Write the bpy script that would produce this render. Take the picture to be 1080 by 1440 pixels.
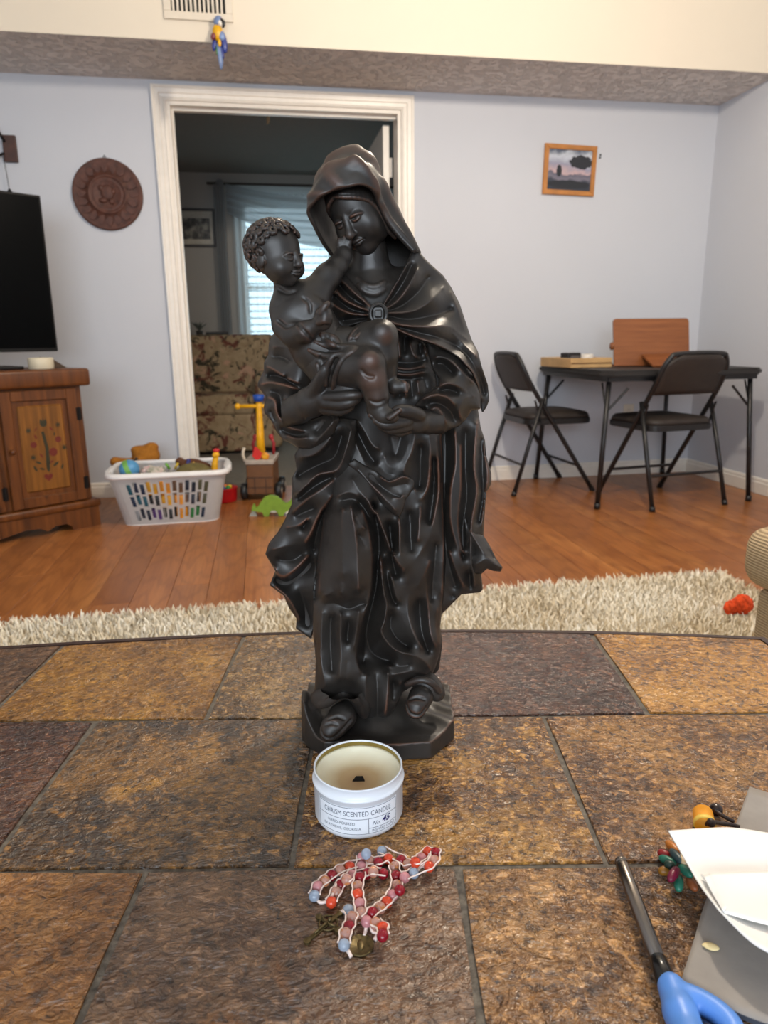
import bpy, bmesh, math, random
import numpy as np
from mathutils import Vector, Matrix

for o in list(bpy.data.objects):
    bpy.data.objects.remove(o, do_unlink=True)
SC = bpy.context.scene
COL = SC.collection
random.seed(7)
RNG = np.random.default_rng(7)

# ------------------------------------------------------------------ camera
FPX, PITCH, ROLL, YAW, CAMH = 998.0, 0.23728, -0.0118, 0.16718, 0.845
CAM = Vector((0.0, 0.0, CAMH))
FWD = Vector((math.sin(YAW)*math.cos(PITCH), math.cos(YAW)*math.cos(PITCH), -math.sin(PITCH)))
_rt = Vector((math.cos(YAW), -math.sin(YAW), 0.0)); _up = _rt.cross(FWD)
RT = math.cos(ROLL)*_rt + math.sin(ROLL)*_up
UP = -math.sin(ROLL)*_rt + math.cos(ROLL)*_up
cd = bpy.data.cameras.new('camera'); cam = bpy.data.objects.new('camera', cd); COL.objects.link(cam)
m3 = Matrix((RT, UP, -FWD)).transposed()
cam.matrix_world = Matrix.Translation(CAM) @ m3.to_4x4()
cd.sensor_fit = 'HORIZONTAL'; cd.lens = 6.8; cd.sensor_width = 6.8*1080.0/FPX
cd.clip_start = 0.02; cd.clip_end = 60
cd.dof.use_dof = True; cd.dof.focus_distance = 0.68; cd.dof.aperture_fstop = 2.8
SC.camera = cam

# ------------------------------------------------------------------ world, lights, exposure
w = bpy.data.worlds.new('world'); SC.world = w; w.use_nodes = True
w.node_tree.nodes['Background'].inputs[0].default_value = (0.80, 0.88, 1.0, 1)
w.node_tree.nodes['Background'].inputs[1].default_value = 0.34

def area(name, loc, target, sx, sy, power, color):
    l = bpy.data.lights.new(name, 'AREA'); l.shape = 'RECTANGLE'; l.size = sx; l.size_y = sy
    l.energy = power; l.color = color
    o = bpy.data.objects.new(name, l); COL.objects.link(o); o.location = loc
    o.rotation_euler = (Vector(target)-Vector(loc)).to_track_quat('-Z', 'Y').to_euler()
    return o
def bulb(name, loc, power, color, r):
    l = bpy.data.lights.new(name, 'POINT'); l.energy = power; l.color = color; l.shadow_soft_size = r
    o = bpy.data.objects.new(name, l); COL.objects.link(o); o.location = loc
    return o
# daylight from the large windows of the living room, behind and to the left of the photographer
area('window_daylight', (-0.6, -2.6, 1.55), (0.4, 2.5, 1.2), 2.6, 1.5, 66, (0.82, 0.91, 1.0))
# warm ceiling lamp above the coffee table
bulb('ceiling_lamp_light', (1.0, 1.75, 2.30), 74, (1.0, 0.87, 0.71), 0.07)

vs = SC.view_settings
vs.view_transform = 'Standard'; vs.look = 'None'; vs.gamma = 1.0; vs.use_curve_mapping = False
vs.exposure = 0.60

# ------------------------------------------------------------------ pixel helpers (1080 x 1440 frame)
def ray(px, py):
    return FWD + RT*((px-540.0)/FPX) - UP*((py-720.0)/FPX)
def on_axis(px, py, ax, val):
    d = ray(px, py); t = (val-CAM[ax])/d[ax]; return CAM + d*t
def on_floor(px, py, z=0.0): return on_axis(px, py, 2, z)
def on_back(px, py, y=None): return on_axis(px, py, 1, BACK_Y if y is None else y)
def on_plane(px, py, p, n):
    d = ray(px, py); p = Vector(p); n = Vector(n)
    return CAM + d*((p-CAM).dot(n)/d.dot(n))
def cam_frame(R, F, z=0.0):            # right / forward of the camera's heading -> room coordinates
    return Vector((R*math.cos(YAW)+F*math.sin(YAW), -R*math.sin(YAW)+F*math.cos(YAW), z))
BACK_Y, SOFF_Z, RIGHT_X, SOFF_Y, LEFT_X = 4.135, 2.139, 2.684, 3.626, -1.95
TABLE_Z = 0.445

# ------------------------------------------------------------------ object helpers
def tag(o, label=None, cat=None, group=None, kind=None):
    if label: o['label'] = label
    if cat: o['category'] = cat
    if group: o['group'] = group
    if kind: o['kind'] = kind
    return o
def thing(name, label, cat, loc=(0, 0, 0), rz=0.0, group=None):
    o = bpy.data.objects.new(name, None); COL.objects.link(o); o.empty_display_size = 0.05
    o.location = loc; o.rotation_euler = (0, 0, rz)
    return tag(o, label, cat, group)
def obj(name, me, mat=None, parent=None, smooth=False):
    if isinstance(me, bmesh.types.BMesh):
        m = bpy.data.meshes.new(name); me.normal_update(); me.to_mesh(m); me.free(); me = m
    if mat is not None and len(me.materials) == 0: me.materials.append(mat)
    if smooth: me.shade_smooth()
    o = bpy.data.objects.new(name, me); COL.objects.link(o)
    if parent is not None: o.parent = parent
    return o
def copy_obj(o, parent=None, loc=None, rot=None):
    c = o.copy(); COL.objects.link(c); c.parent = parent
    if loc is not None: c.location = loc
    if rot is not None: c.rotation_euler = rot
    return c
def copy_tree(o, parent=None):
    c = o.copy(); COL.objects.link(c); c.parent = parent
    for ch in [x for x in bpy.data.objects if x.parent == o]:
        copy_tree(ch, c)
    return c
def BM(): return bmesh.new()
def box(bm, lo, hi, bev=0.0, seg=2, mat=None):
    lo = Vector(lo); hi = Vector(hi)
    r = bmesh.ops.create_cube(bm, size=1.0)
    vs_ = r['verts']
    for v in vs_:
        v.co = Vector(((lo[i]+hi[i])/2 + v.co[i]*(hi[i]-lo[i]) for i in range(3)))
    if bev > 0:
        es = list({e for v in vs_ for e in v.link_edges})
        g = bmesh.ops.bevel(bm, geom=es, offset=bev, segments=seg, affect='EDGES', profile=0.5)
        vs_ = list({v for f in g['faces'] for v in f.verts} | {v for v in vs_ if v.is_valid})
    if mat is not None:
        for v in vs_: v.co = mat @ v.co
    return vs_
def prism(bm, pts, z0, z1, mat=None, bev=0.0):
    """polygon pts (x,y) extruded z0..z1"""
    a = [bm.verts.new((p[0], p[1], z0)) for p in pts]; b = [bm.verts.new((p[0], p[1], z1)) for p in pts]
    fs = [bm.faces.new(a[::-1]), bm.faces.new(b)]; n = len(pts)
    for i in range(n): fs.append(bm.faces.new((a[i], a[(i+1) % n], b[(i+1) % n], b[i])))
    vs_ = a+b
    if bev > 0:
        es = [e for f in fs[:2] for e in f.edges]
        g = bmesh.ops.bevel(bm, geom=es, offset=bev, segments=2, affect='EDGES')
        vs_ = list({v for f in g['faces'] for v in f.verts} | {v for v in vs_ if v.is_valid})
    if mat is not None:
        for v in vs_: v.co = mat @ v.co
    return vs_
def lathe(bm, prof, seg=32, mat=None, a0=0.0, a1=2*math.pi):
    """prof: list of (r,z) from bottom to top; closed at r=0 ends"""
    full = abs(a1-a0-2*math.pi) < 1e-6
    rows = []
    for r, z in prof:
        if r < 1e-7:
            rows.append([bm.verts.new((0, 0, z))])
        else:
            rows.append([bm.verts.new((r*math.cos(a0+(a1-a0)*i/seg), r*math.sin(a0+(a1-a0)*i/seg), z)) for i in range(seg if full else seg+1)])
    for A, B in zip(rows, rows[1:]):
        n = seg
        for i in range(n):
            j = (i+1) % len(A) if len(A) > 1 else 0
            k = (i+1) % len(B) if len(B) > 1 else 0
            if len(A) == 1 and len(B) == 1: continue
            if len(A) == 1: bm.faces.new((A[0], B[k], B[i]))
            elif len(B) == 1: bm.faces.new((A[i], A[j], B[0]))
            else: bm.faces.new((A[i], A[j], B[k], B[i]))
    vs_ = [v for r in rows for v in r]
    if mat is not None:
        for v in vs_: v.co = mat @ v.co
    return vs_
def crom(pts, n):
    """Catmull-Rom resample of a list of tuples (any dimension) to n points"""
    P = np.array(pts, float)
    if len(P) == 2:
        t = np.linspace(0, 1, n)[:, None]; return P[0]*(1-t)+P[1]*t
    Q = np.vstack([2*P[0]-P[1], P, 2*P[-1]-P[-2]])
    u = np.linspace(0, len(P)-1, n); i = np.minimum(u.astype(int), len(P)-2); f = (u-i)[:, None]
    p0, p1, p2, p3 = Q[i], Q[i+1], Q[i+2], Q[i+3]
    return 0.5*((2*p1)+(-p0+p2)*f+(2*p0-5*p1+4*p2-p3)*f**2+(-p0+3*p1-3*p2+p3)*f**3)
def tube(bm, pts, r, seg=10, closed=False, cap=True, flat=1.0):
    """tube through points; r scalar or list"""
    P = [Vector(p) for p in pts]; n = len(P)
    rs = r if hasattr(r, '__len__') else [r]*n
    rows = []; nrm = None
    for i in range(n):
        if closed: t = (P[(i+1) % n]-P[i-1])
        else: t = P[min(i+1, n-1)]-P[max(i-1, 0)]
        t.normalize()
        if nrm is None:
            nrm = t.orthogonal().normalized()
        else:
            nrm = (nrm - t*nrm.dot(t))
            if nrm.length < 1e-6: nrm = t.orthogonal()
            nrm.normalize()
        b = t.cross(nrm)
        rows.append([bm.verts.new(P[i] + (nrm*math.cos(a) + b*math.sin(a)*flat)*rs[i]) for a in [2*math.pi*k/seg for k in range(seg)]])
    for i in range(n if closed else n-1):
        A, B = rows[i], rows[(i+1) % n]
        for k in range(seg):
            bm.faces.new((A[k], A[(k+1) % seg], B[(k+1) % seg], B[k]))
    if cap and not closed:
        bm.faces.new(rows[0][::-1]); bm.faces.new(rows[-1])
    return [v for q in rows for v in q]
def ball(bm, c, r, seg=16, rings=10, scale=(1, 1, 1), rot=None):
    m = Matrix.Translation(Vector(c)) @ (rot.to_4x4() if rot is not None else Matrix.Identity(4)) @ Matrix.Diagonal((r*scale[0], r*scale[1], r*scale[2], 1))
    return bmesh.ops.create_uvsphere(bm, u_segments=seg, v_segments=rings, radius=1.0, matrix=m)['verts']
def mesh_np(name, V, F):
    m = bpy.data.meshes.new(name)
    V = np.asarray(V, np.float32); F = np.asarray(F, np.int32); k = F.shape[1]
    m.vertices.add(len(V)); m.vertices.foreach_set('co', V.ravel())
    m.loops.add(F.size); m.loops.foreach_set('vertex_index', F.ravel())
    m.polygons.add(len(F)); m.polygons.foreach_set('loop_start', np.arange(0, F.size, k, dtype=np.int32))
    m.polygons.foreach_set('loop_total', np.full(len(F), k, np.int32))
    m.update(calc_edges=True); m.validate()
    return m

# ------------------------------------------------------------------ materials
def srgb(*c):
    if len(c) == 1: c = c[0]
    return tuple(((x/255.0)/12.92 if x/255.0 <= 0.04045 else ((x/255.0+0.055)/1.055)**2.4) for x in c)
class NT:
    def __init__(s, name):
        s.m = bpy.data.materials.new(name); s.m.use_nodes = True; s.t = s.m.node_tree
        s.b = s.t.nodes['Principled BSDF']; s.out = s.t.nodes['Material Output']
        s._tc = None
    def n(s, typ, **kw):
        x = s.t.nodes.new(typ)
        for k, v in kw.items():
            if k.startswith('i_'): x.inputs[k[2:].replace('_', ' ')].default_value = v
            else: setattr(x, k, v)
        return x
    def l(s, a, b): s.t.links.new(a, b)
    def obj(s):
        if s._tc is None: s._tc = s.n('ShaderNodeTexCoord')
        return s._tc.outputs['Object']
    def mapping(s, scale=(1, 1, 1), rot=(0, 0, 0), loc=(0, 0, 0), src=None):
        m = s.n('ShaderNodeMapping'); m.inputs['Scale'].default_value = scale; m.inputs['Rotation'].default_value = rot
        m.inputs['Location'].default_value = loc
        s.l(src or s.obj(), m.inputs['Vector']); return m.outputs[0]
    def noise(s, scale, detail=4, rough=0.55, vec=None, dist=0.0):
        x = s.n('ShaderNodeTexNoise'); x.inputs['Scale'].default_value = scale; x.inputs['Detail'].default_value = detail
        x.inputs['Roughness'].default_value = rough; x.inputs['Distortion'].default_value = dist
        s.l(vec or s.obj(), x.inputs['Vector']); return x.outputs['Fac']
    def ramp(s, fac, stops, interp='LINEAR'):
        r = s.n('ShaderNodeValToRGB'); e = r.color_ramp.elements; r.color_ramp.interpolation = interp
        while len(e) < len(stops): e.new(0.5)
        for q, (p, c) in zip(e, stops):
            q.position = p; q.color = (c[0], c[1], c[2], 1)
        s.l(fac, r.inputs[0]); return r.outputs[0]
    def mix(s, fac, a, b, mode='MIX'):
        x = s.n('ShaderNodeMix', data_type='RGBA', blend_type=mode)
        for k, v in ((0, fac), (6, a), (7, b)):
            if isinstance(v, (int, float)): x.inputs[k].default_value = v
            elif isinstance(v, tuple): x.inputs[k].default_value = (v[0], v[1], v[2], 1)
            else: s.l(v, x.inputs[k])
        return x.outputs[2]
    def math(s, op, a, b=None, c=None):
        x = s.n('ShaderNodeMath', operation=op)
        for i, v in enumerate((a, b, c)):
            if v is None: continue
            if isinstance(v, (int, float)): x.inputs[i].default_value = v
            else: s.l(v, x.inputs[i])
        return x.outputs[0]
    def bump(s, h, strength=0.3, dist=0.002, prev=None):
        x = s.n('ShaderNodeBump'); x.inputs['Strength'].default_value = strength; x.inputs['Distance'].default_value = dist
        s.l(h, x.inputs['Height'])
        if prev is not None: s.l(prev, x.inputs['Normal'])
        s.l(x.outputs[0], s.b.inputs['Normal']); return x.outputs[0]
    def set(s, **kw):
        for k, v in kw.items():
            i = s.b.inputs[k.replace('_', ' ')]
            if hasattr(v, 'links') or hasattr(v, 'is_output'): s.l(v, i)
            elif isinstance(v, tuple) and len(v) == 3 and len(i.default_value) == 4: i.default_value = (v[0], v[1], v[2], 1)
            else: i.default_value = v
        return s
_plain = {}
def plain(name, rgb, rough=0.5, metal=0.0, var=0.12, nscale=30, bump=0.0, bscale=80, bdist=0.001, coat=0.0, spec=0.5):
    """procedural single-colour material with a little tonal variation and optional relief"""
    if name in _plain: return _plain[name]
    t = NT(name); c = srgb(rgb)
    f = t.noise(nscale, 3)
    t.set(Base_Color=t.ramp(f, [(0.3, tuple(x*(1-var) for x in c)), (0.7, tuple(min(1, x*(1+var)) for x in c))]),
          Roughness=rough, Metallic=metal, Coat_Weight=coat, Specular_IOR_Level=spec)
    if bump: t.bump(t.noise(bscale, 4), bump, bdist)
    _plain[name] = t.m; return t.m
# ================================================================== THE ROOM
def wall_mat(name, rgb, b=0.12, sc=90):
    t = NT(name); c = srgb(rgb)
    t.set(Base_Color=t.ramp(t.noise(1.3, 3), [(0.3, tuple(x*0.97 for x in c)), (0.7, c)]), Roughness=0.62)
    t.bump(t.noise(sc, 5, 0.6), b, 0.003)
    return t.m
M_wall = wall_mat('pale_blue_grey_paint', (206, 209, 216))
M_upper = wall_mat('cream_white_paint', (220, 210, 193), 0.05)
M_trim = plain('glossy_white_trim_paint', (238, 231, 220), 0.35, var=0.03)
def popcorn():
    t = NT('knockdown_textured_ceiling_paint')
    t.set(Base_Color=srgb(226, 218, 212), Roughness=0.85)
    v = t.n('ShaderNodeTexVoronoi'); v.inputs['Scale'].default_value = 38; v.feature = 'SMOOTH_F1'
    t.l(t.mapping(), v.inputs['Vector'])
    h = t.math('ADD', t.noise(26, 6, 0.62), t.math('MULTIPLY', v.outputs[0], -0.5))
    t.bump(t.ramp(h, [(0.25, (0, 0, 0)), (0.55, (1, 1, 1))]), 1.0, 0.014)
    return t.m
M_soffit = popcorn()
def struct(name, bm, mat, smooth=False):
    o = obj(name, bm, mat, None, smooth); o['kind'] = 'structure'; return o
Y2 = 6.42                                  # far wall of the next room
DX0, DX1, DZ = -0.405, 0.815, 2.045        # door opening
b = BM()
box(b, (LEFT_X-0.12, BACK_Y, 0), (DX0, BACK_Y+0.12, 2.6)); box(b, (DX1, BACK_Y, 0), (RIGHT_X+0.12, BACK_Y+0.12, 2.6))
box(b, (DX0, BACK_Y, DZ), (DX1, BACK_Y+0.12, 2.6))
struct('wall_back', b, M_wall)
b = BM(); box(b, (RIGHT_X, -3.2, 0), (RIGHT_X+0.12, BACK_Y, 3.4)); struct('wall_right', b, M_wall)
b = BM(); box(b, (LEFT_X-0.12, -3.2, 0), (LEFT_X, BACK_Y, 3.4)); struct('wall_left', b, M_wall)
b = BM(); box(b, (LEFT_X, SOFF_Y+0.002, SOFF_Z), (RIGHT_X, BACK_Y, SOFF_Z+0.02)); struct('trim_1', b, M_soffit)
tag(bpy.data.objects['trim_1'], 'rough textured grey underside of the dropped soffit')
b = BM(); box(b, (LEFT_X, SOFF_Y, SOFF_Z+0.0), (RIGHT_X, SOFF_Y+0.1, 3.4))
for v in b.verts:
    if abs(v.co.z-SOFF_Z) < 1e-6 and v.co.y > SOFF_Y+0.01: v.co.z += 0.03
struct('wall_upper', b, M_upper)
b = BM(); box(b, (LEFT_X, -3.2, 3.4), (RIGHT_X, SOFF_Y+0.1, 3.5)); struct('ceiling', b, plain('white_ceiling_paint', (232, 228, 220), 0.8, var=0.03, bump=0.2, bscale=40, bdist=0.004))
# ---- floor: slab + laminate planks
def plank_mat(name, k):
    t = NT(name)
    oi = t.n('ShaderNodeObjectInfo')
    sh = t.n('ShaderNodeVectorMath', operation='ADD'); t.l(t.obj(), sh.inputs[0])
    cx = t.n('ShaderNodeCombineXYZ'); t.l(t.math('MULTIPLY', oi.outputs['Random'], 40.0), cx.inputs[0]); t.l(t.math('MULTIPLY', oi.outputs['Random'], 91.0), cx.inputs[1])
    t.l(cx.outputs[0], sh.inputs[1]); src = sh.outputs[0]
    wv = t.n('ShaderNodeTexWave', wave_type='RINGS', rings_direction='X'); wv.inputs['Scale'].default_value = 5.5; wv.inputs['Distortion'].default_value = 9.0
    wv.inputs['Detail'].default_value = 2.5; wv.inputs['Detail Scale'].default_value = 1.3
    t.l(t.mapping((2.3, 0.28, 1), src=src), wv.inputs['Vector'])
    g = t.noise(1, 5, 0.6, t.mapping((95, 3.2, 1), src=src))
    base = t.ramp(t.noise(1, 3, 0.5, t.mapping((9, 0.9, 1), src=src)), [(0.3, srgb(146, 88, 44)), (0.55, srgb(170, 108, 56)), (0.75, srgb(188, 126, 68))])
    c1 = t.mix(t.ramp(wv.outputs[0], [(0.0, (0.32,)*3), (0.35, (0,)*3), (1, (0,)*3)]), base, srgb(108, 60, 28))
    c2 = t.mix(t.ramp(g, [(0.35, (0.5,)*3), (0.6, (0,)*3)]), c1, srgb(124, 70, 34))
    hs = t.n('ShaderNodeHueSaturation'); t.l(c2, hs.inputs['Color'])
    t.l(t.math('MULTIPLY_ADD', oi.outputs['Random'], 0.22, 0.86+k), hs.inputs['Value'])
    t.set(Base_Color=hs.outputs[0], Roughness=0.33, Specular_IOR_Level=0.5)
    t.bump(g, 0.05, 0.001)
    return t.m
M_plank = plank_mat('oak_laminate', 0.0)
b = BM(); box(b, (LEFT_X, -3.2, -0.10), (RIGHT_X, BACK_Y+0.12, -0.012))
floor = struct('floor', b, plain('dark_floor_joint', (70, 40, 22), 0.7))
PW, PL = 0.125, 1.22
pb = BM(); box(pb, (0.0006, 0.0006, -0.012), (PW-0.0006, PL-0.0006, 0.0), 0.0008, 1)
plank0 = None
nx = int((RIGHT_X+1.75)/PW)+1
for i in range(nx):
    x = -1.72+i*PW
    y = -0.17 - ((i*0.437) % 1.0)*PL
    while y < BACK_Y+0.12:
        if y+PL > 0.0:
            y0 = y; ln = min(PL, BACK_Y+0.11-y0)
            if ln > 0.05 and x+PW < RIGHT_X+0.1:
                if plank0 is None: plank0 = obj('plank', pb, M_plank, floor); p_ = plank0
                else: p_ = copy_obj(plank0, floor)
                p_.location = (x, y0, 0); p_.scale = (min(1, (RIGHT_X-x)/PW), ln/PL, 1)
        y += PL
# ---- baseboards
def baseboard(name, p0, p1, n):
    p0 = Vector(p0); p1 = Vector(p1); n = Vector(n); b = BM()
    prof = [(0, 0), (0.014, 0), (0.014, 0.058), (0.010, 0.066), (0.010, 0.076), (0.005, 0.084), (0, 0.086)]
    A = [b.verts.new(p0+n*u+Vector((0, 0, z))) for u, z in prof]; B = [b.verts.new(p1+n*u+Vector((0, 0, z))) for u, z in prof]
    for i in range(len(prof)): b.faces.new((A[i], A[(i+1) % len(prof)], B[(i+1) % len(prof)], B[i]))
    b.faces.new(A[::-1]); b.faces.new(B); bmesh.ops.recalc_face_normals(b, faces=b.faces)
    struct(name, b, M_trim)
baseboard('baseboard_back', (0.885, BACK_Y, 0), (RIGHT_X, BACK_Y, 0), (0, -1, 0))
baseboard('baseboard_backleft', (LEFT_X, BACK_Y, 0), (-0.475, BACK_Y, 0), (0, -1, 0))
baseboard('baseboard_right', (RIGHT_X, 0, 0), (RIGHT_X, BACK_Y-0.014, 0), (-1, 0, 0))
baseboard('baseboard_left', (LEFT_X, 0, 0), (LEFT_X, BACK_Y-0.014, 0), (1, 0, 0))
# ---- door casing (moulded), jambs, door leaf
def casing(b, path, out):
    prof = [(0, 0), (0.0, 0.012), (0.010, 0.016), (0.014, 0.011), (0.030, 0.013), (0.034, 0.018), (0.054, 0.020), (0.058, 0.024), (0.068, 0.024), (0.070, 0.0)]
    rows = []
    for (p, o2) in zip(path, out):
        rows.append([b.verts.new(Vector(p)+Vector(o2)*u+Vector((0, -d, 0))) for u, d in prof])
    for A, B in zip(rows, rows[1:]):
        for i in range(len(prof)-1): b.faces.new((A[i], A[i+1], B[i+1], B[i]))
    for r in (rows[0], rows[-1]): b.faces.new(r)
    bmesh.ops.recalc_face_normals(b, faces=b.faces)
b = BM()
casing(b, [(DX0, BACK_Y, 0), (DX0, BACK_Y, DZ), (DX1, BACK_Y, DZ), (DX1, BACK_Y, 0)], [(-1, 0, 0), (-1, 0, 1), (1, 0, 1), (1, 0, 0)])
tag(struct('trim_2', b, M_trim), 'cream moulded casing around the doorway')
b = BM()
box(b, (DX0, BACK_Y, 0), (DX0+0.018, BACK_Y+0.13, DZ)); box(b, (DX1-0.018, BACK_Y, 0), (DX1, BACK_Y+0.13, DZ)); box(b, (DX0+0.018, BACK_Y, DZ-0.018), (DX1-0.018, BACK_Y+0.13, DZ))
box(b, (DX0+0.018, BACK_Y+0.05, 0), (DX0+0.030, BACK_Y+0.085, DZ-0.018)); box(b, (DX0+0.030, BACK_Y+0.05, DZ-0.03), (DX1-0.018, BACK_Y+0.085, DZ-0.018))
tag(struct('trim_3', b, M_trim), 'cream door jamb lining the opening')
d1 = thing('door_1', 'cream panel door swung open into the dim next room', None, (DX1-0.022, BACK_Y+0.135, 0.01)); d1['kind'] = 'structure'
b = BM(); box(b, (-0.052, 0.012, 0), (-0.016, 0.62, 2.0), 0.002, 1); obj('door_leaf', b, M_trim, d1)
for hz in (0.25, 1.0, 1.78):
    b = BM(); box(b, (-0.016, 0.004, hz-0.05), (0.0, 0.012, hz+0.05))
    tube(b, [(-0.008, 0.002, hz-0.05), (-0.008, 0.002, hz+0.05)], 0.006, 8)
    obj('hinge', b, M_trim, d1)
# ---- the next room
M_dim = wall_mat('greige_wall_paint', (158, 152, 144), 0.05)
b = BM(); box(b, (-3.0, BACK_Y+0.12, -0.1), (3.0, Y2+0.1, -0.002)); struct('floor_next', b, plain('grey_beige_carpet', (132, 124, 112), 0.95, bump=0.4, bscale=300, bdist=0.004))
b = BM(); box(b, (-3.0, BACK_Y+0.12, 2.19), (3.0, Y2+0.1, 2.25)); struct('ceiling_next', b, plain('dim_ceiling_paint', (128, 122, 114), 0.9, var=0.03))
WX0, WX1, WZ0, WZ1 = -0.10, 1.40, 0.62, 1.98
b = BM(); box(b, (-3.0, Y2, 0), (WX0, Y2+0.1, 2.2)); box(b, (WX1, Y2, 0), (3.0, Y2+0.1, 2.2)); box(b, (WX0, Y2, 0), (WX1, Y2+0.1, WZ0)); box(b, (WX0, Y2, WZ1), (WX1, Y2+0.1, 2.2))
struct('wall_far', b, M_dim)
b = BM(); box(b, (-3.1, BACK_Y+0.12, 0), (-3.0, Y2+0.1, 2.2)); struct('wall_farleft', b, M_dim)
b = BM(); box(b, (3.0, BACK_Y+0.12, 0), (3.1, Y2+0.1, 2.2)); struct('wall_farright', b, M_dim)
# window with daylight, blinds
w1 = thing('window_1', 'bright daylit window with closed white blinds', None, (WX0, Y2, WZ0)); w1['kind'] = 'structure'
t = NT('daylit_sky_pane'); t.set(Base_Color=srgb(170, 200, 215), Emission_Color=srgb(196, 222, 234), Emission_Strength=1.6, Roughness=0.3)
b = BM(); box(b, (0, 0.085, 0), (WX1-WX0, 0.09, WZ1-WZ0)); obj('pane', b, t.m, w1)
b = BM()
ww, wh = WX1-WX0, WZ1-WZ0
for (x0, x1, z0, z1) in ((0, ww, 0, 0.04), (0, ww, wh-0.04, wh), (0, 0.04, 0.04, wh-0.04), (ww-0.04, ww, 0.04, wh-0.04), (ww/2-0.02, ww/2+0.02, 0.04, wh-0.04), (0.04, ww/2-0.02, wh*0.5-0.015, wh*0.5+0.015), (ww/2+0.02, ww-0.04, wh*0.5-0.015, wh*0.5+0.015)):
    box(b, (x0, 0.06, z0), (x1, 0.084, z1))
obj('window_frame', b, M_trim, w1)
M_blind = plain('translucent_white_blind', (225, 238, 242), 0.6, var=0.02)
_t = M_blind.node_tree; _b = _t.nodes['Principled BSDF']; _b.inputs['Transmission Weight'].default_value = 0.55
sb = BM(); box(sb, (0.01, -0.010, -0.001), (ww-0.01, 0.010, 0.001)); s0 = None
for k in range(24):
    z = 0.03+k*(wh-0.06)/23
    if s0 is None: s0 = obj('blind_slat', sb, M_blind, w1); s_ = s0
    else: s_ = copy_obj(s0, w1)
    s_.location = (0, 0.035, z); s_.rotation_euler = (0.85, 0, 0)
# ================================================================== COFFEE TABLE
TF0, TFAR, THW = 0.319, 0.940, 0.572          # centre (forward), far edge, half width
def slate(name, dark, mid, light, fleck=None, gloss=0.30, seed=0.0, patch=None, bs=1.0, pw=0.5, sp=1.0):
    t = NT(name)
    src = t.mapping(loc=(seed*3.7, seed*1.9, seed))
    big = t.noise(7.0, 6, 0.62, src, 0.6)
    med = t.noise(34, 8, 0.68, src, 0.4)
    fine = t.noise(160, 5, 0.6, src)
    f = t.math('ADD', t.math('MULTIPLY', big, 0.75), t.math('MULTIPLY', med, 0.45))
    col = t.ramp(f, [(0.49, srgb(dark)), (0.60, srgb(mid)), (0.70, srgb(light))])
    if patch:
        pm = t.ramp(t.noise(4.5, 5, 0.6, t.mapping(loc=(seed*5+3, seed, 2)), 1.2), [(pw, (0, 0, 0)), (pw+0.06, (1, 1, 1))])
        col = t.mix(pm, col, srgb(patch))
    if fleck:
        fl = t.noise(1, 4, 0.7, t.mapping((60, 130, 60), (0, 0, 0.3+seed), (seed, seed, 0)))
        col = t.mix(t.ramp(fl, [(0.60, (0, 0, 0)), (0.70, (0.75,)*3)]), col, srgb(fleck))
    mott = t.noise(120, 4, 0.62, src, 0.6)
    col = t.mix(t.ramp(mott, [(0.55, (0, 0, 0)), (0.64, (0.70*sp,)*3)]), col, srgb(tuple(min(255, x*1.28+8) for x in light)))
    col = t.mix(t.ramp(mott, [(0.37, (0.75,)*3), (0.46, (0, 0, 0))]), col, srgb(tuple(x*0.62 for x in dark)))
    col = t.mix(t.ramp(fine, [(0.35, (0.35,)*3), (0.55, (0, 0, 0))]), col, srgb(tuple(x*0.5 for x in dark)))
    rg = t.ramp(med, [(0.3, (gloss+0.02,)*3), (0.7, (gloss-0.12,)*3)])
    t.set(Base_Color=col, Roughness=rg, Specular_IOR_Level=0.95)
    cleft = t.ramp(t.noise(15, 7, 0.6, t.mapping((1, 1.5, 1), (0, 0, seed), (seed*2, 0, 0)), 0.8), [(0.30, (0, 0, 0)), (0.42, (.35,)*3), (0.47, (.42,)*3), (0.56, (.75,)*3), (0.66, (1, 1, 1))])
    n1 = t.bump(cleft, 0.8*bs, 0.006)
    n2 = t.bump(t.noise(85, 3, 0.6, t.mapping((1, 1.7, 1), (0, 0, 0.4+seed)), 0.9), 1.0*bs, 0.0065, n1)
    t.bump(t.noise(240, 2, 0.5, src, 0.4), 0.9*bs, 0.0016, n2)
    return t.m
S_ochre = slate('golden_ochre_slate', (104, 68, 26), (138, 94, 36), (164, 118, 50), gloss=0.34, seed=1, bs=0.7, sp=0.5)
S_olive = slate('olive_brown_slate', (84, 60, 34), (116, 84, 46), (150, 116, 70), fleck=(176, 150, 104), seed=2, bs=0.9)
S_maroon = slate('maroon_brown_slate', (58, 34, 26), (82, 50, 36), (104, 68, 46), fleck=(150, 112, 74), seed=3, bs=0.9)
S_orange = slate('orange_ochre_slate', (112, 72, 28), (156, 106, 42), (184, 132, 60), gloss=0.26, seed=4, patch=(92, 84, 62), bs=0.7, pw=0.66, sp=0.6)
S_dark = slate('dark_brown_gold_patched_slate', (50, 38, 30), (82, 60, 38), (128, 90, 44), gloss=0.34, seed=5, patch=(174, 124, 50), bs=0.8, pw=0.57)
S_gold = slate('dark_to_gold_slate', (78, 50, 28), (122, 82, 40), (172, 126, 62), gloss=0.26, seed=6, bs=0.9)
S_brown = slate('amber_brown_slate', (88, 56, 30), (130, 88, 46), (164, 118, 64), gloss=0.28, seed=7, bs=1.0, fleck=(150, 112, 60))
S_rust = slate('rusty_brown_slate', (94, 58, 24), (128, 82, 36), (150, 102, 50), gloss=0.36, seed=8, bs=0.75, sp=0.7)
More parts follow.
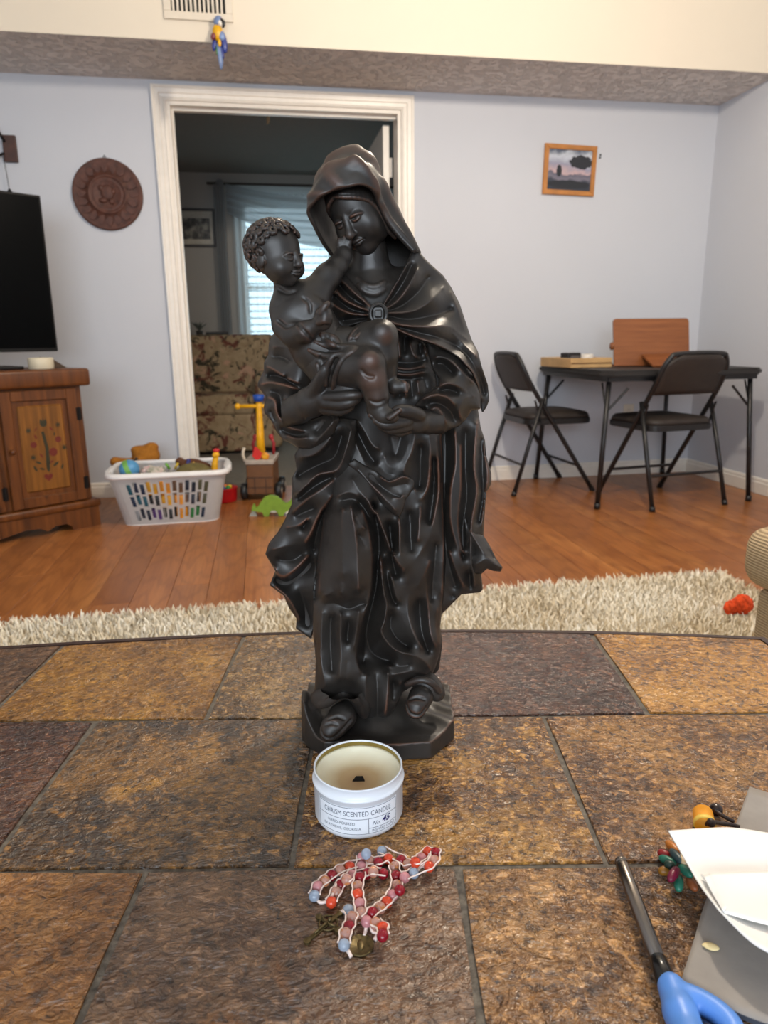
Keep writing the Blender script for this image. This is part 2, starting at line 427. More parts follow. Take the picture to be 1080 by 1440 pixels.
S_umber = slate('umber_slate_with_ochre_stain', (66, 44, 30), (96, 68, 46), (116, 86, 60), gloss=0.36, seed=9, patch=(128, 80, 32), bs=0.7, pw=0.56)
S_bronze = slate('bronze_brown_glossy_slate', (98, 66, 38), (142, 100, 58), (174, 130, 80), gloss=0.24, seed=10, bs=1.15)
def table_outline(inset=0.0, n=24):
    hw = THW-inset; pts = []
    def far(R): return (TFAR-TF0-inset) - 0.15*R*R
    r = 0.055
    for i in range(n+1):
        R = hw-r - 2*(hw-r)*i/n; pts.append((R, far(R)))
    yc = far(hw-r)-r
    for i in range(1, 8): a = math.pi/2*(1+i/7); pts.append((-(hw-r)+r*math.cos(a), yc+r*math.sin(a)))
    low = [(-x, -y) for x, y in pts]
    return pts+low
def clip_poly(poly, hull):
    """clip poly by convex hull (counter-clockwise)"""
    out = poly
    for i in range(len(hull)):
        a, b_ = hull[i], hull[(i+1) % len(hull)]; inp, out = out, []
        ex, ey = b_[0]-a[0], b_[1]-a[1]
        if abs(ex)+abs(ey) < 1e-9: out = inp; continue
        sd = lambda p: ex*(p[1]-a[1])-ey*(p[0]-a[0])
        for j in range(len(inp)):
            p, q_ = inp[j], inp[(j+1) % len(inp)]; sp, sq = sd(p), sd(q_)
            if sp >= 0: out.append(p)
            if sp*sq < 0:
                k = sp/(sp-sq); out.append((p[0]+k*(q_[0]-p[0]), p[1]+k*(q_[1]-p[1])))
        if not out: return []
    return out
ctab = thing('coffee_table', 'coffee table with big slate tile top in ochre and brown', 'table', cam_frame(0, TF0, 0), -YAW)
M_rim = plain('dark_bronze_table_rim', (52, 34, 28), 0.35, bump=0.15, bscale=60)
b = BM(); prism(b, table_outline(0.0), TABLE_Z-0.045, TABLE_Z-0.004); o = obj('top_frame', b, M_rim, ctab)
ro = table_outline(0.0); ri = table_outline(0.008); b = BM()
A = [b.verts.new((p[0], p[1], TABLE_Z-0.005)) for p in ro]; B = [b.verts.new((p[0], p[1], TABLE_Z+0.0005)) for p in ro]
C = [b.verts.new((p[0], p[1], TABLE_Z+0.0005)) for p in ri]; D_ = [b.verts.new((p[0], p[1], TABLE_Z-0.005)) for p in ri]
n = len(ro)
for i in range(n):
    j = (i+1) % n
    b.faces.new((A[i], A[j], B[j], B[i])); b.faces.new((B[i], B[j], C[j], C[i])); b.faces.new((C[i], C[j], D_[j], D_[i]))
obj('edge_band', b, M_rim, ctab)
t = NT('grey_grout'); t.set(Base_Color=t.ramp(t.noise(120, 5), [(0.3, srgb(56, 52, 48)), (0.7, srgb(118, 110, 98))]), Roughness=0.7); t.bump(t.noise(250, 4), 0.6, 0.002)
b = BM(); prism(b, table_outline(0.008), TABLE_Z-0.004, TABLE_Z-0.0022); obj('grout', b, t.m, ctab)
rows = [(0.701, 0.960, [-.684, -.441, -.198, .045, .287, .53, .775], [S_umber, S_ochre, S_olive, S_maroon, S_orange, S_ochre]),
        (0.474, 0.701, [-.803, -.560, -.317, -.076, .171, .415, .66], [S_rust, S_maroon, S_dark, S_gold, S_brown, S_olive]),
        (0.247, 0.474, [-.676, -.433, -.189, .055, .298, .542, .785], [S_dark, S_rust, S_umber, S_bronze, S_brown, S_ochre]),
        (0.020, 0.247, [-.803, -.560, -.317, -.076, .171, .415, .66], [S_ochre, S_brown, S_rust, S_gold, S_umber, S_dark]),
        (-.207, 0.020, [-.676, -.433, -.189, .055, .298, .542, .785], [S_maroon, S_olive, S_rust, S_bronze, S_ochre, S_dark]),
        (-.434, -.207, [-.803, -.560, -.317, -.076, .171, .415, .66], [S_rust, S_gold, S_dark, S_ochre, S_brown, S_olive])]
hull = table_outline(0.009)
for f0, f1, xs, ms in rows:
    for k in range(len(xs)-1):
        g = 0.0027
        x0, x1, y0, y1 = xs[k]+g, xs[k+1]-g, f0-TF0+g, f1-TF0-g
        rect = []
        for (ax, ay), (bx_, by_) in (((x0, y0), (x1, y0)), ((x1, y0), (x1, y1)), ((x1, y1), (x0, y1)), ((x0, y1), (x0, y0))):
            for s in range(3):
                j = 0.0009
                rect.append((ax+(bx_-ax)*s/3+random.uniform(-j, j), ay+(by_-ay)*s/3+random.uniform(-j, j)))
        poly = clip_poly(rect, hull)
        if len(poly) < 3: continue
        b = BM(); prism(b, poly, TABLE_Z-0.008, TABLE_Z, bev=0.0012)
        tl = obj('slate_tile', b, ms[k], ctab)
# legs and stretcher apron
for sx in (-1, 1):
    for sy in (-1, 1):
        b = BM(); lathe(b, [(0.0, 0.0125), (0.020, 0.0125), (0.022, 0.02), (0.028, 0.2), (0.034, TABLE_Z-0.06), (0.034, TABLE_Z-0.045), (0, TABLE_Z-0.045)], 16, Matrix.Translation((sx*0.44, sy*0.48, 0.0)))
        obj('leg', b, M_rim, ctab, True)
b = BM(); box(b, (-0.46, -0.5, TABLE_Z-0.10), (0.46, -0.48, TABLE_Z-0.045)); box(b, (-0.46, 0.48, TABLE_Z-0.10), (0.46, 0.5, TABLE_Z-0.045))
box(b, (-0.46, -0.48, TABLE_Z-0.10), (-0.44, 0.48, TABLE_Z-0.045)); box(b, (0.44, -0.48, TABLE_Z-0.10), (0.46, 0.48, TABLE_Z-0.045))
obj('apron', b, M_rim, ctab)
# ================================================================== CARVED STATUE: modelling tools
ST_R, ST_F = -0.010, 0.700                       # where the statue stands (right / forward of the camera heading)
_cP, _sP, _cr, _sr = math.cos(PITCH), math.sin(PITCH), math.cos(ROLL), math.sin(ROLL)
_RTl = np.array([_cr, _sr*_sP, _sr*_cP]); _UPl = np.array([-_sr, _cr*_sP, _cr*_cP]); _FWl = np.array([0, _cP, -_sP])
_CAMl = np.array([-ST_R, -ST_F, CAMH-TABLE_Z])*1000.0
def W(px, py, d):
    """photo pixel + depth in front of the statue's middle plane (mm) -> statue-local point (mm)"""
    px = np.asarray(px, float); py = np.asarray(py, float); d = np.asarray(d, float)
    dr = _FWl + ((px-540)/FPX)[..., None]*_RTl - ((py-720)/FPX)[..., None]*_UPl
    t = (-d-_CAMl[1])/dr[..., 1]
    return _CAMl + dr*t[..., None]
def Wz(px, py, z):
    dr = _FWl + (px-540)/FPX*_RTl - (py-720)/FPX*_UPl
    return _CAMl + dr*((z-_CAMl[2])/dr[2])
def pxmm(d): return (700.0-d)/998.0*1.0
def set_attr(me, name, arr):
    a = me.attributes.new(name, 'FLOAT', 'POINT'); a.data.foreach_set('value', np.asarray(arr, np.float32))
# ---- 2-D membrane solver
def _down(a, fn):
    h, w_ = a.shape; a = np.pad(a, ((0, h % 2), (0, w_ % 2)), mode='edge')
    s = np.stack([a[0::2, 0::2], a[1::2, 0::2], a[0::2, 1::2], a[1::2, 1::2]]); return fn(s)
def membrane(inside, fixed, val, rhs, iters=90):
    """solve lap(u) = -rhs inside, u = val where fixed, u = 0 outside"""
    h, w_ = inside.shape
    if min(h, w_) > 12:
        i2 = _down(inside, lambda s: s.mean(0) > 0.5)
        fx = _down(fixed.astype(float), lambda s: s.sum(0)); fv = _down(np.where(fixed, val, 0.0), lambda s: s.sum(0))
        f2 = fx > 0; v2 = np.where(f2, fv/np.maximum(fx, 1), 0)
        u2 = membrane(i2, f2 & i2, v2, _down(rhs, lambda s: s.mean(0))*4, iters)
        u = np.repeat(np.repeat(u2, 2, 0), 2, 1)[:h, :w_].copy()
    else:
        u = np.zeros((h, w_)); iters = 200
    free = inside & ~fixed
    u[~inside] = 0; u[fixed] = val[fixed]
    p = np.zeros((h+2, w_+2))
    for _ in range(iters):
        p[1:-1, 1:-1] = u
        n_ = 0.25*(p[:-2, 1:-1]+p[2:, 1:-1]+p[1:-1, :-2]+p[1:-1, 2:]+rhs)
        u = np.where(free, n_, u)
    return u
def blur(u, k=1):
    for _ in range(k):
        p = np.pad(u, 1, mode='edge'); u = (p[:-2, 1:-1]+2*u+p[2:, 1:-1])/4
        p = np.pad(u, 1, mode='edge'); u = (p[1:-1, :-2]+2*u+p[1:-1, 2:])/4
    return u
def relief(name, outline, mids, kf, kb, folds, mat, parent, flat=1.0, hs=1.3, sm=1, cap=1e9):
    """closed carved volume: outline in photo pixels, depth of its middle sheet, rounded front and back, crisp folds.
       folds: (height mm, [(px,py),...])"""
    OL = np.array(outline, float)
    x0, y0 = np.floor(OL.min(0))-2; x1, y1 = np.ceil(OL.max(0))+2
    nx_, ny_ = int(x1-x0)+1, int(y1-y0)+1
    X, Y = np.meshgrid(x0+np.arange(nx_), y0+np.arange(ny_))
    # signed distance to outline
    dist = np.full(X.shape, 1e9); ins = np.zeros(X.shape, bool); CX = X.copy(); CY = Y.copy()
    for i in range(len(OL)):
        a, c = OL[i], OL[(i+1) % len(OL)]; e = c-a; L = e@e
        if L < 1e-9: continue
        t = np.clip(((X-a[0])*e[0]+(Y-a[1])*e[1])/L, 0, 1); qx = a[0]+t*e[0]; qy = a[1]+t*e[1]
        dd = np.hypot(X-qx, Y-qy); m = dd < dist; dist = np.where(m, dd, dist); CX = np.where(m, qx, CX); CY = np.where(m, qy, CY)
        cr = ((a[1] > Y) != (c[1] > Y))
        with np.errstate(divide='ignore', invalid='ignore'):
            xi = (c[0]-a[0])*(Y-a[1])/(c[1]-a[1]+1e-12)+a[0]
        ins ^= cr & (X < xi)
    one = np.ones(X.shape); none = np.zeros(X.shape, bool)
    P = membrane(ins, none, one*0, one*1.0, 120)
    infl = np.sqrt(np.maximum(2*P, 0))**flat
    infl = np.minimum(infl, cap) if cap < 1e8 else infl
    def raster(r1):
     fx = none.copy(); fv = np.zeros(X.shape)
     for hgt, pts in folds:
        n_ = int(sum(math.hypot(pts[i+1][0]-pts[i][0], pts[i+1][1]-pts[i][1]) for i in range(len(pts)-1))*2)+2
        C = crom(pts, n_); ix = np.round(C[:, 0]-x0).astype(int); iy = np.round(C[:, 1]-y0).astype(int)
        tt = np.arange(n_); e_ = np.minimum(tt, n_-1-tt)/max(8.0, min(26.0, n_*0.3)); w_ = np.clip(e_, 0, 1); w_ = w_*w_*(3-2*w_)
        ok = (ix >= 0) & (ix < nx_) & (iy >= 0) & (iy < ny_)
        if r1 is None: ok &= w_ > 0.6
        ix, iy, w_ = ix[ok], iy[ok], w_[ok]
        fx[iy, ix] = True; fv[iy, ix] = hgt if r1 is None else w_*hgt+(1-w_)*r1[iy, ix]
     return fx & ins, fv
    fx, fv = raster(None)
    r1 = membrane(ins, fx, fv, np.zeros(X.shape), 80)
    fx, fv = raster(r1)
    r = membrane(ins, fx, fv, np.zeros(X.shape), 110) if folds else np.zeros(X.shape)
    r = blur(r, sm)*ins*hs
    # middle sheet depth (inverse distance weighting)
    num = 0; den = 0
    for (mx, my, md) in mids:
        w8 = 1.0/((X-mx)**2+(Y-my)**2+400.0)**1.5; num = num+w8*md; den = den+w8
    mid = blur(num/den, 2)
    mm = pxmm(mid)
    front = mid + infl*mm*kf + r; back = mid - infl*mm*kb
    lapl = front*1.0; bl = blur(front, 6); wear = np.clip((front-bl-0.22)/0.6, 0, 1)*(dist > 2)
    cav = np.clip((bl-front-0.1)/0.8, 0, 1)
    # mesh
    idx = np.full(X.shape, -1); k = np.argwhere(ins); idx[ins] = np.arange(len(k))
    bnd = ins & ~(np.roll(ins, 1, 0) & np.roll(ins, -1, 0) & np.roll(ins, 1, 1) & np.roll(ins, -1, 1) & np.roll(np.roll(ins, 1, 0), 1, 1) & np.roll(np.roll(ins, 1, 0), -1, 1) & np.roll(np.roll(ins, -1, 0), 1, 1) & np.roll(np.roll(ins, -1, 0), -1, 1))
    PX = np.where(bnd, CX, X); PY = np.where(bnd, CY, Y)
    fr = np.where(bnd, mid, front); bk = np.where(bnd, mid, back)
    Vf = W(PX[ins], PY[ins], fr[ins]); Vb = W(PX[ins], PY[ins], bk[ins])
    N = len(k); bi = bnd[ins]
    bmap = np.where(bi, np.arange(N), -1); nb = np.where(~bi)[0]; bmap[nb] = N+np.arange(len(nb))
    a = idx[:-1, :-1]; b_ = idx[:-1, 1:]; c = idx[1:, 1:]; d = idx[1:, :-1]
    ok = (a >= 0) & (b_ >= 0) & (c >= 0) & (d >= 0)
    Q = np.stack([a[ok], d[ok], c[ok], b_[ok]], 1)
    Qb = bmap[Q][:, ::-1]
    V = np.vstack([Vf, Vb[nb]])*0.001
    keep = ~(bi[Q].all(1))
    Fq = np.vstack([Q[keep], Qb[keep]])
    me = mesh_np(name, V, Fq)
    set_attr(me, 'wear', np.concatenate([wear[ins], np.zeros(len(nb))]))
    o = obj(name, me, mat, parent, True)
    return o
# ---- volumes
class Vol:
    def __init__(s, lo, hi, h):
        s.h = h; s.lo = np.array(lo, float); s.n = np.ceil((np.array(hi, float)-s.lo)/h).astype(int)+1
        s.f = np.full(s.n, 30.0, np.float32)
    def _sub(s, lo, hi):
        a = np.maximum(0, np.floor((np.asarray(lo)-s.lo)/s.h).astype(int)); b_ = np.minimum(s.n, np.ceil((np.asarray(hi)-s.lo)/s.h).astype(int)+1)
        if np.any(b_ <= a): return None
        sl = tuple(slice(a[i], b_[i]) for i in range(3))
        ax = [(s.lo[i]+s.h*np.arange(a[i], b_[i])).astype(np.float32) for i in range(3)]
        return sl, ax[0][:, None, None], ax[1][None, :, None], ax[2][None, None, :]
    def _put(s, sl, d, k, mode):
        f = s.f[sl]
        if mode == 'add':
            if k > 0: h = np.maximum(k-np.abs(f-d), 0)/k; s.f[sl] = np.minimum(f, d)-h*h*k*0.25
            else: s.f[sl] = np.minimum(f, d)
        elif mode == 'sub':
            d = -d
            if k > 0: h = np.maximum(k-np.abs(f-d), 0)/k; s.f[sl] = np.maximum(f, d)+h*h*k*0.25
            else: s.f[sl] = np.maximum(f, d)
    def cone(s, a, b_, ra, rb, k=2.0, mode='add'):
        a = np.asarray(a, float); b_ = np.asarray(b_, float); R_ = max(ra, rb)+k+3*s.h+2
        q = s._sub(np.minimum(a, b_)-R_, np.maximum(a, b_)+R_)
        if q is None: return s
        sl, x, y, z = q; e = b_-a; L = max(e@e, 1e-9)
        t = np.clip(((x-a[0])*e[0]+(y-a[1])*e[1]+(z-a[2])*e[2])/L, 0, 1)
        d = np.sqrt((x-a[0]-t*e[0])**2+(y-a[1]-t*e[1])**2+(z-a[2]-t*e[2])**2)-(ra+t*(rb-ra))
        s._put(sl, d.astype(np.float32), k, mode); return s
    def ell(s, c, r, k=2.0, mode='add', rot=None):
        c = np.asarray(c, float); r = np.asarray(r, float); R_ = r.max()+k+3*s.h+2
        q = s._sub(c-R_, c+R_)
        if q is None: return s
        sl, x, y, z = q; x = x-c[0]; y = y-c[1]; z = z-c[2]
        if rot is not None:
            m = np.array(rot); x, y, z = (m[0, 0]*x+m[1, 0]*y+m[2, 0]*z, m[0, 1]*x+m[1, 1]*y+m[2, 1]*z, m[0, 2]*x+m[1, 2]*y+m[2, 2]*z)
        k0 = np.sqrt((x/r[0])**2+(y/r[1])**2+(z/r[2])**2); k1 = np.sqrt((x/r[0]**2)**2+(y/r[1]**2)**2+(z/r[2]**2)**2)+1e-9
        s._put(sl, (k0*(k0-1)/k1).astype(np.float32), k, mode); return s
    def poly(s, pts, rs, k=2.0, mode='add'):
        """chain through 3-D points"""
        for i in range(len(pts)-1): s.cone(pts[i], pts[i+1], rs[i], rs[i+1], k if i == 0 else min(k, 1.5) if False else k, mode)
        return s
    def tubec(s, pts, r0, r1=None, k=1.0, mode='add', n=None):
        n = n or max(3, 3*len(pts)); C = crom(pts, n); rr = np.linspace(r0, r0 if r1 is None else r1, n)
        return s.poly(list(C), list(rr), k, mode)
    def pchain(s, pts, k=3.0, mode='add'):
        """chain given as (px,py,d,r_px)"""
        P = [W(p[0], p[1], p[2]) for p in pts]; R_ = [p[3]*pxmm(p[2]) for p in pts]
        return s.poly(P, R_, k, mode)
    def ptube(s, pts, k=1.2, mode='add', n=None):
        C = crom([tuple(W(p[0], p[1], p[2]))+(p[3]*pxmm(p[2]),) for p in pts], n or 3*len(pts))
        return s.poly([c[:3] for c in C], [c[3] for c in C], k, mode)
    def surf(s, px, py, d0=150.0, d1=-60.0):
        d = np.arange(d0, d1, -0.5); P = W(np.full(len(d), px), np.full(len(d), py), d)
        ix = np.round((P-s.lo)/s.h).astype(int); ok = np.all((ix >= 0) & (ix < s.n), axis=1)
        val = np.full(len(d), 9.0); val[ok] = s.f[ix[ok, 0], ix[ok, 1], ix[ok, 2]]
        hit = np.where(val < 0)[0]
        return float(d[hit[0]]) if len(hit) else None
    def skin(s, pts, k=1.2, mode='add', n=None):
        """tube (px,py,offset above the surface mm,r_px) laid on the present surface"""
        C = crom(pts, n or 4*len(pts)); out = []
        for p in C:
            d = s.surf(p[0], p[1])
            if d is not None: out.append((p[0], p[1], d+p[2], p[3]))
        if len(out) < 2: return s
        D = np.array([o[3-1] for o in out]); D = np.convolve(np.pad(D, 1, mode='edge'), [.25, .5, .25], 'valid')
        return s.poly([W(o[0], o[1], d) for o, d in zip(out, D)], [o[3]*pxmm(o[2]) for o in out], k, mode)
    def mesh(s, name, mat=None):
        """-> vertices (mm), quads, wear"""
        f = s.f; g = f < 0
        c8 = [g[i:g.shape[0]-1+i, j:g.shape[1]-1+j, k:g.shape[2]-1+k] for i in (0, 1) for j in (0, 1) for k in (0, 1)]
        anyg = c8[0].copy(); allg = c8[0].copy()
        for q in c8[1:]: anyg |= q; allg &= q
        act = anyg & ~allg; ci = np.argwhere(act); N = len(ci)
        cid = np.full(act.shape, -1, np.int32); cid[act] = np.arange(N)
        offs = [(i, j, k) for i in (0, 1) for j in (0, 1) for k in (0, 1)]
        cv = np.stack([f[ci[:, 0]+o[0], ci[:, 1]+o[1], ci[:, 2]+o[2]] for o in offs], 1).astype(np.float64)
        acc = np.zeros((N, 3)); cnt = np.zeros(N)
        for a in range(8):
            for b_ in range(a+1, 8):
                da = np.array(offs[b_])-np.array(offs[a])
                if np.abs(da).sum() != 1: continue
                m = (cv[:, a] < 0) != (cv[:, b_] < 0)
                t = cv[m, a]/(cv[m, a]-cv[m, b_]); acc[m] += np.array(offs[a])+t[:, None]*da; cnt[m] += 1
        V = s.lo + s.h*(ci+acc/cnt[:, None])
        Fs = []
        for ax in range(3):
            sh = [slice(None)]*3; sh2 = [slice(None)]*3; sh[ax] = slice(0, -1); sh2[ax] = slice(1, None)
            A_ = g[tuple(sh)]; B_ = g[tuple(sh2)]; e = np.argwhere(A_ != B_)
            o1, o2 = [(1, 2), (2, 0), (0, 1)][ax]
            ok = (e[:, o1] > 0) & (e[:, o2] > 0) & (e[:, o1] < g.shape[o1]-1) & (e[:, o2] < g.shape[o2]-1); e = e[ok]
            def cell(da, db):
                q = e.copy(); q[:, o1] -= da; q[:, o2] -= db; return cid[q[:, 0], q[:, 1], q[:, 2]]
            q4 = np.stack([cell(1, 1), cell(0, 1), cell(0, 0), cell(1, 0)], 1)
            flip = ~g[e[:, 0], e[:, 1], e[:, 2]]
            q4[flip] = q4[flip][:, ::-1]; Fs.append(q4)
        Fq = np.vstack(Fs)
        us = np.zeros(N, bool); us[Fq.ravel()] = True; rm_ = np.cumsum(us)-1; V = V[us]; Fq = rm_[Fq]; N = len(V)
        # smooth + wear from local curvature
        ed = np.vstack([Fq[:, [0, 1]], Fq[:, [1, 2]], Fq[:, [2, 3]], Fq[:, [3, 0]]])
        def avg(U):
            S = np.zeros_like(U); n_ = np.zeros(len(U))
            for c in range(U.shape[1]): S[:, c] = np.bincount(ed[:, 0], U[ed[:, 1], c], N)+np.bincount(ed[:, 1], U[ed[:, 0], c], N)
            n_ = np.bincount(ed[:, 0], minlength=N)+np.bincount(ed[:, 1], minlength=N); return S/np.maximum(n_, 1)[:, None]
        V = 0.5*V+0.5*avg(V)
        U = avg(avg(avg(V)))
        nrm = np.zeros_like(V); fn = np.cross(V[Fq[:, 2]]-V[Fq[:, 0]], V[Fq[:, 3]]-V[Fq[:, 1]])
        for c in range(3):
            for q in range(4): nrm[:, c] += np.bincount(Fq[:, q], fn[:, c], N)
        nrm /= np.linalg.norm(nrm, axis=1, keepdims=True)+1e-9
        cv_ = ((V-U)*nrm).sum(1)/s.h
        s.wear = np.clip((cv_-0.09)/0.30, 0, 1)
        for (p, r_, a_) in getattr(s, 'worn', []):
            s.wear = np.maximum(s.wear, a_*np.clip(1.3-np.linalg.norm(V-p, axis=1)/r_, 0, 1))
        return V, Fq
    def build(s, name, mat, parent, M=None):
        V, Fq = s.mesh(name)
        if M is not None: V = V@np.array(M[0]).T+np.array(M[1])
        me = mesh_np(name, V*0.001, Fq); set_attr(me, 'wear', s.wear)
        return obj(name, me, mat, parent, True)
def carved():
    t = NT('dark_stained_carved_wood')
    at = t.n('ShaderNodeAttribute', attribute_name='wear')
    n1 = t.noise(28, 4, 0.6); n2 = t.noise(9, 3)
    base = t.ramp(n1, [(0.3, srgb(30, 27, 25)), (0.7, srgb(46, 42, 38))])
    wf = t.math('MULTIPLY', at.outputs['Fac'], t.ramp(n2, [(0.45, (0.04,)*3), (0.66, (0.72,)*3)]))
    col = t.mix(wf, base, srgb(114, 75, 56))
    t.set(Base_Color=col, Roughness=t.ramp(n1, [(0.3, (0.38,)*3), (0.7, (0.50,)*3)]), Specular_IOR_Level=0.6)
    vo = t.n('ShaderNodeTexVoronoi', feature='F1'); vo.inputs['Scale'].default_value = 120; t.l(t.mapping((1, 1, 0.55)), vo.inputs['Vector'])
    nb = t.bump(vo.outputs['Distance'], 0.10, 0.002)
    t.bump(t.noise(140, 3), 0.10, 0.001, nb)
    return t.m
M_wood = carved()
# ================================================================== STATUE
stat = thing('mother_and_child_statue', 'tall dark carved wooden statue of a veiled mother holding a child', 'statue', cam_frame(ST_R, ST_F, TABLE_Z), -YAW)
def rotm(yaw, pitch, roll):
    a, b_, c = [math.radians(v) for v in (yaw, pitch, roll)]
    Rz = np.array([[math.cos(a), -math.sin(a), 0], [math.sin(a), math.cos(a), 0], [0, 0, 1]])
    Rx = np.array([[1, 0, 0], [0, math.cos(b_), -math.sin(b_)], [0, math.sin(b_), math.cos(b_)]])
    Ry = np.array([[math.cos(c), 0, math.sin(c)], [0, 1, 0], [-math.sin(c), 0, math.cos(c)]])
    return Ry@Rz@Rx
# ---------------------------------------------------------------- back of the mantle (whole cloak behind the figure)
relief('mantle', [(500, 335), (530, 322), (560, 326), (580, 345), (600, 375), (630, 420), (650, 450), (662, 480), (672, 510), (676, 540), (672, 575), (676, 601), (682, 619), (684, 641), (691, 666), (691, 680), (684, 692), (683, 703), (681, 733), (680, 753), (683, 775), (684, 795), (677, 807), (679, 829), (675, 833), (649, 836), (635, 850), (621, 864), (619, 882), (622, 902), (621, 916), (617, 942), (611, 948), (590, 945), (560, 935), (520, 925), (480, 920), (450, 915), (446, 890), (440, 800), (430, 700), (425, 640), (415, 600), (400, 540), (400, 490), (420, 450), (470, 410), (485, 375)],
    [(540, 450, -15), (540, 350, -22), (650, 560, -8), (670, 700, -2), (660, 800, 0), (600, 900, -5), (480, 880, -20), (450, 700, -15), (540, 700, -20)], 0.30, 0.46,
    [(6, [(672, 585), (667, 652), (671, 690), (663, 739), (662, 780), (668, 828)]), (-7, [(655, 600), (654, 650), (656, 700), (650, 745), (652, 790)]),
     (5, [(640, 600), (641, 650), (634, 690), (634, 733), (645, 775), (652, 800)]), (-9, [(626, 600), (627, 660), (625, 720), (627, 760), (634, 800), (642, 830)]),
     (4, [(648, 620), (648, 680), (644, 737), (653, 784)]), (-4, [(677, 610), (678, 660), (679, 700), (672, 740)]), (3, [(681, 620), (686, 668), (681, 710), (677, 745)]),
     (5, [(630, 770), (640, 800), (655, 830)]), (-6, [(625, 800), (630, 830), (640, 842)]), (-5, [(660, 800), (662, 830)])], M_wood, stat)
relief('mantle_corner', [(652, 720), (660, 742), (669, 749), (680, 753), (689, 768), (698, 786), (707, 798), (704, 804), (694, 803), (685, 800), (677, 807), (663, 807), (661, 796), (655, 770)],
    [(660, 745, 12), (661, 800, 12), (685, 790, 14), (706, 800, 16), (680, 757, 6)], 0.55, 0.5,
    [(5, [(659, 740), (672, 765), (685, 784)]), (5, [(661, 797), (674, 791), (685, 785), (696, 793), (706, 800)]), (-3, [(664, 765), (668, 780)]), (-2, [(688, 772), (696, 788)])], M_wood, stat)
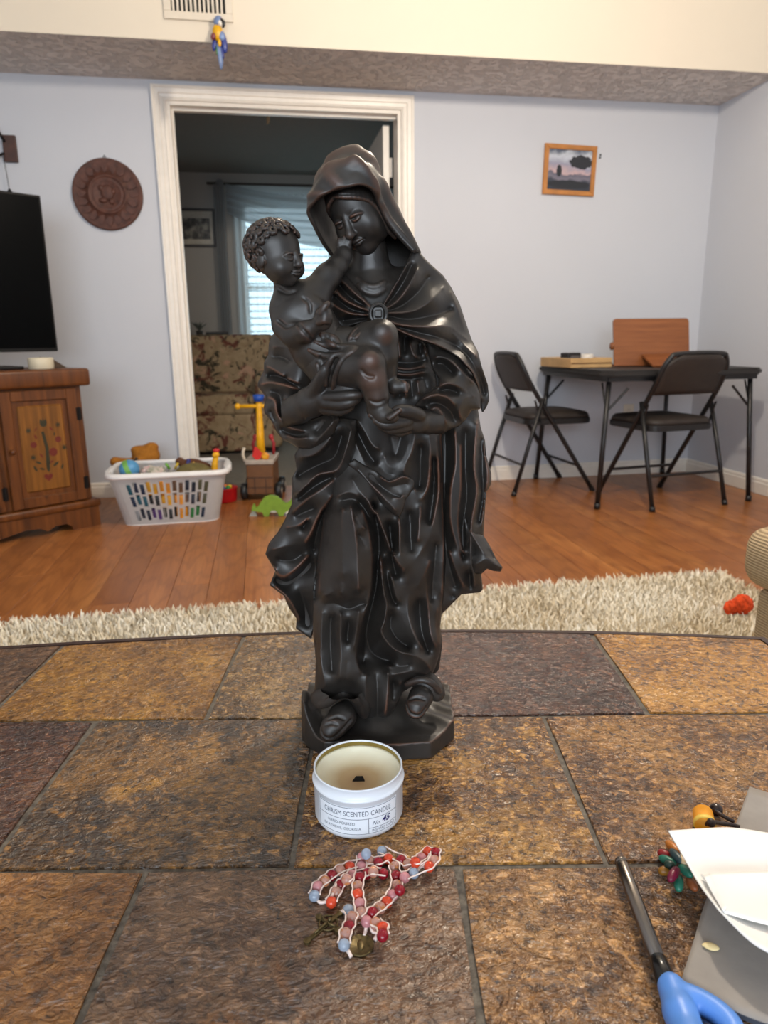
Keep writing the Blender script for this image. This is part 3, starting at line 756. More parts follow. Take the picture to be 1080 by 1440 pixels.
# ---------------------------------------------------------------- gown
gown_folds = [
 # bent leg
 (22, [(492, 706), (500, 750), (503, 790), (504, 836)]), (19, [(482, 710), (481, 760), (482, 815)]), (15, [(482, 815), (480, 838)]), (12, [(479, 858), (479, 899), (478, 962)]),
 (5, [(466, 720), (457, 766), (451, 800), (448, 838)]), (-8, [(456, 700), (448, 760), (444, 800), (441, 850)]),
 (-13, [(522, 705), (530, 732), (533, 770), (529, 823), (517, 874), (513, 905), (510, 938)]), (9, [(508, 712), (519, 752), (523, 791), (521, 833), (511, 868), (501, 920), (508, 952)]),
 (16, [(496, 724), (505, 736), (515, 746)]), (11, [(502, 750), (509, 759), (516, 772)]),
 (11, [(450, 842), (461, 835), (471, 831), (480, 839), (492, 842), (504, 837), (512, 832), (522, 835)]), (4, [(456, 851), (470, 848), (490, 856), (507, 850), (518, 848)]),
 (8, [(453, 852), (451, 900), (451, 930), (459, 972)]), (12, [(504, 856), (503, 875), (496, 920)]), (0, [(466, 862), (465, 900), (468, 952)]), (4, [(491, 868), (488, 908)]), (-2, [(444, 895), (446, 950)]),
 (10, [(489, 925), (486, 960)]), (10, [(470, 700), (490, 692), (508, 700)]), (4, [(475, 706), (495, 702), (508, 708)]),
 # edge of the mantle running down in the middle and swirling round the back foot
 (11, [(492, 668), (505, 690), (520, 708), (532, 730), (545, 760), (555, 785), (566, 800)]), (-3, [(500, 700), (516, 722), (524, 745)]),
 (10, [(533, 775), (537, 810), (540, 835), (544, 850), (541, 874), (536, 888), (546, 905), (560, 916), (580, 921), (597, 930), (608, 944)]),
 (-15, [(516, 892), (520, 912), (534, 925), (556, 931)]), (-6, [(541, 790), (546, 820), (553, 845), (560, 850)]), (4, [(548, 800), (556, 835), (562, 848)]), (-9, [(552, 858), (548, 880), (560, 900), (580, 912)]),
 (9, [(515, 942), (514, 980), (515, 1010)]), (0, [(528, 940), (531, 980), (530, 1013)]), (9, [(545, 940), (546, 970), (541, 1010)]), (-4, [(553, 952), (552, 990)]),
 (9, [(548, 950), (562, 947), (580, 944), (596, 947), (607, 952)]), (3, [(540, 937), (560, 937), (582, 934)]), (6, [(560, 965), (568, 955), (585, 952)]),
 # right half of the skirt
 (6, [(585, 600), (580, 632), (571, 652), (567, 668)]), (7, [(604, 600), (605, 650), (601, 685), (591, 706)]), (6, [(582, 684), (586, 697), (591, 706)]), (-3, [(592, 620), (591, 660), (590, 690)]),
 (9, [(591, 706), (590, 740), (587, 765)]), (6, [(613, 605), (617, 680), (613, 715), (603, 755), (588, 782), (580, 800)]), (10, [(561, 725), (562, 750), (563, 780), (568, 808)]),
 (-2, [(576, 715), (577, 750), (579, 780)]), (-10, [(547, 730), (551, 775), (558, 815)]), (7, [(606, 784), (598, 805), (583, 832)]), (5, [(572, 800), (574, 830), (585, 836)]),
 (3, [(620, 605), (622, 700), (624, 760), (622, 840)]), (-4, [(610, 640), (610, 690), (603, 740)]), (-5, [(614, 760), (610, 800), (606, 850)]),
 (5, [(575, 832), (574, 860), (582, 890), (597, 918)]), (5, [(598, 805), (602, 850), (606, 890), (615, 912)]), (-6, [(590, 840), (592, 885), (604, 922)]), (4, [(616, 850), (613, 880), (618, 910)]),
 # belly drapery under the hands
 (6, [(500, 585), (512, 606), (524, 626), (536, 632)]), (6, [(494, 610), (508, 640), (520, 660), (537, 668)]), (-4, [(500, 600), (515, 633), (530, 655)]),
 (4, [(538, 634), (546, 654), (558, 657), (569, 640), (577, 615)]), (-3, [(548, 606), (556, 640), (566, 606)]), (3, [(530, 645), (541, 664), (556, 668)]),
 # waist
 (4, [(546, 515), (575, 519), (603, 513)]), (1, [(546, 520), (575, 523), (602, 518)]), (4, [(546, 524), (575, 527), (601, 522)]), (-2, [(547, 508), (575, 511), (602, 505)]), (-2, [(548, 531), (575, 533), (600, 529)]),
 (3, [(556, 534), (554, 560)]), (-2, [(563, 534), (562, 562)]), (3, [(570, 534), (571, 560)]), (-2, [(578, 534), (580, 562)]), (3, [(587, 533), (590, 556)]), (-2, [(595, 531), (600, 548)]),
 (4, [(556, 465), (562, 490), (561, 506)]), (-3, [(567, 470), (570, 500)]), (4, [(576, 478), (580, 495), (588, 505)]), (-3, [(588, 482), (592, 500)]), (4, [(597, 486), (600, 500)])]
relief('gown', [(470, 470), (500, 440), (560, 440), (600, 485), (614, 530), (620, 580), (624, 640), (625, 720), (627, 790), (625, 830), (621, 864), (619, 882), (621, 905), (618, 922), (612, 940), (606, 952), (585, 962), (567, 973), (559, 989), (549, 1009), (540, 1016), (530, 1012), (519, 1018), (513, 1006), (508, 1000), (499, 984), (483, 977), (466, 984), (455, 992), (442, 990), (442, 975), (443, 962), (444, 929), (443, 918), (440, 890), (441, 830), (447, 780), (452, 740), (455, 690), (455, 620), (455, 540)],
    [(530, 460, 6), (540, 560, 10), (490, 740, 28), (480, 840, 30), (520, 1010, 42), (460, 985, 42), (610, 850, 4), (600, 700, 4), (610, 940, 18), (570, 920, 22), (600, 600, 8)], 0.42, 0.5, gown_folds, M_wood, stat)
relief('overskirt_fold', [(488, 652), (498, 645), (515, 655), (530, 663), (539, 670), (547, 676), (557, 671), (567, 667), (577, 670), (583, 677), (582, 686), (575, 697), (571, 703), (567, 718), (562, 728), (553, 723), (539, 711), (522, 690), (506, 672)],
    [(495, 655, 44), (540, 690, 47), (580, 680, 42), (562, 725, 48)], 0.34, 0.8,
    [(4, [(498, 655), (518, 677), (540, 700), (560, 722)]), (-3, [(515, 664), (535, 683), (555, 697), (568, 700)]), (5, [(532, 668), (541, 674), (552, 676), (566, 670), (578, 674)]), (-2, [(545, 685), (562, 682), (576, 680)]), (2, [(548, 700), (562, 700), (570, 695)])], M_wood, stat)
# ---------------------------------------------------------------- mantle end gathered under the arm (left of the knee)
relief('mantle_drape', [(414, 640), (417, 660), (410, 673), (411, 687), (410, 709), (401, 730), (391, 748), (378, 764), (373, 779), (380, 791), (387, 803), (379, 823), (399, 838), (407, 856), (417, 870), (416, 884), (438, 899), (444, 870), (442, 830), (446, 795), (454, 755), (464, 720), (480, 694), (493, 664), (500, 630), (502, 590), (480, 588), (450, 600), (425, 620)],
    [(480, 610, 42), (440, 690, 34), (385, 775, 22), (425, 870, -8), (390, 825, 2), (456, 735, 20), (440, 800, 2)], 0.34, 0.42,
    [(9, [(496, 596), (487, 630), (475, 660), (448, 667), (432, 681), (414, 698)]), (-9, [(416, 672), (432, 662), (452, 652), (472, 640), (484, 600)]), (5, [(418, 642), (440, 640), (458, 625), (470, 605)]), (-3, [(430, 650), (452, 640), (468, 622)]),
     (7, [(474, 672), (450, 690), (432, 702), (410, 722)]), (-4, [(472, 668), (442, 684), (416, 706)]), (10, [(472, 690), (456, 712), (447, 728), (437, 750), (427, 766)]), (-3, [(412, 728), (432, 718), (447, 714)]),
     (5, [(397, 742), (421, 738), (440, 724)]), (3, [(378, 774), (402, 768), (427, 764)]), (7, [(382, 796), (397, 811), (416, 800), (438, 776)]), (-4, [(385, 785), (410, 788), (430, 775)]), (-6, [(425, 745), (432, 730)]),
     (-13, [(386, 812), (402, 820), (424, 806), (442, 786)]), (3, [(384, 822), (408, 846), (424, 876)]), (-8, [(418, 822), (428, 850), (434, 886)]), (-9, [(458, 712), (446, 745), (440, 780)])], M_wood, stat)
# ---------------------------------------------------------------- sleeves
relief('sleeve', [(600, 480), (625, 488), (650, 505), (668, 530), (676, 555), (676, 575), (663, 578), (655, 590), (645, 600), (632, 604), (622, 611), (611, 611), (607, 601), (603, 586), (598, 574), (583, 571), (590, 560), (606, 549), (616, 542), (617, 533), (609, 520), (603, 500)],
    [(615, 495, 26), (665, 550, 22), (650, 590, 30), (605, 595, 58), (600, 565, 60), (630, 545, 44)], 0.62, 0.7,
    [(5, [(612, 546), (630, 539), (648, 545), (660, 556)]), (6, [(588, 564), (608, 556), (628, 558), (643, 574)]), (6, [(664, 556), (651, 562), (646, 578), (650, 594)]), (5, [(606, 503), (625, 503), (640, 513), (655, 528), (670, 542)]),
     (-7, [(610, 514), (621, 511), (632, 520), (640, 530)]), (-5, [(614, 551), (632, 548), (648, 555)]), (-5, [(596, 570), (616, 567), (634, 580), (640, 596)]), (4, [(603, 580), (613, 573), (623, 584), (630, 602)]), (-3, [(608, 590), (614, 602)]), (4, [(655, 545), (668, 560)])], M_wood, stat)
relief('sleeve', [(398, 455), (388, 466), (382, 472), (378, 483), (377, 499), (371, 510), (371, 521), (363, 537), (362, 543), (373, 557), (371, 572), (372, 581), (383, 594), (388, 606), (398, 619), (408, 623), (418, 630), (438, 632), (453, 625), (469, 612), (478, 590), (472, 578), (440, 590), (418, 592), (407, 586), (405, 573), (411, 563), (424, 556), (436, 548), (446, 525), (440, 490), (415, 460)],
    [(385, 480, 8), (368, 540, 6), (430, 520, 34), (395, 590, 24), (440, 620, 46), (472, 598, 58), (412, 575, 34)], 0.62, 0.6,
    [(5, [(380, 490), (395, 487), (412, 494), (424, 515)]), (4, [(373, 514), (387, 521), (405, 534), (428, 540)]), (-7, [(374, 529), (395, 529), (422, 546)]), (-4, [(380, 503), (396, 502), (412, 512)]),
     (6, [(364, 541), (380, 538), (398, 541), (424, 548)]), (5, [(374, 558), (386, 563), (390, 582), (402, 602)]), (-5, [(378, 550), (394, 556), (396, 580), (402, 590)]), (6, [(400, 556), (399, 585), (405, 600), (432, 607)]),
     (-4, [(392, 600), (410, 611), (434, 611)]), (5, [(400, 611), (418, 617), (438, 615)]), (5, [(440, 628), (452, 613), (463, 600), (474, 586)]), (-4, [(442, 610), (452, 600), (458, 590)]), (-3, [(380, 575), (388, 595)])], M_wood, stat)
# ---------------------------------------------------------------- shoulder cape (mantle over the shoulders, pinned on the chest)
relief('cape', [(583, 345), (588, 352), (601, 367), (612, 377), (623, 387), (634, 403), (646, 426), (654, 450), (663, 477), (672, 494), (678, 517), (686, 541), (688, 563), (684, 573), (678, 582), (674, 560), (670, 543), (663, 525), (645, 505), (628, 494), (605, 484), (583, 477), (561, 468), (548, 459), (539, 451), (531, 444), (533, 434), (539, 425), (548, 408), (559, 392), (572, 368)],
    [(582, 350, 24), (560, 400, 36), (533, 441, 52), (630, 405, 0), (660, 470, 2), (605, 480, 50), (655, 512, 44), (684, 560, 14), (600, 420, 26)], 0.36, 0.5,
    [(5, [(536, 440), (560, 440), (585, 436), (610, 419), (628, 400)]), (5, [(538, 447), (562, 457), (592, 459), (630, 459), (644, 468), (660, 480)]), (-4, [(542, 443), (575, 449), (612, 443), (640, 432)]),
     (6, [(537, 432), (549, 412), (561, 390), (576, 362)]), (5, [(539, 436), (558, 424), (575, 402), (590, 372)]), (-4, [(540, 433), (556, 414), (570, 392), (582, 366)]), (-4, [(542, 438), (565, 430), (590, 408), (605, 385)]),
     (5, [(546, 457), (583, 474), (612, 484), (640, 499), (660, 518), (671, 540), (677, 566)]), (-4, [(552, 458), (590, 468), (625, 478), (655, 498), (674, 530), (682, 560)]), (4, [(634, 466), (650, 482), (676, 506)]), (3, [(632, 404), (644, 436), (655, 470)])], M_wood, stat)
relief('cape', [(460, 398), (468, 386), (482, 380), (496, 398), (511, 417), (524, 430), (534, 440), (529, 450), (510, 453), (488, 460), (468, 460), (458, 432)],
    [(470, 395, 32), (462, 440, 36), (500, 430, 46), (531, 442, 54)], 0.4, 0.8,
    [(5, [(474, 388), (490, 404), (509, 421), (530, 438)]), (5, [(466, 398), (481, 419), (500, 430), (528, 441)]), (-5, [(472, 395), (494, 419), (516, 432)]), (4, [(464, 426), (490, 440), (525, 444)]), (-5, [(466, 412), (492, 434), (520, 441)]), (-6, [(474, 452), (500, 448), (520, 446)])], M_wood, stat)
b = BM(); C_ = W(532, 441, 64)*0.001
ringp = [C_+np.array([7.0*math.cos(a), -0.5, 8.0*math.sin(a)])*0.001 for a in [2*math.pi*k/20 for k in range(20)]]
tube(b, ringp, 0.0017, 8, closed=True); box(b, tuple(C_-np.array([.0032, .003, .0032])), tuple(C_+np.array([.0032, .004, .0032])), 0.001)
box(b, tuple(C_-np.array([.006, -.001, .007])), tuple(C_+np.array([.006, .009, .007])), 0.002)
obj('clasp', b, M_wood, stat, False)
# ---------------------------------------------------------------- chest and neck of the woman
v = Vol(W(455, 455, 0)-[0, 60, 10], W(600, 330, 60)+[20, 70, 20], 1.2)
v.ell(W(525, 440, 8), (52, 30, 36), 4); v.pchain([(520, 350, 14, 23), (522, 385, 12, 25), (525, 410, 14, 40)], 8)
v.pchain([(470, 400, 8, 26), (525, 420, 5, 38), (595, 400, 0, 26)], 8)
for yy in (394, 403): v.skin([(504, yy-2, -0.6, 2.6), (514, yy+7, -0.6, 2.8), (528, yy+10, -0.6, 2.8), (541, yy+3, -0.6, 2.6)], 2.0)
v.build('bust', M_wood, stat)
# ---------------------------------------------------------------- heads
def head(h=0.7, baby=False):
    v = Vol((-40, -48, -50), (40, 44, 46), h)
    m = -1.0
    if not baby:
        v.ell((0, 6, 8), (25, 31, 29), 3); v.ell((0, -6, -10), (21.0, 22, 26), 8)
        v.ell((0, -17, -30.5), (7.5, 7, 6.5), 9)
        for s in (-1, 1):
            v.ell((s*11.6, -15.4, -13), (9.8, 9, 10.4), 8); v.ell((s*14, -4, -22), (6, 9, 9), 8)
            v.ell((s*9.5, -31.0, 0.2), (6.2, 4.8, 3.4), 6, 'sub')
            v.ell((s*9.2, -20.4, 0.4), (5.9, 5.7, 4.7), 1.0)
            v.tubec([(s*3.8, -24.4, -0.2), (s*6.5, -26.7, 1.4), (s*9.6, -26.9, 1.5), (s*13, -24.4, 0.7), (s*15.4, -21.4, -1.0)], 0.9, 0.8, 1.0)
            v.tubec([(s*4.2, -24.6, -0.9), (s*7, -26.1, -2.8), (s*10, -26.0, -3.1), (s*13.2, -23.6, -2.0)], 0.8, 0.6, 1.2)
            v.tubec([(s*4.5, -26.0, -0.6), (s*8, -27.6, -0.7), (s*12.5, -25.4, -1.0)], 0.55, 0.4, 0.5, 'sub')
            v.ell((s*2.6, -29.0, -12.4), (2.0, 2.8, 1.9), 1.8); v.ell((s*1.5, -31.6, -14.0), (0.9, 1.2, 0.7), 0.8, 'sub')
            v.tubec([(s*5.8, -25.6, -20.6), (s*2.8, -27.9, -19.2), (s*0.6, -28.9, -19.3)], 1.1, 1.4, 1.8)
            v.ell((s*6.8, -25.8, -20.8), (1.1, 1.1, 1.1), 1.2, 'sub')
        v.tubec([(0, -25.6, 3), (0, -27.8, -4), (0, -31.0, -9.5), (0, -32.8, -12)], 1.5, 2.3, 3.0)
        v.ell((0, -27.2, -22.4), (3.9, 2.4, 1.7), 1.8)
        v.tubec([(-5.6, -27.0, -20.6), (-2.6, -29.5, -20.5), (0, -30.2, -20.8), (2.6, -29.5, -20.5), (5.6, -27.0, -20.6)], 0.6, 0.6, 0.5, 'sub')
        v.ell((0, -29.2, -25.6), (3.6, 2.2, 1.1), 1.8, 'sub')
    else:
        v.ell((0, 5, 9), (28, 31, 27), 3); v.ell((0, -8, -9), (23.5, 21, 22), 8); v.ell((0, -19, -25), (7.5, 7, 6), 8)
        for s in (-1, 1):
            v.ell((s*12.5, -18, -13), (10.4, 9.4, 9.6), 7); v.ell((s*10.0, -33.4, 0.3), (6.3, 4.8, 3.2), 6, 'sub')
            v.ell((s*9.8, -22.6, 0), (6.2, 5.6, 5.0), 0.8)
            v.tubec([(s*4.2, -26.4, 0.4), (s*7, -28.4, 2.7), (s*10, -28.6, 3.2), (s*13.4, -26.0, 2.2), (s*15.8, -23, -0.2)], 1.0, 0.8, 1.0)
            v.tubec([(s*4.6, -26.6, -1.2), (s*7.4, -27.9, -3.5), (s*10.4, -27.8, -3.8), (s*13.4, -25.6, -2.6)], 0.9, 0.7, 1.2)
            v.tubec([(s*5.0, -27.6, 0.9), (s*8.4, -29.0, 1.4), (s*13, -26.8, 0.8)], 0.55, 0.4, 0.5, 'sub')
            v.ell((s*2.8, -29.8, -9.2), (2.1, 2.5, 1.9), 1.8); v.ell((s*1.5, -32.0, -10.8), (0.9, 1.2, 0.7), 0.8, 'sub')
            v.tubec([(s*5.8, -27.2, -17.0), (s*2.9, -29.8, -15.4), (s*0.6, -30.8, -15.6)], 1.3, 1.7, 1.6)
            v.ell((s*6.9, -27.2, -17.2), (1.6, 1.6, 1.6), 1.2, 'sub')
            v.ell((s*26, 1, -6), (3.2, 6, 8), 2)
        v.tubec([(0, -27.4, 4), (0, -28.8, -2), (0, -31.4, -6.5), (0, -32.6, -8.6)], 1.7, 2.6, 3.0)
        v.ell((0, -29.6, -18.8), (4.0, 2.6, 2.0), 1.4)
        v.tubec([(-5.6, -28.6, -17.0), (-2.6, -31.2, -16.8), (0, -31.8, -17.1), (2.6, -31.2, -16.8), (5.6, -28.6, -17.0)], 0.75, 0.75, 0.5, 'sub')
        v.ell((0, -30.8, -22), (4, 2.2, 1.2), 1.5, 'sub')
    return v
HW = rotm(-33, 21, -18); HC = W(503, 294, 24)
v = head(0.7)
v.build('woman_head', M_wood, stat, (HW*0.97, HC))
# hair band under the veil: wavy strands framing the face
v = Vol((-42, -48, -50), (42, 44, 46), 0.8)
for s in (-1, 1):
    for k_ in range(5):
        o1 = k_*1.7
        v.tubec([(s*0.6, -24.5+o1*0.9, 22.0+o1*1.4), (s*8, -25+o1, 18.5+o1*1.5), (s*15, -20.5+o1, 13.5+o1*1.2), (s*20.5-0, -12+o1, 5+o1), (s*22.5, -7+o1, -6), (s*22+s*(k_ % 2)*1.6, -6+o1, -16), (s*20.5, -4+o1, -27), (s*21, 0+o1, -36)], 2.0, 2.3, 0.5, n=22)
v.ell((0, 7, 10), (26, 31.5, 29.5), 1.0); v.ell((0, -34, -4), (18.5, 18, 26), 1.0, 'sub')
v.build('hair', M_wood, stat, (HW*0.97, HC))
# ---------------------------------------------------------------- veil (hood)
brim = [(466, 362, 14), (452, 342, 30), (440, 319, 42), (431, 298, 50), (440, 284, 58), (461, 270, 63), (487, 262, 66), (510, 259, 64), (527, 268, 56), (536, 290, 46), (546, 311, 42), (563, 332, 40), (584, 352, 38)]
r1 = [(468, 360, 2), (457, 338, 14), (444, 312, 28), (433, 284, 40), (440, 266, 52), (455, 246, 57), (482, 234, 60), (512, 231, 57), (533, 250, 46), (546, 280, 36), (558, 303, 31), (573, 326, 28), (588, 354, 28)]
r2 = [(474, 356, -14), (464, 326, 0), (450, 292, 14), (442, 264, 26), (454, 242, 32), (467, 224, 34), (492, 211, 32), (517, 221, 28), (538, 254, 16), (557, 284, 10), (570, 312, 8), (582, 338, 8), (594, 362, 6)]
r3 = [(490, 360, -34), (478, 330, -26), (468, 295, -18), (458, 265, -12), (465, 242, -10), (480, 224, -8), (497, 214, -8), (514, 222, -10), (530, 252, -16), (544, 285, -18), (556, 312, -20), (570, 338, -20), (592, 366, -18)]
r4 = [(510, 365, -46), (505, 340, -46), (500, 310, -44), (496, 285, -40), (496, 270, -36), (498, 260, -34), (502, 254, -33), (506, 260, -34), (514, 275, -36), (522, 295, -38), (532, 318, -40), (545, 342, -40), (570, 368, -36)]
rings = [[W(*p) for p in R_] for R_ in (brim, r1, r2, r3, r4)]
NS, NTT = 110, 46
G = np.array([crom(R_, NS) for R_ in rings])                         # 5 x NS x 3
G = np.stack([crom(G[:, i], NTT) for i in range(NS)], 0)             # NS x NTT x 3
dS = np.gradient(G, axis=0); dT = np.gradient(G, axis=1); NR = np.cross(dS, dT); NR /= np.linalg.norm(NR, axis=2, keepdims=True)+1e-9
ctr = W(505, 300, 0); sg = np.sign(((G-ctr)*NR).sum(2).mean()); NR *= sg
SS, TT = np.meshgrid(np.linspace(0, 12, NS), np.linspace(0, 4, NTT), indexing='ij')
def crease(s0, t0, s1, t1, hgt, wd):
    e = np.array([s1-s0, t1-t0]); L = e@e; tt = np.clip(((SS-s0)*e[0]+(TT-t0)*e[1])/L, 0, 1)
    dd = np.hypot(SS-s0-tt*e[0], (TT-t0-tt*e[1])*1.3); return hgt*np.maximum(0, 1-dd/wd)
disp = 1.35*(crease(4.0, 1.6, 6.5, 1.15, 2.6, 0.5)+crease(6.5, 1.15, 8.2, 0.2, 2.4, 0.45)+crease(4.6, 1.9, 7.6, 1.75, 2.4, 0.4)+crease(7.2, 1.7, 9.5, 1.0, 0.7, 0.5)+crease(5.6, 0.2, 5.2, 1.2, 1.6, 0.5)+crease(9.0, 0.2, 12, 0.3, 1.8, 0.3)+crease(8.2, 1.3, 12, 1.2, 1.6, 0.4)+crease(6.3, 2.0, 7.2, 1.7, 1.4, 0.4)+crease(5.0, 1.9, 6.4, 2.0, 1.6, 0.35)+crease(3.2, 1.2, 4.6, 0.1, 1.4, 0.4))
disp -= crease(5.0, 1.5, 7.0, 1.4, 1.8, 0.4)+crease(8.6, 0.7, 12, 0.8, 2.0, 0.4)+crease(6.3, 0.6, 7.4, 0.7, 1.2, 0.5)
Go = G+NR*disp[..., None]; Gi = G-NR*3.2
Vv = np.vstack([Go.reshape(-1, 3), Gi.reshape(-1, 3)])*0.001
ids = np.arange(NS*NTT).reshape(NS, NTT); a, b_, c, d = ids[:-1, :-1], ids[1:, :-1], ids[1:, 1:], ids[:-1, 1:]
Q = np.stack([a, b_, c, d], -1).reshape(-1, 4); K = NS*NTT
def strip(l): return np.stack([l[:-1], l[1:], l[1:]+K, l[:-1]+K], 1)
per = np.concatenate([ids[:, 0], ids[-1, 1:], ids[::-1, -1][1:], ids[0, ::-1][1:]])
Fq = np.vstack([Q if sg > 0 else Q[:, ::-1], (Q[:, ::-1] if sg > 0 else Q)+K, strip(per)])
me = mesh_np('veil', Vv, Fq); wv = np.clip(np.abs(disp)/2.4, 0, 1)*(disp > 0.9); wv[:, 0] = 0.8
set_attr(me, 'wear', np.concatenate([0.55*wv.ravel(), np.zeros(K)]))
o = obj('veil', me, M_wood, stat, True)
bmx = BM(); bmx.from_mesh(o.data); bmesh.ops.recalc_face_normals(bmx, faces=bmx.faces); bmx.to_mesh(o.data); bmx.free(); o.data.shade_smooth()
# ---------------------------------------------------------------- hands of the woman
v = Vol(W(395, 605, 60)-[0, 60, 0], W(515, 505, 60)+[8, 60, 0], 0.8)
v.pchain([(402, 582, 40, 19), (420, 575, 52, 19), (438, 565, 64, 20), (456, 560, 74, 17)], 6)
v.pchain([(450, 552, 70, 13), (462, 566, 74, 12)], 5)
for pts in ([(456, 549, 76, 9), (476, 546, 84, 8), (492, 547, 88, 7), (504, 551, 88, 5.5)], [(458, 558, 80, 9), (478, 558, 88, 8.4), (494, 556, 92, 7), (507, 555, 91, 5.2)],
            [(458, 567, 80, 8.5), (478, 569, 87, 8), (492, 566, 90, 7), (503, 561, 89, 5.2)], [(456, 575, 76, 8), (474, 578, 82, 7), (486, 576, 84, 6), (494, 572, 84, 4.8)]):
    v.ptube(pts, 0.9)
v.ptube([(440, 556, 70, 12), (447, 543, 80, 9.5), (453, 530, 88, 8), (459, 517, 92, 6.5)], 3)
v.build('hand', M_wood, stat)
v = Vol(W(512, 625, 60)-[0, 70, 0], W(625, 560, 60)+[0, 60, 5], 0.8)
v.pchain([(622, 592, 52, 17), (602, 594, 62, 15), (585, 593, 72, 15), (572, 592, 78, 13)], 5)
for pts in ([(574, 586, 82, 8), (556, 588, 92, 7.5), (540, 590, 96, 7), (522, 584, 96, 5)], [(573, 593, 84, 8), (556, 596, 94, 7.5), (542, 597, 98, 7), (529, 592, 98, 5)],
            [(573, 600, 82, 7.5), (557, 603, 90, 7), (545, 603, 93, 6.5), (535, 599, 93, 5)], [(574, 605, 76, 6.5), (562, 608, 82, 6), (552, 607, 84, 5)]):
    v.ptube(pts, 0.9)
v.ptube([(590, 584, 80, 9), (577, 579, 90, 8), (565, 577, 95, 7), (556, 577, 96, 5)], 2.5)
v.build('hand', M_wood, stat)
# ---------------------------------------------------------------- child
child = bpy.data.objects.new('child_figure', None)
v = Vol(W(365, 600, 60)-[0, 75, 0], W(580, 330, 60)+[0, 70, 5], 1.0)
v.pchain([(402, 395, 62, 17), (408, 412, 60, 19)], 6)                                                     # neck
v.pchain([(412, 430, 58, 24), (432, 455, 62, 35), (450, 488, 66, 36), (472, 515, 66, 36)], 10)            # trunk
v.pchain([(401, 432, 66, 18), (430, 425, 66, 22), (446, 412, 62, 18)], 9)                                 # shoulders
v.pchain([(398, 440, 68, 17), (402, 458, 76, 16.5), (412, 472, 84, 15)], 7); v.pchain([(412, 472, 84, 14.5), (430, 466, 96, 13.5), (447, 456, 102, 9.5)], 4)
v.pchain([(444, 410, 60, 17), (460, 390, 54, 15.5), (474, 374, 46, 13.5)], 8); v.pchain([(474, 374, 46, 13), (483, 360, 40, 10.5), (486, 350, 36, 9.5)], 4)
for pts in ([(484, 352, 38, 5), (484, 342, 40, 4.2), (485, 334, 40, 3.4)], [(488, 352, 38, 5), (490, 343, 40, 4.2), (492, 336, 40, 3.4)], [(480, 352, 38, 5), (478, 344, 40, 4.2), (478, 337, 40, 3.4)]): v.ptube(pts, 1)
# fist
v.ell(W(455, 447, 102), (7.6, 7, 10), 3)
for k_, (dx, dy) in enumerate(((0, 0), (1, 5.2), (1.2, 10.4), (0, 15))):
    v.ptube([(448+dx, 439+dy, 108, 4.0), (456+dx, 436+dy, 112, 4.2), (463+dx, 438+dy, 108, 3.6)], 0.7)
v.ptube([(452, 440, 112, 4), (457, 431, 113, 3.8), (462, 426, 112, 3.0)], 1.2)
# legs
v.pchain([(474, 522, 66, 31), (500, 516, 84, 28), (518, 514, 96, 23)], 9); v.pchain([(518, 512, 96, 22), (524, 535, 98, 18), (530, 558, 96, 15.5), (531, 572, 94, 12.5)], 6)
v.pchain([(528, 578, 92, 12), (540, 584, 98, 11), (552, 586, 102, 9)], 5)
for k_ in range(5):
    v.ptube([(545+k_*3.6, 585-k_*1.6, 104, 4.2), (548+k_*3.7, 588-k_*2.8, 109, 3.6-k_*0.15)], 0.6)
v.pchain([(490, 500, 62, 27), (518, 482, 74, 25), (536, 474, 82, 21)], 9); v.pchain([(536, 472, 82, 21), (540, 500, 80, 18), (542, 522, 76, 14.5), (540, 536, 74, 11.5)], 6)
v.pchain([(542, 540, 74, 11), (556, 544, 80, 10), (570, 544, 82, 7)], 4)
for k_ in range(4): v.ptube([(563+k_*1.0, 538+k_*3.4, 82, 3.6), (570+k_*0.4, 539+k_*3.6, 85, 3)], 0.6)
# kneecaps, chest, creases
for (px_, py_, r_) in ((521, 506, 9), (538, 466, 8)): 
    d_ = v.surf(px_, py_); v.ell(W(px_, py_, d_-2.5), (6, 4, 6), 6)
for (px_, py_, r_) in ((416, 437, 9), (440, 434, 8)): 
    d_ = v.surf(px_, py_); v.ell(W(px_, py_, d_-4), (9, 5, 7), 8)
for pts in ([(390, 450, -0.2, 1.3), (402, 459, -0.2, 1.5), (412, 457, -0.2, 1.2)], [(418, 454, 0, 1.0), (430, 468, 0, 1.4), (442, 480, 0, 1.0)], [(392, 407, 0, 1.2), (403, 412, 0, 1.3), (416, 410, 0, 1.0)], [(519, 563, 0, 1.0), (530, 567, 0, 1.4), (541, 563, 0, 1.0)],
            [(508, 520, 0, 1.0), (516, 529, 0, 1.4), (526, 530, 0, 1.0)], [(425, 418, 0, 1.0), (435, 426, 0, 1.2), (437, 440, 0, 0.8)]): v.skin(pts, 1.8, 'sub')
v.worn = [(W(521, 507, v.surf(521, 507)), 8, 1.0), (W(526, 535, v.surf(526, 535)), 12, 0.7), (W(528, 553, v.surf(528, 553)), 9, 0.5), (W(512, 512, v.surf(512, 512)), 6, 0.6), (W(543, 472, v.surf(543, 472)), 7, 0.7)]
cb = v.build('child_figure', M_wood, stat)
bpy.data.objects.remove(child); child = cb; child.name = 'child_figure'
v = head(0.7, True)
HCH = rotm(58, 8, -3); CC = W(389, 360, 74)
v.build('child_head', M_wood, child, (HCH*0.735, CC))
v = Vol((-42, -44, -40), (42, 46, 50), 0.8)
rr_ = random.Random(3)
gold = math.pi*(3-math.sqrt(5))
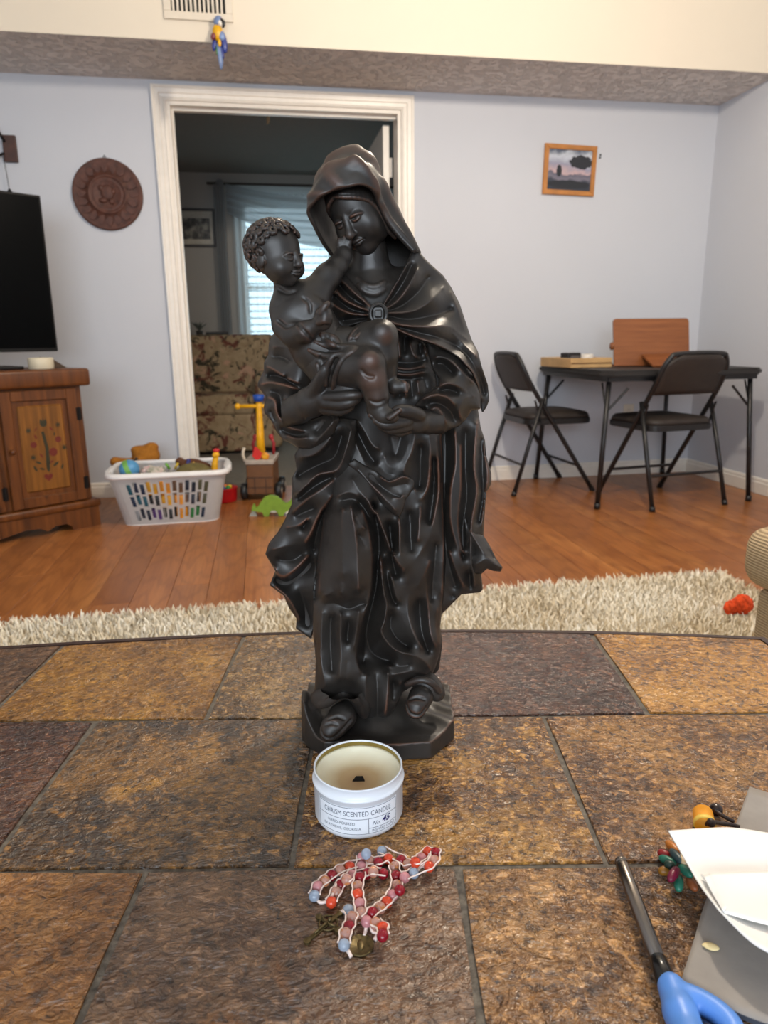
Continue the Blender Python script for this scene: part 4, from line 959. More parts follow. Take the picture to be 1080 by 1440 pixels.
for k_ in range(150):
    z_ = 1-2*(k_+0.5)/150; ra = math.sqrt(1-z_*z_); th = k_*gold; u = np.array([ra*math.cos(th), ra*math.sin(th), z_])
    p = np.array([0, 5, 9])+u*np.array([28.5, 31.5, 28])
    if p[1] < -15 and p[2] < 24: continue
    if p[1] < -4 and p[2] < 16 and abs(p[0]) < 27.5: continue
    if p[2] < -16: continue
    # a comma-shaped curl
    t1 = np.cross(u, [0.3, 0.2, 1]); t1 /= np.linalg.norm(t1); t2 = np.cross(u, t1); a0 = rr_.uniform(0, 6.28); R0 = rr_.uniform(3.2, 4.6)
    pts = [p+u*(0.8+2.2*q/7)+(t1*math.cos(a0+q*0.75)+t2*math.sin(a0+q*0.75))*R0*(1-0.07*q) for q in range(8)]
    v.poly(pts, [1.3+1.2*math.sin(math.pi*min(1, (q+1)/7)) for q in range(8)], 0.5)
v.ell((0, 7, 10), (28.6, 31, 27.5), 1.0); v.ell((0, -36, -6), (23, 26, 27), 1.0, 'sub')
v.build('hair', M_wood, child, (HCH*0.735, CC))
# loin cloth
v = Vol(W(420, 570, 60)-[0, 70, 0], W(530, 460, 60)+[0, 70, 5], 1.0)
v.pchain([(452, 494, 66, 37.5), (474, 514, 68, 38.5)], 8); v.pchain([(474, 512, 70, 36), (496, 508, 80, 31)], 8)
v.ptube([(478, 482, 72, 20), (500, 482, 76, 15), (518, 478, 76, 10)], 6)
for h_, pts in ((1, [(437, 478, 1, 2.6), (458, 486, 1.2, 3.2), (480, 488, 1.2, 3.2), (502, 488, 1, 2.4)]), (1, [(434, 492, 1, 2.6), (455, 500, 1.2, 3.2), (478, 498, 1.4, 3.2), (498, 490, 1, 2.6)]), (1, [(446, 466, 1, 2.4), (456, 478, 1.2, 3), (470, 486, 1, 2.6)]),
            (1, [(468, 548, 1, 2.6), (471, 530, 1.4, 3), (480, 508, 1.6, 3.2), (494, 496, 1.2, 2.8), (506, 492, 0.8, 2.2)]), (1, [(458, 542, 1, 2.6), (458, 522, 1.2, 3), (466, 504, 1.2, 2.8)]), (1, [(446, 512, 1, 2.4), (450, 530, 1, 2.4)]),
            (1, [(500, 476, 1, 2.6), (508, 468, 1, 2.6), (516, 460, 1, 2.2)]), (1, [(492, 477, 1, 2.6), (500, 466, 1, 2.4), (508, 458, 1, 2.2)]), (1, [(452, 470, 1, 3), (466, 474, 1.5, 3.4), (476, 483, 1, 3)])): v.skin(pts, 2.2)
for pts in ([(440, 485, 0, 1.2), (460, 493, 0, 1.6), (485, 493, 0, 1.2)], [(464, 545, 0, 1.2), (465, 522, 0, 1.6), (474, 503, 0, 1.2)], [(476, 540, 0, 1.0), (480, 522, 0, 1.4), (490, 505, 0, 1.0)], [(450, 500, 0, 1), (454, 515, 0, 1.4), (452, 535, 0, 1)], [(497, 472, 0, 1.0), (504, 464, 0, 1.2)]): v.skin(pts, 1.4, 'sub')
v.build('loin_cloth', M_wood, child)
# ---------------------------------------------------------------- shoes and pedestal
v = Vol(Wz(435, 1052, 0)-[5, 30, 0], W(520, 970, 40)+[10, 60, 30], 1.0)
v.pchain([(490, 996, 46, 17), (481, 1008, 58, 20), (469, 1022, 70, 18), (463, 1029, 74, 14)], 6)
for pts in ([(450, 1022, 0, 1.5), (455, 1036, 0, 1.7), (468, 1038, 0, 1.7), (482, 1026, 0, 1.7), (494, 1012, 0, 1.5)], [(462, 1012, 0, 1.2), (474, 1008, 0, 1.5), (486, 1012, 0, 1.2)], [(458, 1020, 0, 1.0), (466, 1017, 0, 1.3), (475, 1020, 0, 1.0)]): v.skin(pts, 2.0, 'sub')
v.build('shoe', M_wood, stat)
v = Vol(W(425, 1015, 60)-[5, 40, 5], W(525, 960, 20)+[10, 60, 10], 1.0)
v.ptube([(438, 976, 30, 2), (446, 991, 52, 5), (461, 988, 66, 6), (474, 979, 70, 6), (486, 975, 70, 6.5), (499, 982, 68, 6), (509, 997, 60, 6), (512, 1006, 56, 5)], 2, n=30)
v.ptube([(446, 980, 44, 9), (466, 976, 56, 9), (486, 968, 58, 9), (505, 980, 54, 9), (512, 998, 52, 7)], 7, n=20)
v.build('gown_hem', M_wood, stat)
v = Vol(W(555, 1020, 60)-[5, 40, 5], W(632, 945, 20)+[10, 50, 10], 1.0)
v.pchain([(598, 968, 32, 15), (592, 980, 44, 17), (585, 994, 54, 15), (584, 999, 56, 12)], 6)
for pts in ([(571, 990, 0, 1.4), (577, 1003, 0, 1.6), (590, 1006, 0, 1.6), (600, 994, 0, 1.4)], [(576, 984, 0, 1.1), (586, 981, 0, 1.4), (598, 984, 0, 1.1)]): v.skin(pts, 2.0, 'sub')
v.build('shoe', M_wood, stat)
v = Vol(W(570, 1000, 60)-[5, 40, 5], W(640, 940, 20)+[10, 50, 10], 1.0)
v.pchain([(585, 955, 32, 13), (602, 961, 34, 15), (612, 972, 36, 13), (615, 976, 37, 10)], 6)
v.ptube([(572, 962, 48, 4), (590, 956, 52, 4), (606, 960, 52, 4), (618, 972, 46, 4)], 3); v.build('gown_hem', M_wood, stat)
foot = [Wz(430, 1049, 0), Wz(456, 1066, 0), Wz(563, 1070, 0), Wz(607, 1067, 0), Wz(639, 1039, 0)]
right_back = Wz(639, 1039, 0)+np.array([2, 75, 0]); bl_ = Wz(430, 1049, 0)+np.array([-6, 95, 0])
foot += [right_back, right_back+np.array([-30, 28, 0]), bl_+np.array([30, 24, 0]), bl_, Wz(430, 1049, 0)+np.array([-6, 16, 0])]
foot = np.array(foot)[:, :2]; ctr = foot.mean(0)
lo = np.array([foot[:, 0].min()-5, foot[:, 1].min()-5, -4]); hi = np.array([foot[:, 0].max()+5, foot[:, 1].max()+5, 60])
v = Vol(lo, hi, 1.1)
sl, x, y, z = v._sub(lo, hi)
pl = np.full(np.broadcast_shapes(x.shape, y.shape, z.shape), -1e3, np.float32)
for i in range(len(foot)):
    a, c = foot[i], foot[(i+1) % len(foot)]; e = c-a; nn = np.array([e[1], -e[0]])/np.hypot(*e)
    if nn@(ctr-a) > 0: nn = -nn
    q = (x-a[0])*nn[0]+(y-a[1])*nn[1]+z*0.02; hh = np.maximum(1.2-np.abs(pl-q), 0)/1.2; pl = np.maximum(pl, q)+hh*hh*0.3
lx = np.clip((foot[:, 0].min()+24-x)/20, 0, 1); rk = lx*lx*(3-2*lx)*np.clip((y-foot[1][1]-4)/26, 0, 1)*np.clip((foot[1][1]+75-y)/25, 0, 1)
top = z-(18+0.9*np.sin(x*0.09+1)*np.sin(y*0.11)+24*rk+4*np.clip((y-foot[1][1]-10)/30, 0, 1)*(1+np.sin(x*0.16+y*0.21)*0.4))
pl = np.maximum(np.maximum(pl, top), -z)
v.f[sl] = np.minimum(v.f[sl], pl)
v.ell((ctr[0], ctr[1]+10, 8), (62, 52, 30), 10)
v.f[sl] = np.maximum(v.f[sl], -z+0.0)
v.build('pedestal', M_wood, stat)
# ================================================================== SHAG RUG
rug = thing('shag_rug', 'cream shaggy pile rug under the slate coffee table', 'rug', (0.30, 1.25, 0))
M_rugb = plain('cream_rug_backing', (196, 182, 156), 0.95)
RX0, RX1, RY0, RY1 = -1.62, 1.28, -0.9, 0.93
b = BM(); box(b, (RX0, RY0, 0.0), (RX1, RY1, 0.012), 0.004, 1); obj('backing', b, M_rugb, rug)
t = NT('cream_wool_pile'); oi = t.n('ShaderNodeAttribute', attribute_name='tone')
t.set(Base_Color=t.ramp(oi.outputs['Fac'], [(0.0, srgb(214, 198, 168)), (0.5, srgb(240, 230, 208)), (1.0, srgb(252, 248, 236))]), Roughness=0.9)
NST = 52000
bx = RNG.uniform(RX0, RX1, NST); by = RY0+(RY1-RY0)*RNG.uniform(0, 1, NST)**0.45
hl = RNG.uniform(0.022, 0.042, NST); an = RNG.uniform(0, 2*np.pi, NST); ln = RNG.uniform(0.004, 0.026, NST); wd = RNG.uniform(0.0016, 0.0032, NST)
aw = an+np.pi/2+RNG.normal(0, .5, NST); wx, wy = np.cos(aw)*wd, np.sin(aw)*wd
tone = np.clip(RNG.normal(0.55, 0.25, NST)+0.25*np.sin(bx*9)*np.sin(by*11), 0, 1)
V = []; 
for f, zz, k_ in ((0, 0.0, 1.0), (0.45, 0.62, 1.1), (1.0, 1.0, 0.25)):
    cx_ = bx+np.cos(an)*ln*f; cy_ = by+np.sin(an)*ln*f; cz_ = 0.010+hl*zz*(1 if f < 1 else 0.92)
    V.append(np.stack([cx_-wx*k_, cy_-wy*k_, cz_], 1)); V.append(np.stack([cx_+wx*k_, cy_+wy*k_, cz_], 1))
V = np.stack(V, 1).reshape(-1, 3); i0 = np.arange(NST)*6
Fq = np.vstack([np.stack([i0, i0+1, i0+3, i0+2], 1), np.stack([i0+2, i0+3, i0+5, i0+4], 1)])
me = mesh_np('pile', V, Fq); set_attr(me, 'tone', np.repeat(tone, 6)); o = obj('pile', me, t.m, rug); o['kind'] = 'stuff'
# ================================================================== SOFA SEAT (right edge)
def cord():
    t = NT('beige_corduroy'); w_ = t.n('ShaderNodeTexWave', bands_direction='Z'); w_.inputs['Scale'].default_value = 55; w_.inputs['Distortion'].default_value = 1.2; w_.inputs['Detail'].default_value = 2
    t.l(t.obj(), w_.inputs['Vector'])
    t.set(Base_Color=t.ramp(w_.outputs[0], [(0.1, srgb(150, 128, 98)), (0.6, srgb(186, 164, 130))]), Roughness=0.9); t.bump(w_.outputs[0], 0.6, 0.003)
    return t.m
M_cord = cord()
sofa = thing('corduroy_sofa', 'beige corduroy sofa end beside the coffee table', 'sofa', (0.955, 1.27, 0))
b = BM(); box(b, (0.0, -1.05, 0.345), (0.85, 0.0, 0.472), 0.045, 5); obj('seat_cushion', b, M_cord, sofa, True)
b = BM(); box(b, (0.03, -1.04, 0.05), (0.84, -0.03, 0.345), 0.02, 3); obj('base', b, M_cord, sofa, True)
for x in (0.08, 0.78):
    for y in (-0.98, -0.09):
        b = BM(); box(b, (x-0.025, y-0.025, 0.0125), (x+0.025, y+0.025, 0.05), 0.004); obj('foot', b, plain('dark_sofa_foot', (50, 34, 24), 0.4), sofa)
# fuzzy orange toy on the rug
ort = thing('fuzzy_orange_toy', 'small fuzzy orange yarn toy lying on the cream rug', 'toy', (1.385, 1.80, 0.030))
ort.scale = (0.95, 0.95, 1.7)
v = Vol((-55, -45, -5), (60, 45, 60), 2.0); rr_ = random.Random(5)
v.ell((8, 0, 16), (34, 24, 18), 4); v.ell((-30, 2, 11), (18, 16, 13), 6)
for k_ in range(170):
    a_, z_ = rr_.uniform(0, 6.28), rr_.uniform(-0.2, 1); r_ = math.sqrt(max(0, 1-z_*z_)); big = k_ % 3
    c_, R_ = ((8, 0, 16), (34, 24, 18)) if big else ((-30, 2, 11), (18, 16, 13))
    v.ell((c_[0]+R_[0]*r_*math.cos(a_), c_[1]+R_[1]*r_*math.sin(a_), c_[2]+R_[2]*z_), (3.6, 3.6, 3.6), 0.6)
V, Fq = v.mesh('yarn_body'); V[:, 2] = np.maximum(V[:, 2], 0)
obj('yarn_body', mesh_np('yarn_body', V*0.001, Fq), plain('orange_red_yarn', (214, 74, 26), 0.9, var=0.35, nscale=60, bump=0.6, bscale=300), ort, True)
# ================================================================== FOLDING TABLE
M_blk = plain('black_enamel_tube', (26, 25, 26), 0.38, var=0.1); M_vin = plain('black_vinyl', (34, 31, 29), 0.55, bump=0.25, bscale=260)
M_brv = plain('dark_brown_vinyl', (46, 38, 33), 0.6, bump=0.25, bscale=260)
TT_Z = 0.690
ftab = thing('folding_card_table', 'square black folding card table standing in the corner', 'table', (2.075, 3.69, 0))
hw = 0.44
b = BM()
oct_ = [(-hw+.05, -hw), (hw-.05, -hw), (hw, -hw+.05), (hw, hw-.05), (hw-.05, hw), (-hw+.05, hw), (-hw, hw-.05), (-hw, -hw+.05)]
prism(b, oct_, TT_Z-0.034, TT_Z, bev=0.009); obj('table_top', b, M_vin, ftab, True); bpy.data.objects['table_top'].data.shade_flat()
b = BM()
for (x0, y0, x1, y1) in ((-.40, -.41, .40, -.40), (-.40, .40, .40, .41), (-.41, -.40, -.40, .40), (.40, -.40, .41, .40)): box(b, (x0, y0, TT_Z-0.055), (x1, y1, TT_Z-0.034))
obj('apron_rail', b, M_blk, ftab)
for sx in (-1, 1):
    for sy in (-1, 1):
        b = BM(); top = Vector((sx*0.385, sy*0.38, TT_Z-0.05)); ft = Vector((sx*0.425, sy*0.415, 0.0))
        tube(b, [ft+Vector((0, 0, 0.0)), ft.lerp(top, 0.5), top], 0.0125, 10); tube(b, [ft, ft+Vector((0, 0, 0.03))], 0.0155, 10)
        lg = obj('leg', b, M_blk, ftab, True)
        b = BM(); p = ft.lerp(top, 0.76); tube(b, [p, p+Vector((-sx*0.11, 0, 0.115))], 0.006, 6); tube(b, [p, p+Vector((0, -sy*0.06, 0.14))], 0.005, 6)
        obj('brace', b, M_blk, ftab)
# ---- folding chairs
def make_chair(label):
    t_ = thing('folding_chair', label, 'chair', (0, 0, 0))
    # rear frame: front feet -> over the backrest -> front feet (one bent tube)
    L = [(-0.205, 0.245, 0.0), (-0.2, -0.02, 0.40), (-0.197, -0.15, 0.60), (-0.19, -0.195, 0.69), (-0.165, -0.215, 0.745), (-0.12, -0.222, 0.765)]
    P = L+[(-x, y, z) for x, y, z in L[::-1]]
    b = BM(); tube(b, [tuple(p) for p in crom(P, 48)], 0.0125, 10); obj('back_frame', b, M_blk, t_, True)
    for s in (-1, 1):
        b = BM(); tube(b, [(s*0.222, -0.245, 0.0), (s*0.219, -0.165, 0.27), (s*0.212, -0.085, 0.53)], 0.0115, 10); tube(b, [(s*0.222, -0.245, 0), (s*0.2218, -0.238, 0.025)], 0.0145, 10)
        obj('leg', b, M_blk, t_, True)
        b = BM(); tube(b, [(s*0.205, 0.245, 0), (s*0.2046, 0.229, 0.025)], 0.0150, 10); obj('foot_cap', b, M_blk, t_)
        b = BM(); tube(b, [(s*0.206, -0.09, 0.40), (s*0.206, -0.13, 0.52)], 0.006, 6); obj('link_bar', b, M_blk, t_)
    b = BM(); tube(b, [(-0.222, -0.195, 0.17), (0.222, -0.195, 0.17)], 0.008, 8); obj('rear_bar', b, M_blk, t_)
    b = BM(); tube(b, [(-0.203, 0.145, 0.15), (0.203, 0.145, 0.15)], 0.008, 8); obj('front_bar', b, M_blk, t_)
    # seat: rounded pan + cushion
    def rr(hx, y0, y1, r, n=6):
        pts = []
        for (cx_, cy_, a0) in ((hx-r, y1-r, 0), (-hx+r, y1-r, 90), (-hx+r, y0+r, 180), (hx-r, y0+r, 270)):
            for k in range(n+1): a = math.radians(a0+90*k/n); pts.append((cx_+r*math.cos(a), cy_+r*math.sin(a)))
        return pts
    b = BM(); prism(b, rr(0.198, -0.165, 0.235, 0.07), 0.385, 0.415, bev=0.004); obj('seat_pan', b, M_blk, t_)
    b = BM(); prs = [(1.0, 0.415), (0.99, 0.432), (0.93, 0.445), (0.6, 0.455)]; base = rr(0.192, -0.160, 0.230, 0.07); rows = []
    for s, z in prs: rows.append([b.verts.new((p[0]*s, 0.035+(p[1]-0.035)*s, z)) for p in base])
    for A_, B_ in zip(rows, rows[1:]):
        for k in range(len(base)): b.faces.new((A_[k], A_[(k+1) % len(base)], B_[(k+1) % len(base)], B_[k]))
    b.faces.new(rows[-1]); b.faces.new(rows[0][::-1]); obj('seat', b, M_brv, t_, True)
    # backrest panel wrapped between the tubes
    b = BM(); rows = []
    for k in range(9):
        z = 0.565+0.195*k/8; hx = 0.192 if z < 0.69 else 0.192-0.085*((z-0.69)/0.07)**2
        yb = -0.15-0.075*(z-0.60)/0.16 if z > 0.6 else -0.127-0.023*(z-0.565)/0.035
        row = []
        for m in range(13):
            u = -1+2*m/12; row.append((u*hx, yb-0.016*(1-u*u), z))
        rows.append(row)
    F_ = [[b.verts.new((x, y-0.010, z)) for x, y, z in r] for r in rows]; K_ = [[b.verts.new((x, y+0.010, z)) for x, y, z in r] for r in rows]
    for A_, fl in ((F_, False), (K_, True)):
        for k in range(8):
            for m in range(12):
                q = (A_[k][m], A_[k][m+1], A_[k+1][m+1], A_[k+1][m]); b.faces.new(q[::-1] if fl else q)
    ring = lambda A_: A_[0]+[r[-1] for r in A_[1:]]+A_[-1][::-1][1:]+[r[0] for r in A_[::-1][1:-1]]
    R1, R2 = ring(F_), ring(K_)
    for k in range(len(R1)): b.faces.new((R1[k], R2[k], R2[(k+1) % len(R1)], R1[(k+1) % len(R1)]))
    bmesh.ops.recalc_face_normals(b, faces=b.faces); obj('backrest', b, M_brv, t_, True)
    return t_
chB = make_chair('black folding chair with its back to the coffee table, pulled up to the card table')
chB.location = (2.072, 3.43, 0); chB.rotation_euler = (0, 0, math.radians(8))
chA = copy_tree(chB); chA['label'] = 'black folding chair side-on between the statue and the card table'
chA.location = (1.575, 3.89, 0); chA.rotation_euler = (0, 0, math.radians(-87)); chA.location.z = 0
for c_ in (chA, chB): c_['group'] = 'folding chairs at the card table'
# ---- things on the card table
M_ply = NT('reddish_brown_plywood'); g_ = M_ply.noise(1, 5, 0.6, M_ply.mapping((3, 40, 40)))
M_ply.set(Base_Color=M_ply.ramp(g_, [(0.3, srgb(120, 68, 34)), (0.7, srgb(152, 92, 50))]), Roughness=0.42); M_ply = M_ply.m
stand = thing('wooden_book_stand', 'brown wooden book stand leaning open on the black card table', 'book stand', (2.115, 3.68, TT_Z), math.radians(-4))
def rboard(w_, h_, th, r, bm, mat):
    pts = [(-w_/2, 0), (w_/2, 0)]
    for k in range(6): a = math.radians(90*k/5); pts.append((w_/2-r+r*math.cos(a), h_-r+r*math.sin(a)))
    for k in range(6): a = math.radians(90+90*k/5); pts.append((-w_/2+r+r*math.cos(a), h_-r+r*math.sin(a)))
    return prism(bm, pts, -th/2, th/2, mat, 0.002)
b = BM(); rboard(0.43, 0.255, 0.012, 0.016, b, Matrix.Translation((0, -0.02, 0.004)) @ Matrix.Rotation(math.radians(78), 4, 'X')); obj('back_panel', b, M_ply, stand)
b = BM(); rboard(0.27, 0.15, 0.010, 0.006, b, Matrix.Translation((0.07, -0.165, 0.006)) @ Matrix.Rotation(math.radians(22), 4, 'X')); obj('support_leaf', b, M_ply, stand)
b = BM(); rboard(0.42, 0.06, 0.012, 0.008, b, Matrix.Translation((0, 0.0, 0.006)) @ Matrix.Rotation(math.radians(0), 4, 'X')); obj('ledge', b, M_ply, stand)
b = BM(); lathe(b, [(0, 0), (0.018, 0), (0.022, 0.006), (0.018, 0.014), (0, 0.016)], 14, Matrix.Translation((-0.218, 0.0, 0.11)) @ Matrix.Rotation(math.radians(-90), 4, 'Y')); obj('knob', b, M_ply, stand, True)
M_pine = plain('light_pine_wood', (196, 158, 108), 0.5, var=0.15, nscale=12)
tray = thing('pine_display_tray', 'shallow light pine tray with slatted sides on the card table', 'tray', (1.735, 3.82, TT_Z), math.radians(6))
for (nm, lo, hi) in (('side_panel', (-.12, -.17, 0), (.13, -.158, .05)), ('side_panel', (-.12, .158, 0), (.13, .17, .05)), ('side_panel', (-.12, -.158, 0), (-.108, .158, .05)), ('side_panel', (.118, -.158, 0), (.13, .158, .05)), ('tray_floor', (-.108, -.158, 0), (.118, .158, .006))):
    b = BM(); box(b, lo, hi, 0.002, 1); obj(nm, b, M_pine, tray)
b = BM(); box(b, (-.12, -.172, .02), (.13, -.170, .026)); obj('groove_strip', b, plain('dark_groove', (110, 74, 40), 0.6), tray)
o = thing('black_charger_box', 'small black box lying in the pine tray', 'box', (1.725, 3.85, TT_Z+0.006), 0.5)
b = BM(); box(b, (-.055, -.03, 0), (.055, .03, .07), 0.006); obj('case', b, plain('black_plastic', (44, 42, 44), 0.5), o); b = BM(); box(b, (-.04, -.032, .02), (.04, -.0305, .055), 0.0); obj('front_label', b, plain('grey_label', (96, 94, 96), 0.5), o)
o = thing('white_paper_roll', 'short white paper roll beside the black box in the tray', 'roll', (1.795, 3.79, TT_Z+0.006))
b = BM(); lathe(b, [(0.018, 0), (0.032, 0), (0.034, 0.004), (0.034, 0.058), (0.032, 0.062), (0.018, 0.062), (0.018, 0.0)], 24); obj('paper_winding', b, plain('soft_white_paper', (226, 222, 214), 0.8), o, True)
b = BM(); lathe(b, [(0.015, 0.0), (0.0175, 0.0), (0.0175, 0.063), (0.015, 0.063), (0.015, 0.0)], 20); obj('core', b, plain('cardboard', (160, 128, 92), 0.8), o, True)
# ---- wall outlet
out = thing('wall_outlet', 'white wall outlet low behind the card table', 'outlet', (2.252, BACK_Y, 0.385))
b = BM(); box(b, (-.035, -.006, -.057), (.035, 0, .057), 0.003); obj('cover_plate', b, plain('ivory_plastic', (222, 214, 198), 0.4, var=0.03), out)
for z in (-.02, .02):
    b = BM(); box(b, (-.016, -.0085, z-.013), (.016, -.006, z+.013), 0.003); so = obj('socket', b, plain('ivory_plastic', (222, 214, 198)), out)
    for x in (-.006, .006):
        b = BM(); box(b, (x-.001, -.009, z-.004), (x+.001, -.0084, z+.006)); obj('slot', b, plain('slot_black', (20, 20, 20)), so)
# ================================================================== WALL THINGS
# framed sunset photo
pc = on_back(800, 240); pf = thing('framed_sunset_photo', 'small honey oak frame with a sunset palm photo on the wall', 'picture', (pc.x, BACK_Y, pc.z), 0)
pf.rotation_euler = (0, math.radians(1.6), 0)
M_oak = plain('honey_oak', (186, 124, 62), 0.4, var=0.18, nscale=14)
W2, H2, fw = 0.156, 0.132, 0.026
for pts in ([(-W2, -H2), (W2, -H2), (W2-fw, -H2+fw), (-W2+fw, -H2+fw)], [(W2, -H2), (W2, H2), (W2-fw, H2-fw), (W2-fw, -H2+fw)], [(W2, H2), (-W2, H2), (-W2+fw, H2-fw), (W2-fw, H2-fw)], [(-W2, H2), (-W2, -H2), (-W2+fw, -H2+fw), (-W2+fw, H2-fw)]):
    b = BM(); prism(b, pts, 0, 0.018, Matrix.Rotation(math.radians(90), 4, 'X'), 0.003); obj('frame_side', b, M_oak, pf)
t = NT('sunset_print'); tc = t.n('ShaderNodeSeparateXYZ'); t.l(t.obj(), tc.inputs[0])
zf = t.math('MULTIPLY_ADD', tc.outputs['Z'], 1/(2*(H2-fw)), 0.5); cl = t.noise(14, 4)
sky = t.ramp(t.math('ADD', zf, t.math('MULTIPLY', t.math('SUBTRACT', cl, 0.5), 0.5)), [(0.0, srgb(40, 46, 58)), (0.2, srgb(52, 58, 72)), (0.30, srgb(120, 116, 130)), (0.40, srgb(98, 96, 112)), (0.45, srgb(196, 168, 170)), (0.62, srgb(150, 150, 170)), (0.85, srgb(198, 204, 214)), (1.0, srgb(84, 94, 112))])
def blob(cx_, cz_, rx, rz, soft):
    a_ = t.math('DIVIDE', t.math('SUBTRACT', tc.outputs['X'], cx_), rx); c_ = t.math('DIVIDE', t.math('SUBTRACT', tc.outputs['Z'], cz_), rz)
    e_ = t.math('ADD', t.math('ADD', t.math('MULTIPLY', a_, a_), t.math('MULTIPLY', c_, c_)), t.math('MULTIPLY', t.math('SUBTRACT', t.noise(60, 3), 0.5), soft))
    return t.math('LESS_THAN', e_, 1.0)
dk = t.math('MAXIMUM', blob(0.066, 0.045, 0.066, 0.034, 2.2), t.math('MAXIMUM', blob(-0.062, -0.005, 0.016, 0.030, 1.6), blob(0, -0.075, 0.13, 0.022, 0.6)))
t.set(Base_Color=t.mix(dk, sky, srgb(30, 34, 42)), Roughness=0.25)
b = BM(); box(b, (-W2+fw-.002, -.009, -H2+fw-.002), (W2-fw+.002, -.004, H2-fw+.002)); obj('photo_print', b, t.m, pf)
nh = on_back(844, 220); o = thing('wall_nail', 'small dark double nail in the wall beside the sunset photo', 'nail', (nh.x, BACK_Y, nh.z))
b = BM(); box(b, (-.006, -.004, -.012), (.004, 0, -.002), 0.001); obj('nail_head', b, M_blk, o); b = BM(); box(b, (-.004, -.004, .002), (.006, 0, .012), 0.001); obj('nail_head', b, M_blk, o)
# carved round plaque
pq = on_back(152, 274); pl_ = thing('carved_round_plaque', 'round reddish brown carved calendar plaque on the wall', 'plaque', (pq.x, BACK_Y, pq.z))
t = NT('reddish_brown_carved_clay'); nn_ = t.noise(40, 4)
t.set(Base_Color=t.ramp(nn_, [(0.3, srgb(66, 36, 26)), (0.7, srgb(98, 58, 44))]), Roughness=0.6); t.bump(nn_, 0.5, 0.004); M_clay = t.m
MR = Matrix.Rotation(math.radians(90), 4, 'X')
b = BM(); lathe(b, [(0, 0.0), (0.172, 0.0), (0.175, 0.006), (0.173, 0.016), (0.166, 0.019), (0.158, 0.016), (0.098, 0.016), (0.095, 0.022), (0.088, 0.024), (0.084, 0.018), (0.074, 0.016), (0.070, 0.019), (0.066, 0.016), (0.0, 0.016)], 64, MR); obj('disc', b, M_clay, pl_, True)
for k_ in range(20):
    a = 2*math.pi*k_/20; b = BM()
    pts = [(0.13+0.022*math.cos(2*math.pi*q/9)*(1+0.3*((q+k_) % 3 == 0)), 0.016*math.sin(2*math.pi*q/9)*(1+0.3*((q*k_) % 4 == 1))) for q in range(9)]
    prism(b, [(p[0]*math.cos(a)-p[1]*math.sin(a), p[0]*math.sin(a)+p[1]*math.cos(a)) for p in pts], 0.014, 0.021+0.003*(k_ % 2), MR, 0.002); obj('glyph', b, M_clay, pl_)
b = BM(); ball(b, (0, -0.017, 0.008), 0.034, 16, 10, (1, 0.25, 1.1)); ball(b, (0.028, -0.018, 0.012), 0.014, 10, 8, (1, .5, 1)); ball(b, (-0.024, -0.018, -0.03), 0.016, 10, 8, (1.4, .5, .8)); ball(b, (0.018, -0.018, -0.034), 0.015, 10, 8, (1, .5, 1)); ball(b, (-0.03, -0.018, 0.03), 0.014, 10, 8, (1, .5, 1)); o = obj('centre_relief', b, M_clay, pl_, True); o['kind'] = 'stuff'
b = BM(); tube(b, [(0, -0.004, 0.170), (-0.006, -0.004, 0.180), (0, -0.004, 0.188), (0.006, -0.004, 0.180), (0, -0.004, 0.170)], 0.0018, 6); obj('hanging_loop', b, M_blk, pl_)
# sconce at left edge
sp = on_back(15, 210); sc_ = thing('iron_wall_sconce', 'dark wooden plaque sconce with iron arm and hanging chain', 'sconce', (sp.x, BACK_Y, sp.z))
b = BM(); box(b, (-.032, -.018, -.062), (.032, 0, .062), 0.003); obj('backplate', b, plain('mahogany_block', (70, 38, 26), 0.45, var=0.3), sc_)
b = BM(); tube(b, [tuple(p) for p in crom([(-.03, -.02, -.025), (-.05, -.06, -.04), (-.09, -.11, -.02), (-.13, -.13, .01)], 16)], 0.007, 8); tube(b, [(-.02, -.018, .03), (-.035, -.04, .07), (-.045, -.05, .085)], 0.007, 8); ball(b, (-.045, -.05, .088), 0.012, 10, 8); o = obj('iron_arm', b, M_blk, sc_, True); o['kind'] = 'stuff'
ck = None
for k_ in range(14):
    if ck is None:
        b = BM(); tube(b, [(0.0, 0, 0.006), (0.003, 0, 0), (0, 0, -0.006), (-0.003, 0, 0)], 0.0011, 5, closed=True); ck = obj('chain_link', b, M_blk, sc_); o = ck
    else: o = copy_obj(ck, sc_)
    o.location = (-.030+0.0006*k_, -.03, -.045-.0105*k_); o.rotation_euler = (0, 0, 1.57*(k_ % 2))
b = BM(); lathe(b, [(0, 0), (0.022, 0), (0.020, 0.006), (0.008, 0.03), (0.004, 0.036), (0, 0.036)], 12, Matrix.Translation((-.021, -.03, -.225))); obj('snuffer_bell', b, M_blk, sc_, True)
# ================================================================== VENT + PARROT
vc = on_axis(231, 27, 1, SOFF_Y); vr = on_axis(327, 31, 1, SOFF_Y)
vn = thing('air_vent', 'white wall air register with upright slats above the soffit edge', 'vent', (vc.x, SOFF_Y, vc.z))
vw = vr.x-vc.x+0.004; vh = 0.30; fw = 0.032
M_vent = plain('vent_enamel', (214, 204, 188), 0.45, var=0.03)
for lo, hi in (((0, -.010, 0), (vw, 0, fw)), ((0, -.010, vh-fw), (vw, 0, vh)), ((0, -.010, fw), (fw, 0, vh-fw)), ((vw-fw, -.010, fw), (vw, 0, vh-fw))):
    b = BM(); box(b, lo, hi, 0.002, 1); obj('frame_bar', b, M_vent, vn)
b = BM(); box(b, (fw, -.0012, fw), (vw-fw, -.0002, vh-fw)); obj('duct_opening', b, plain('duct_black', (14, 14, 13), 0.9), vn)
s0 = None
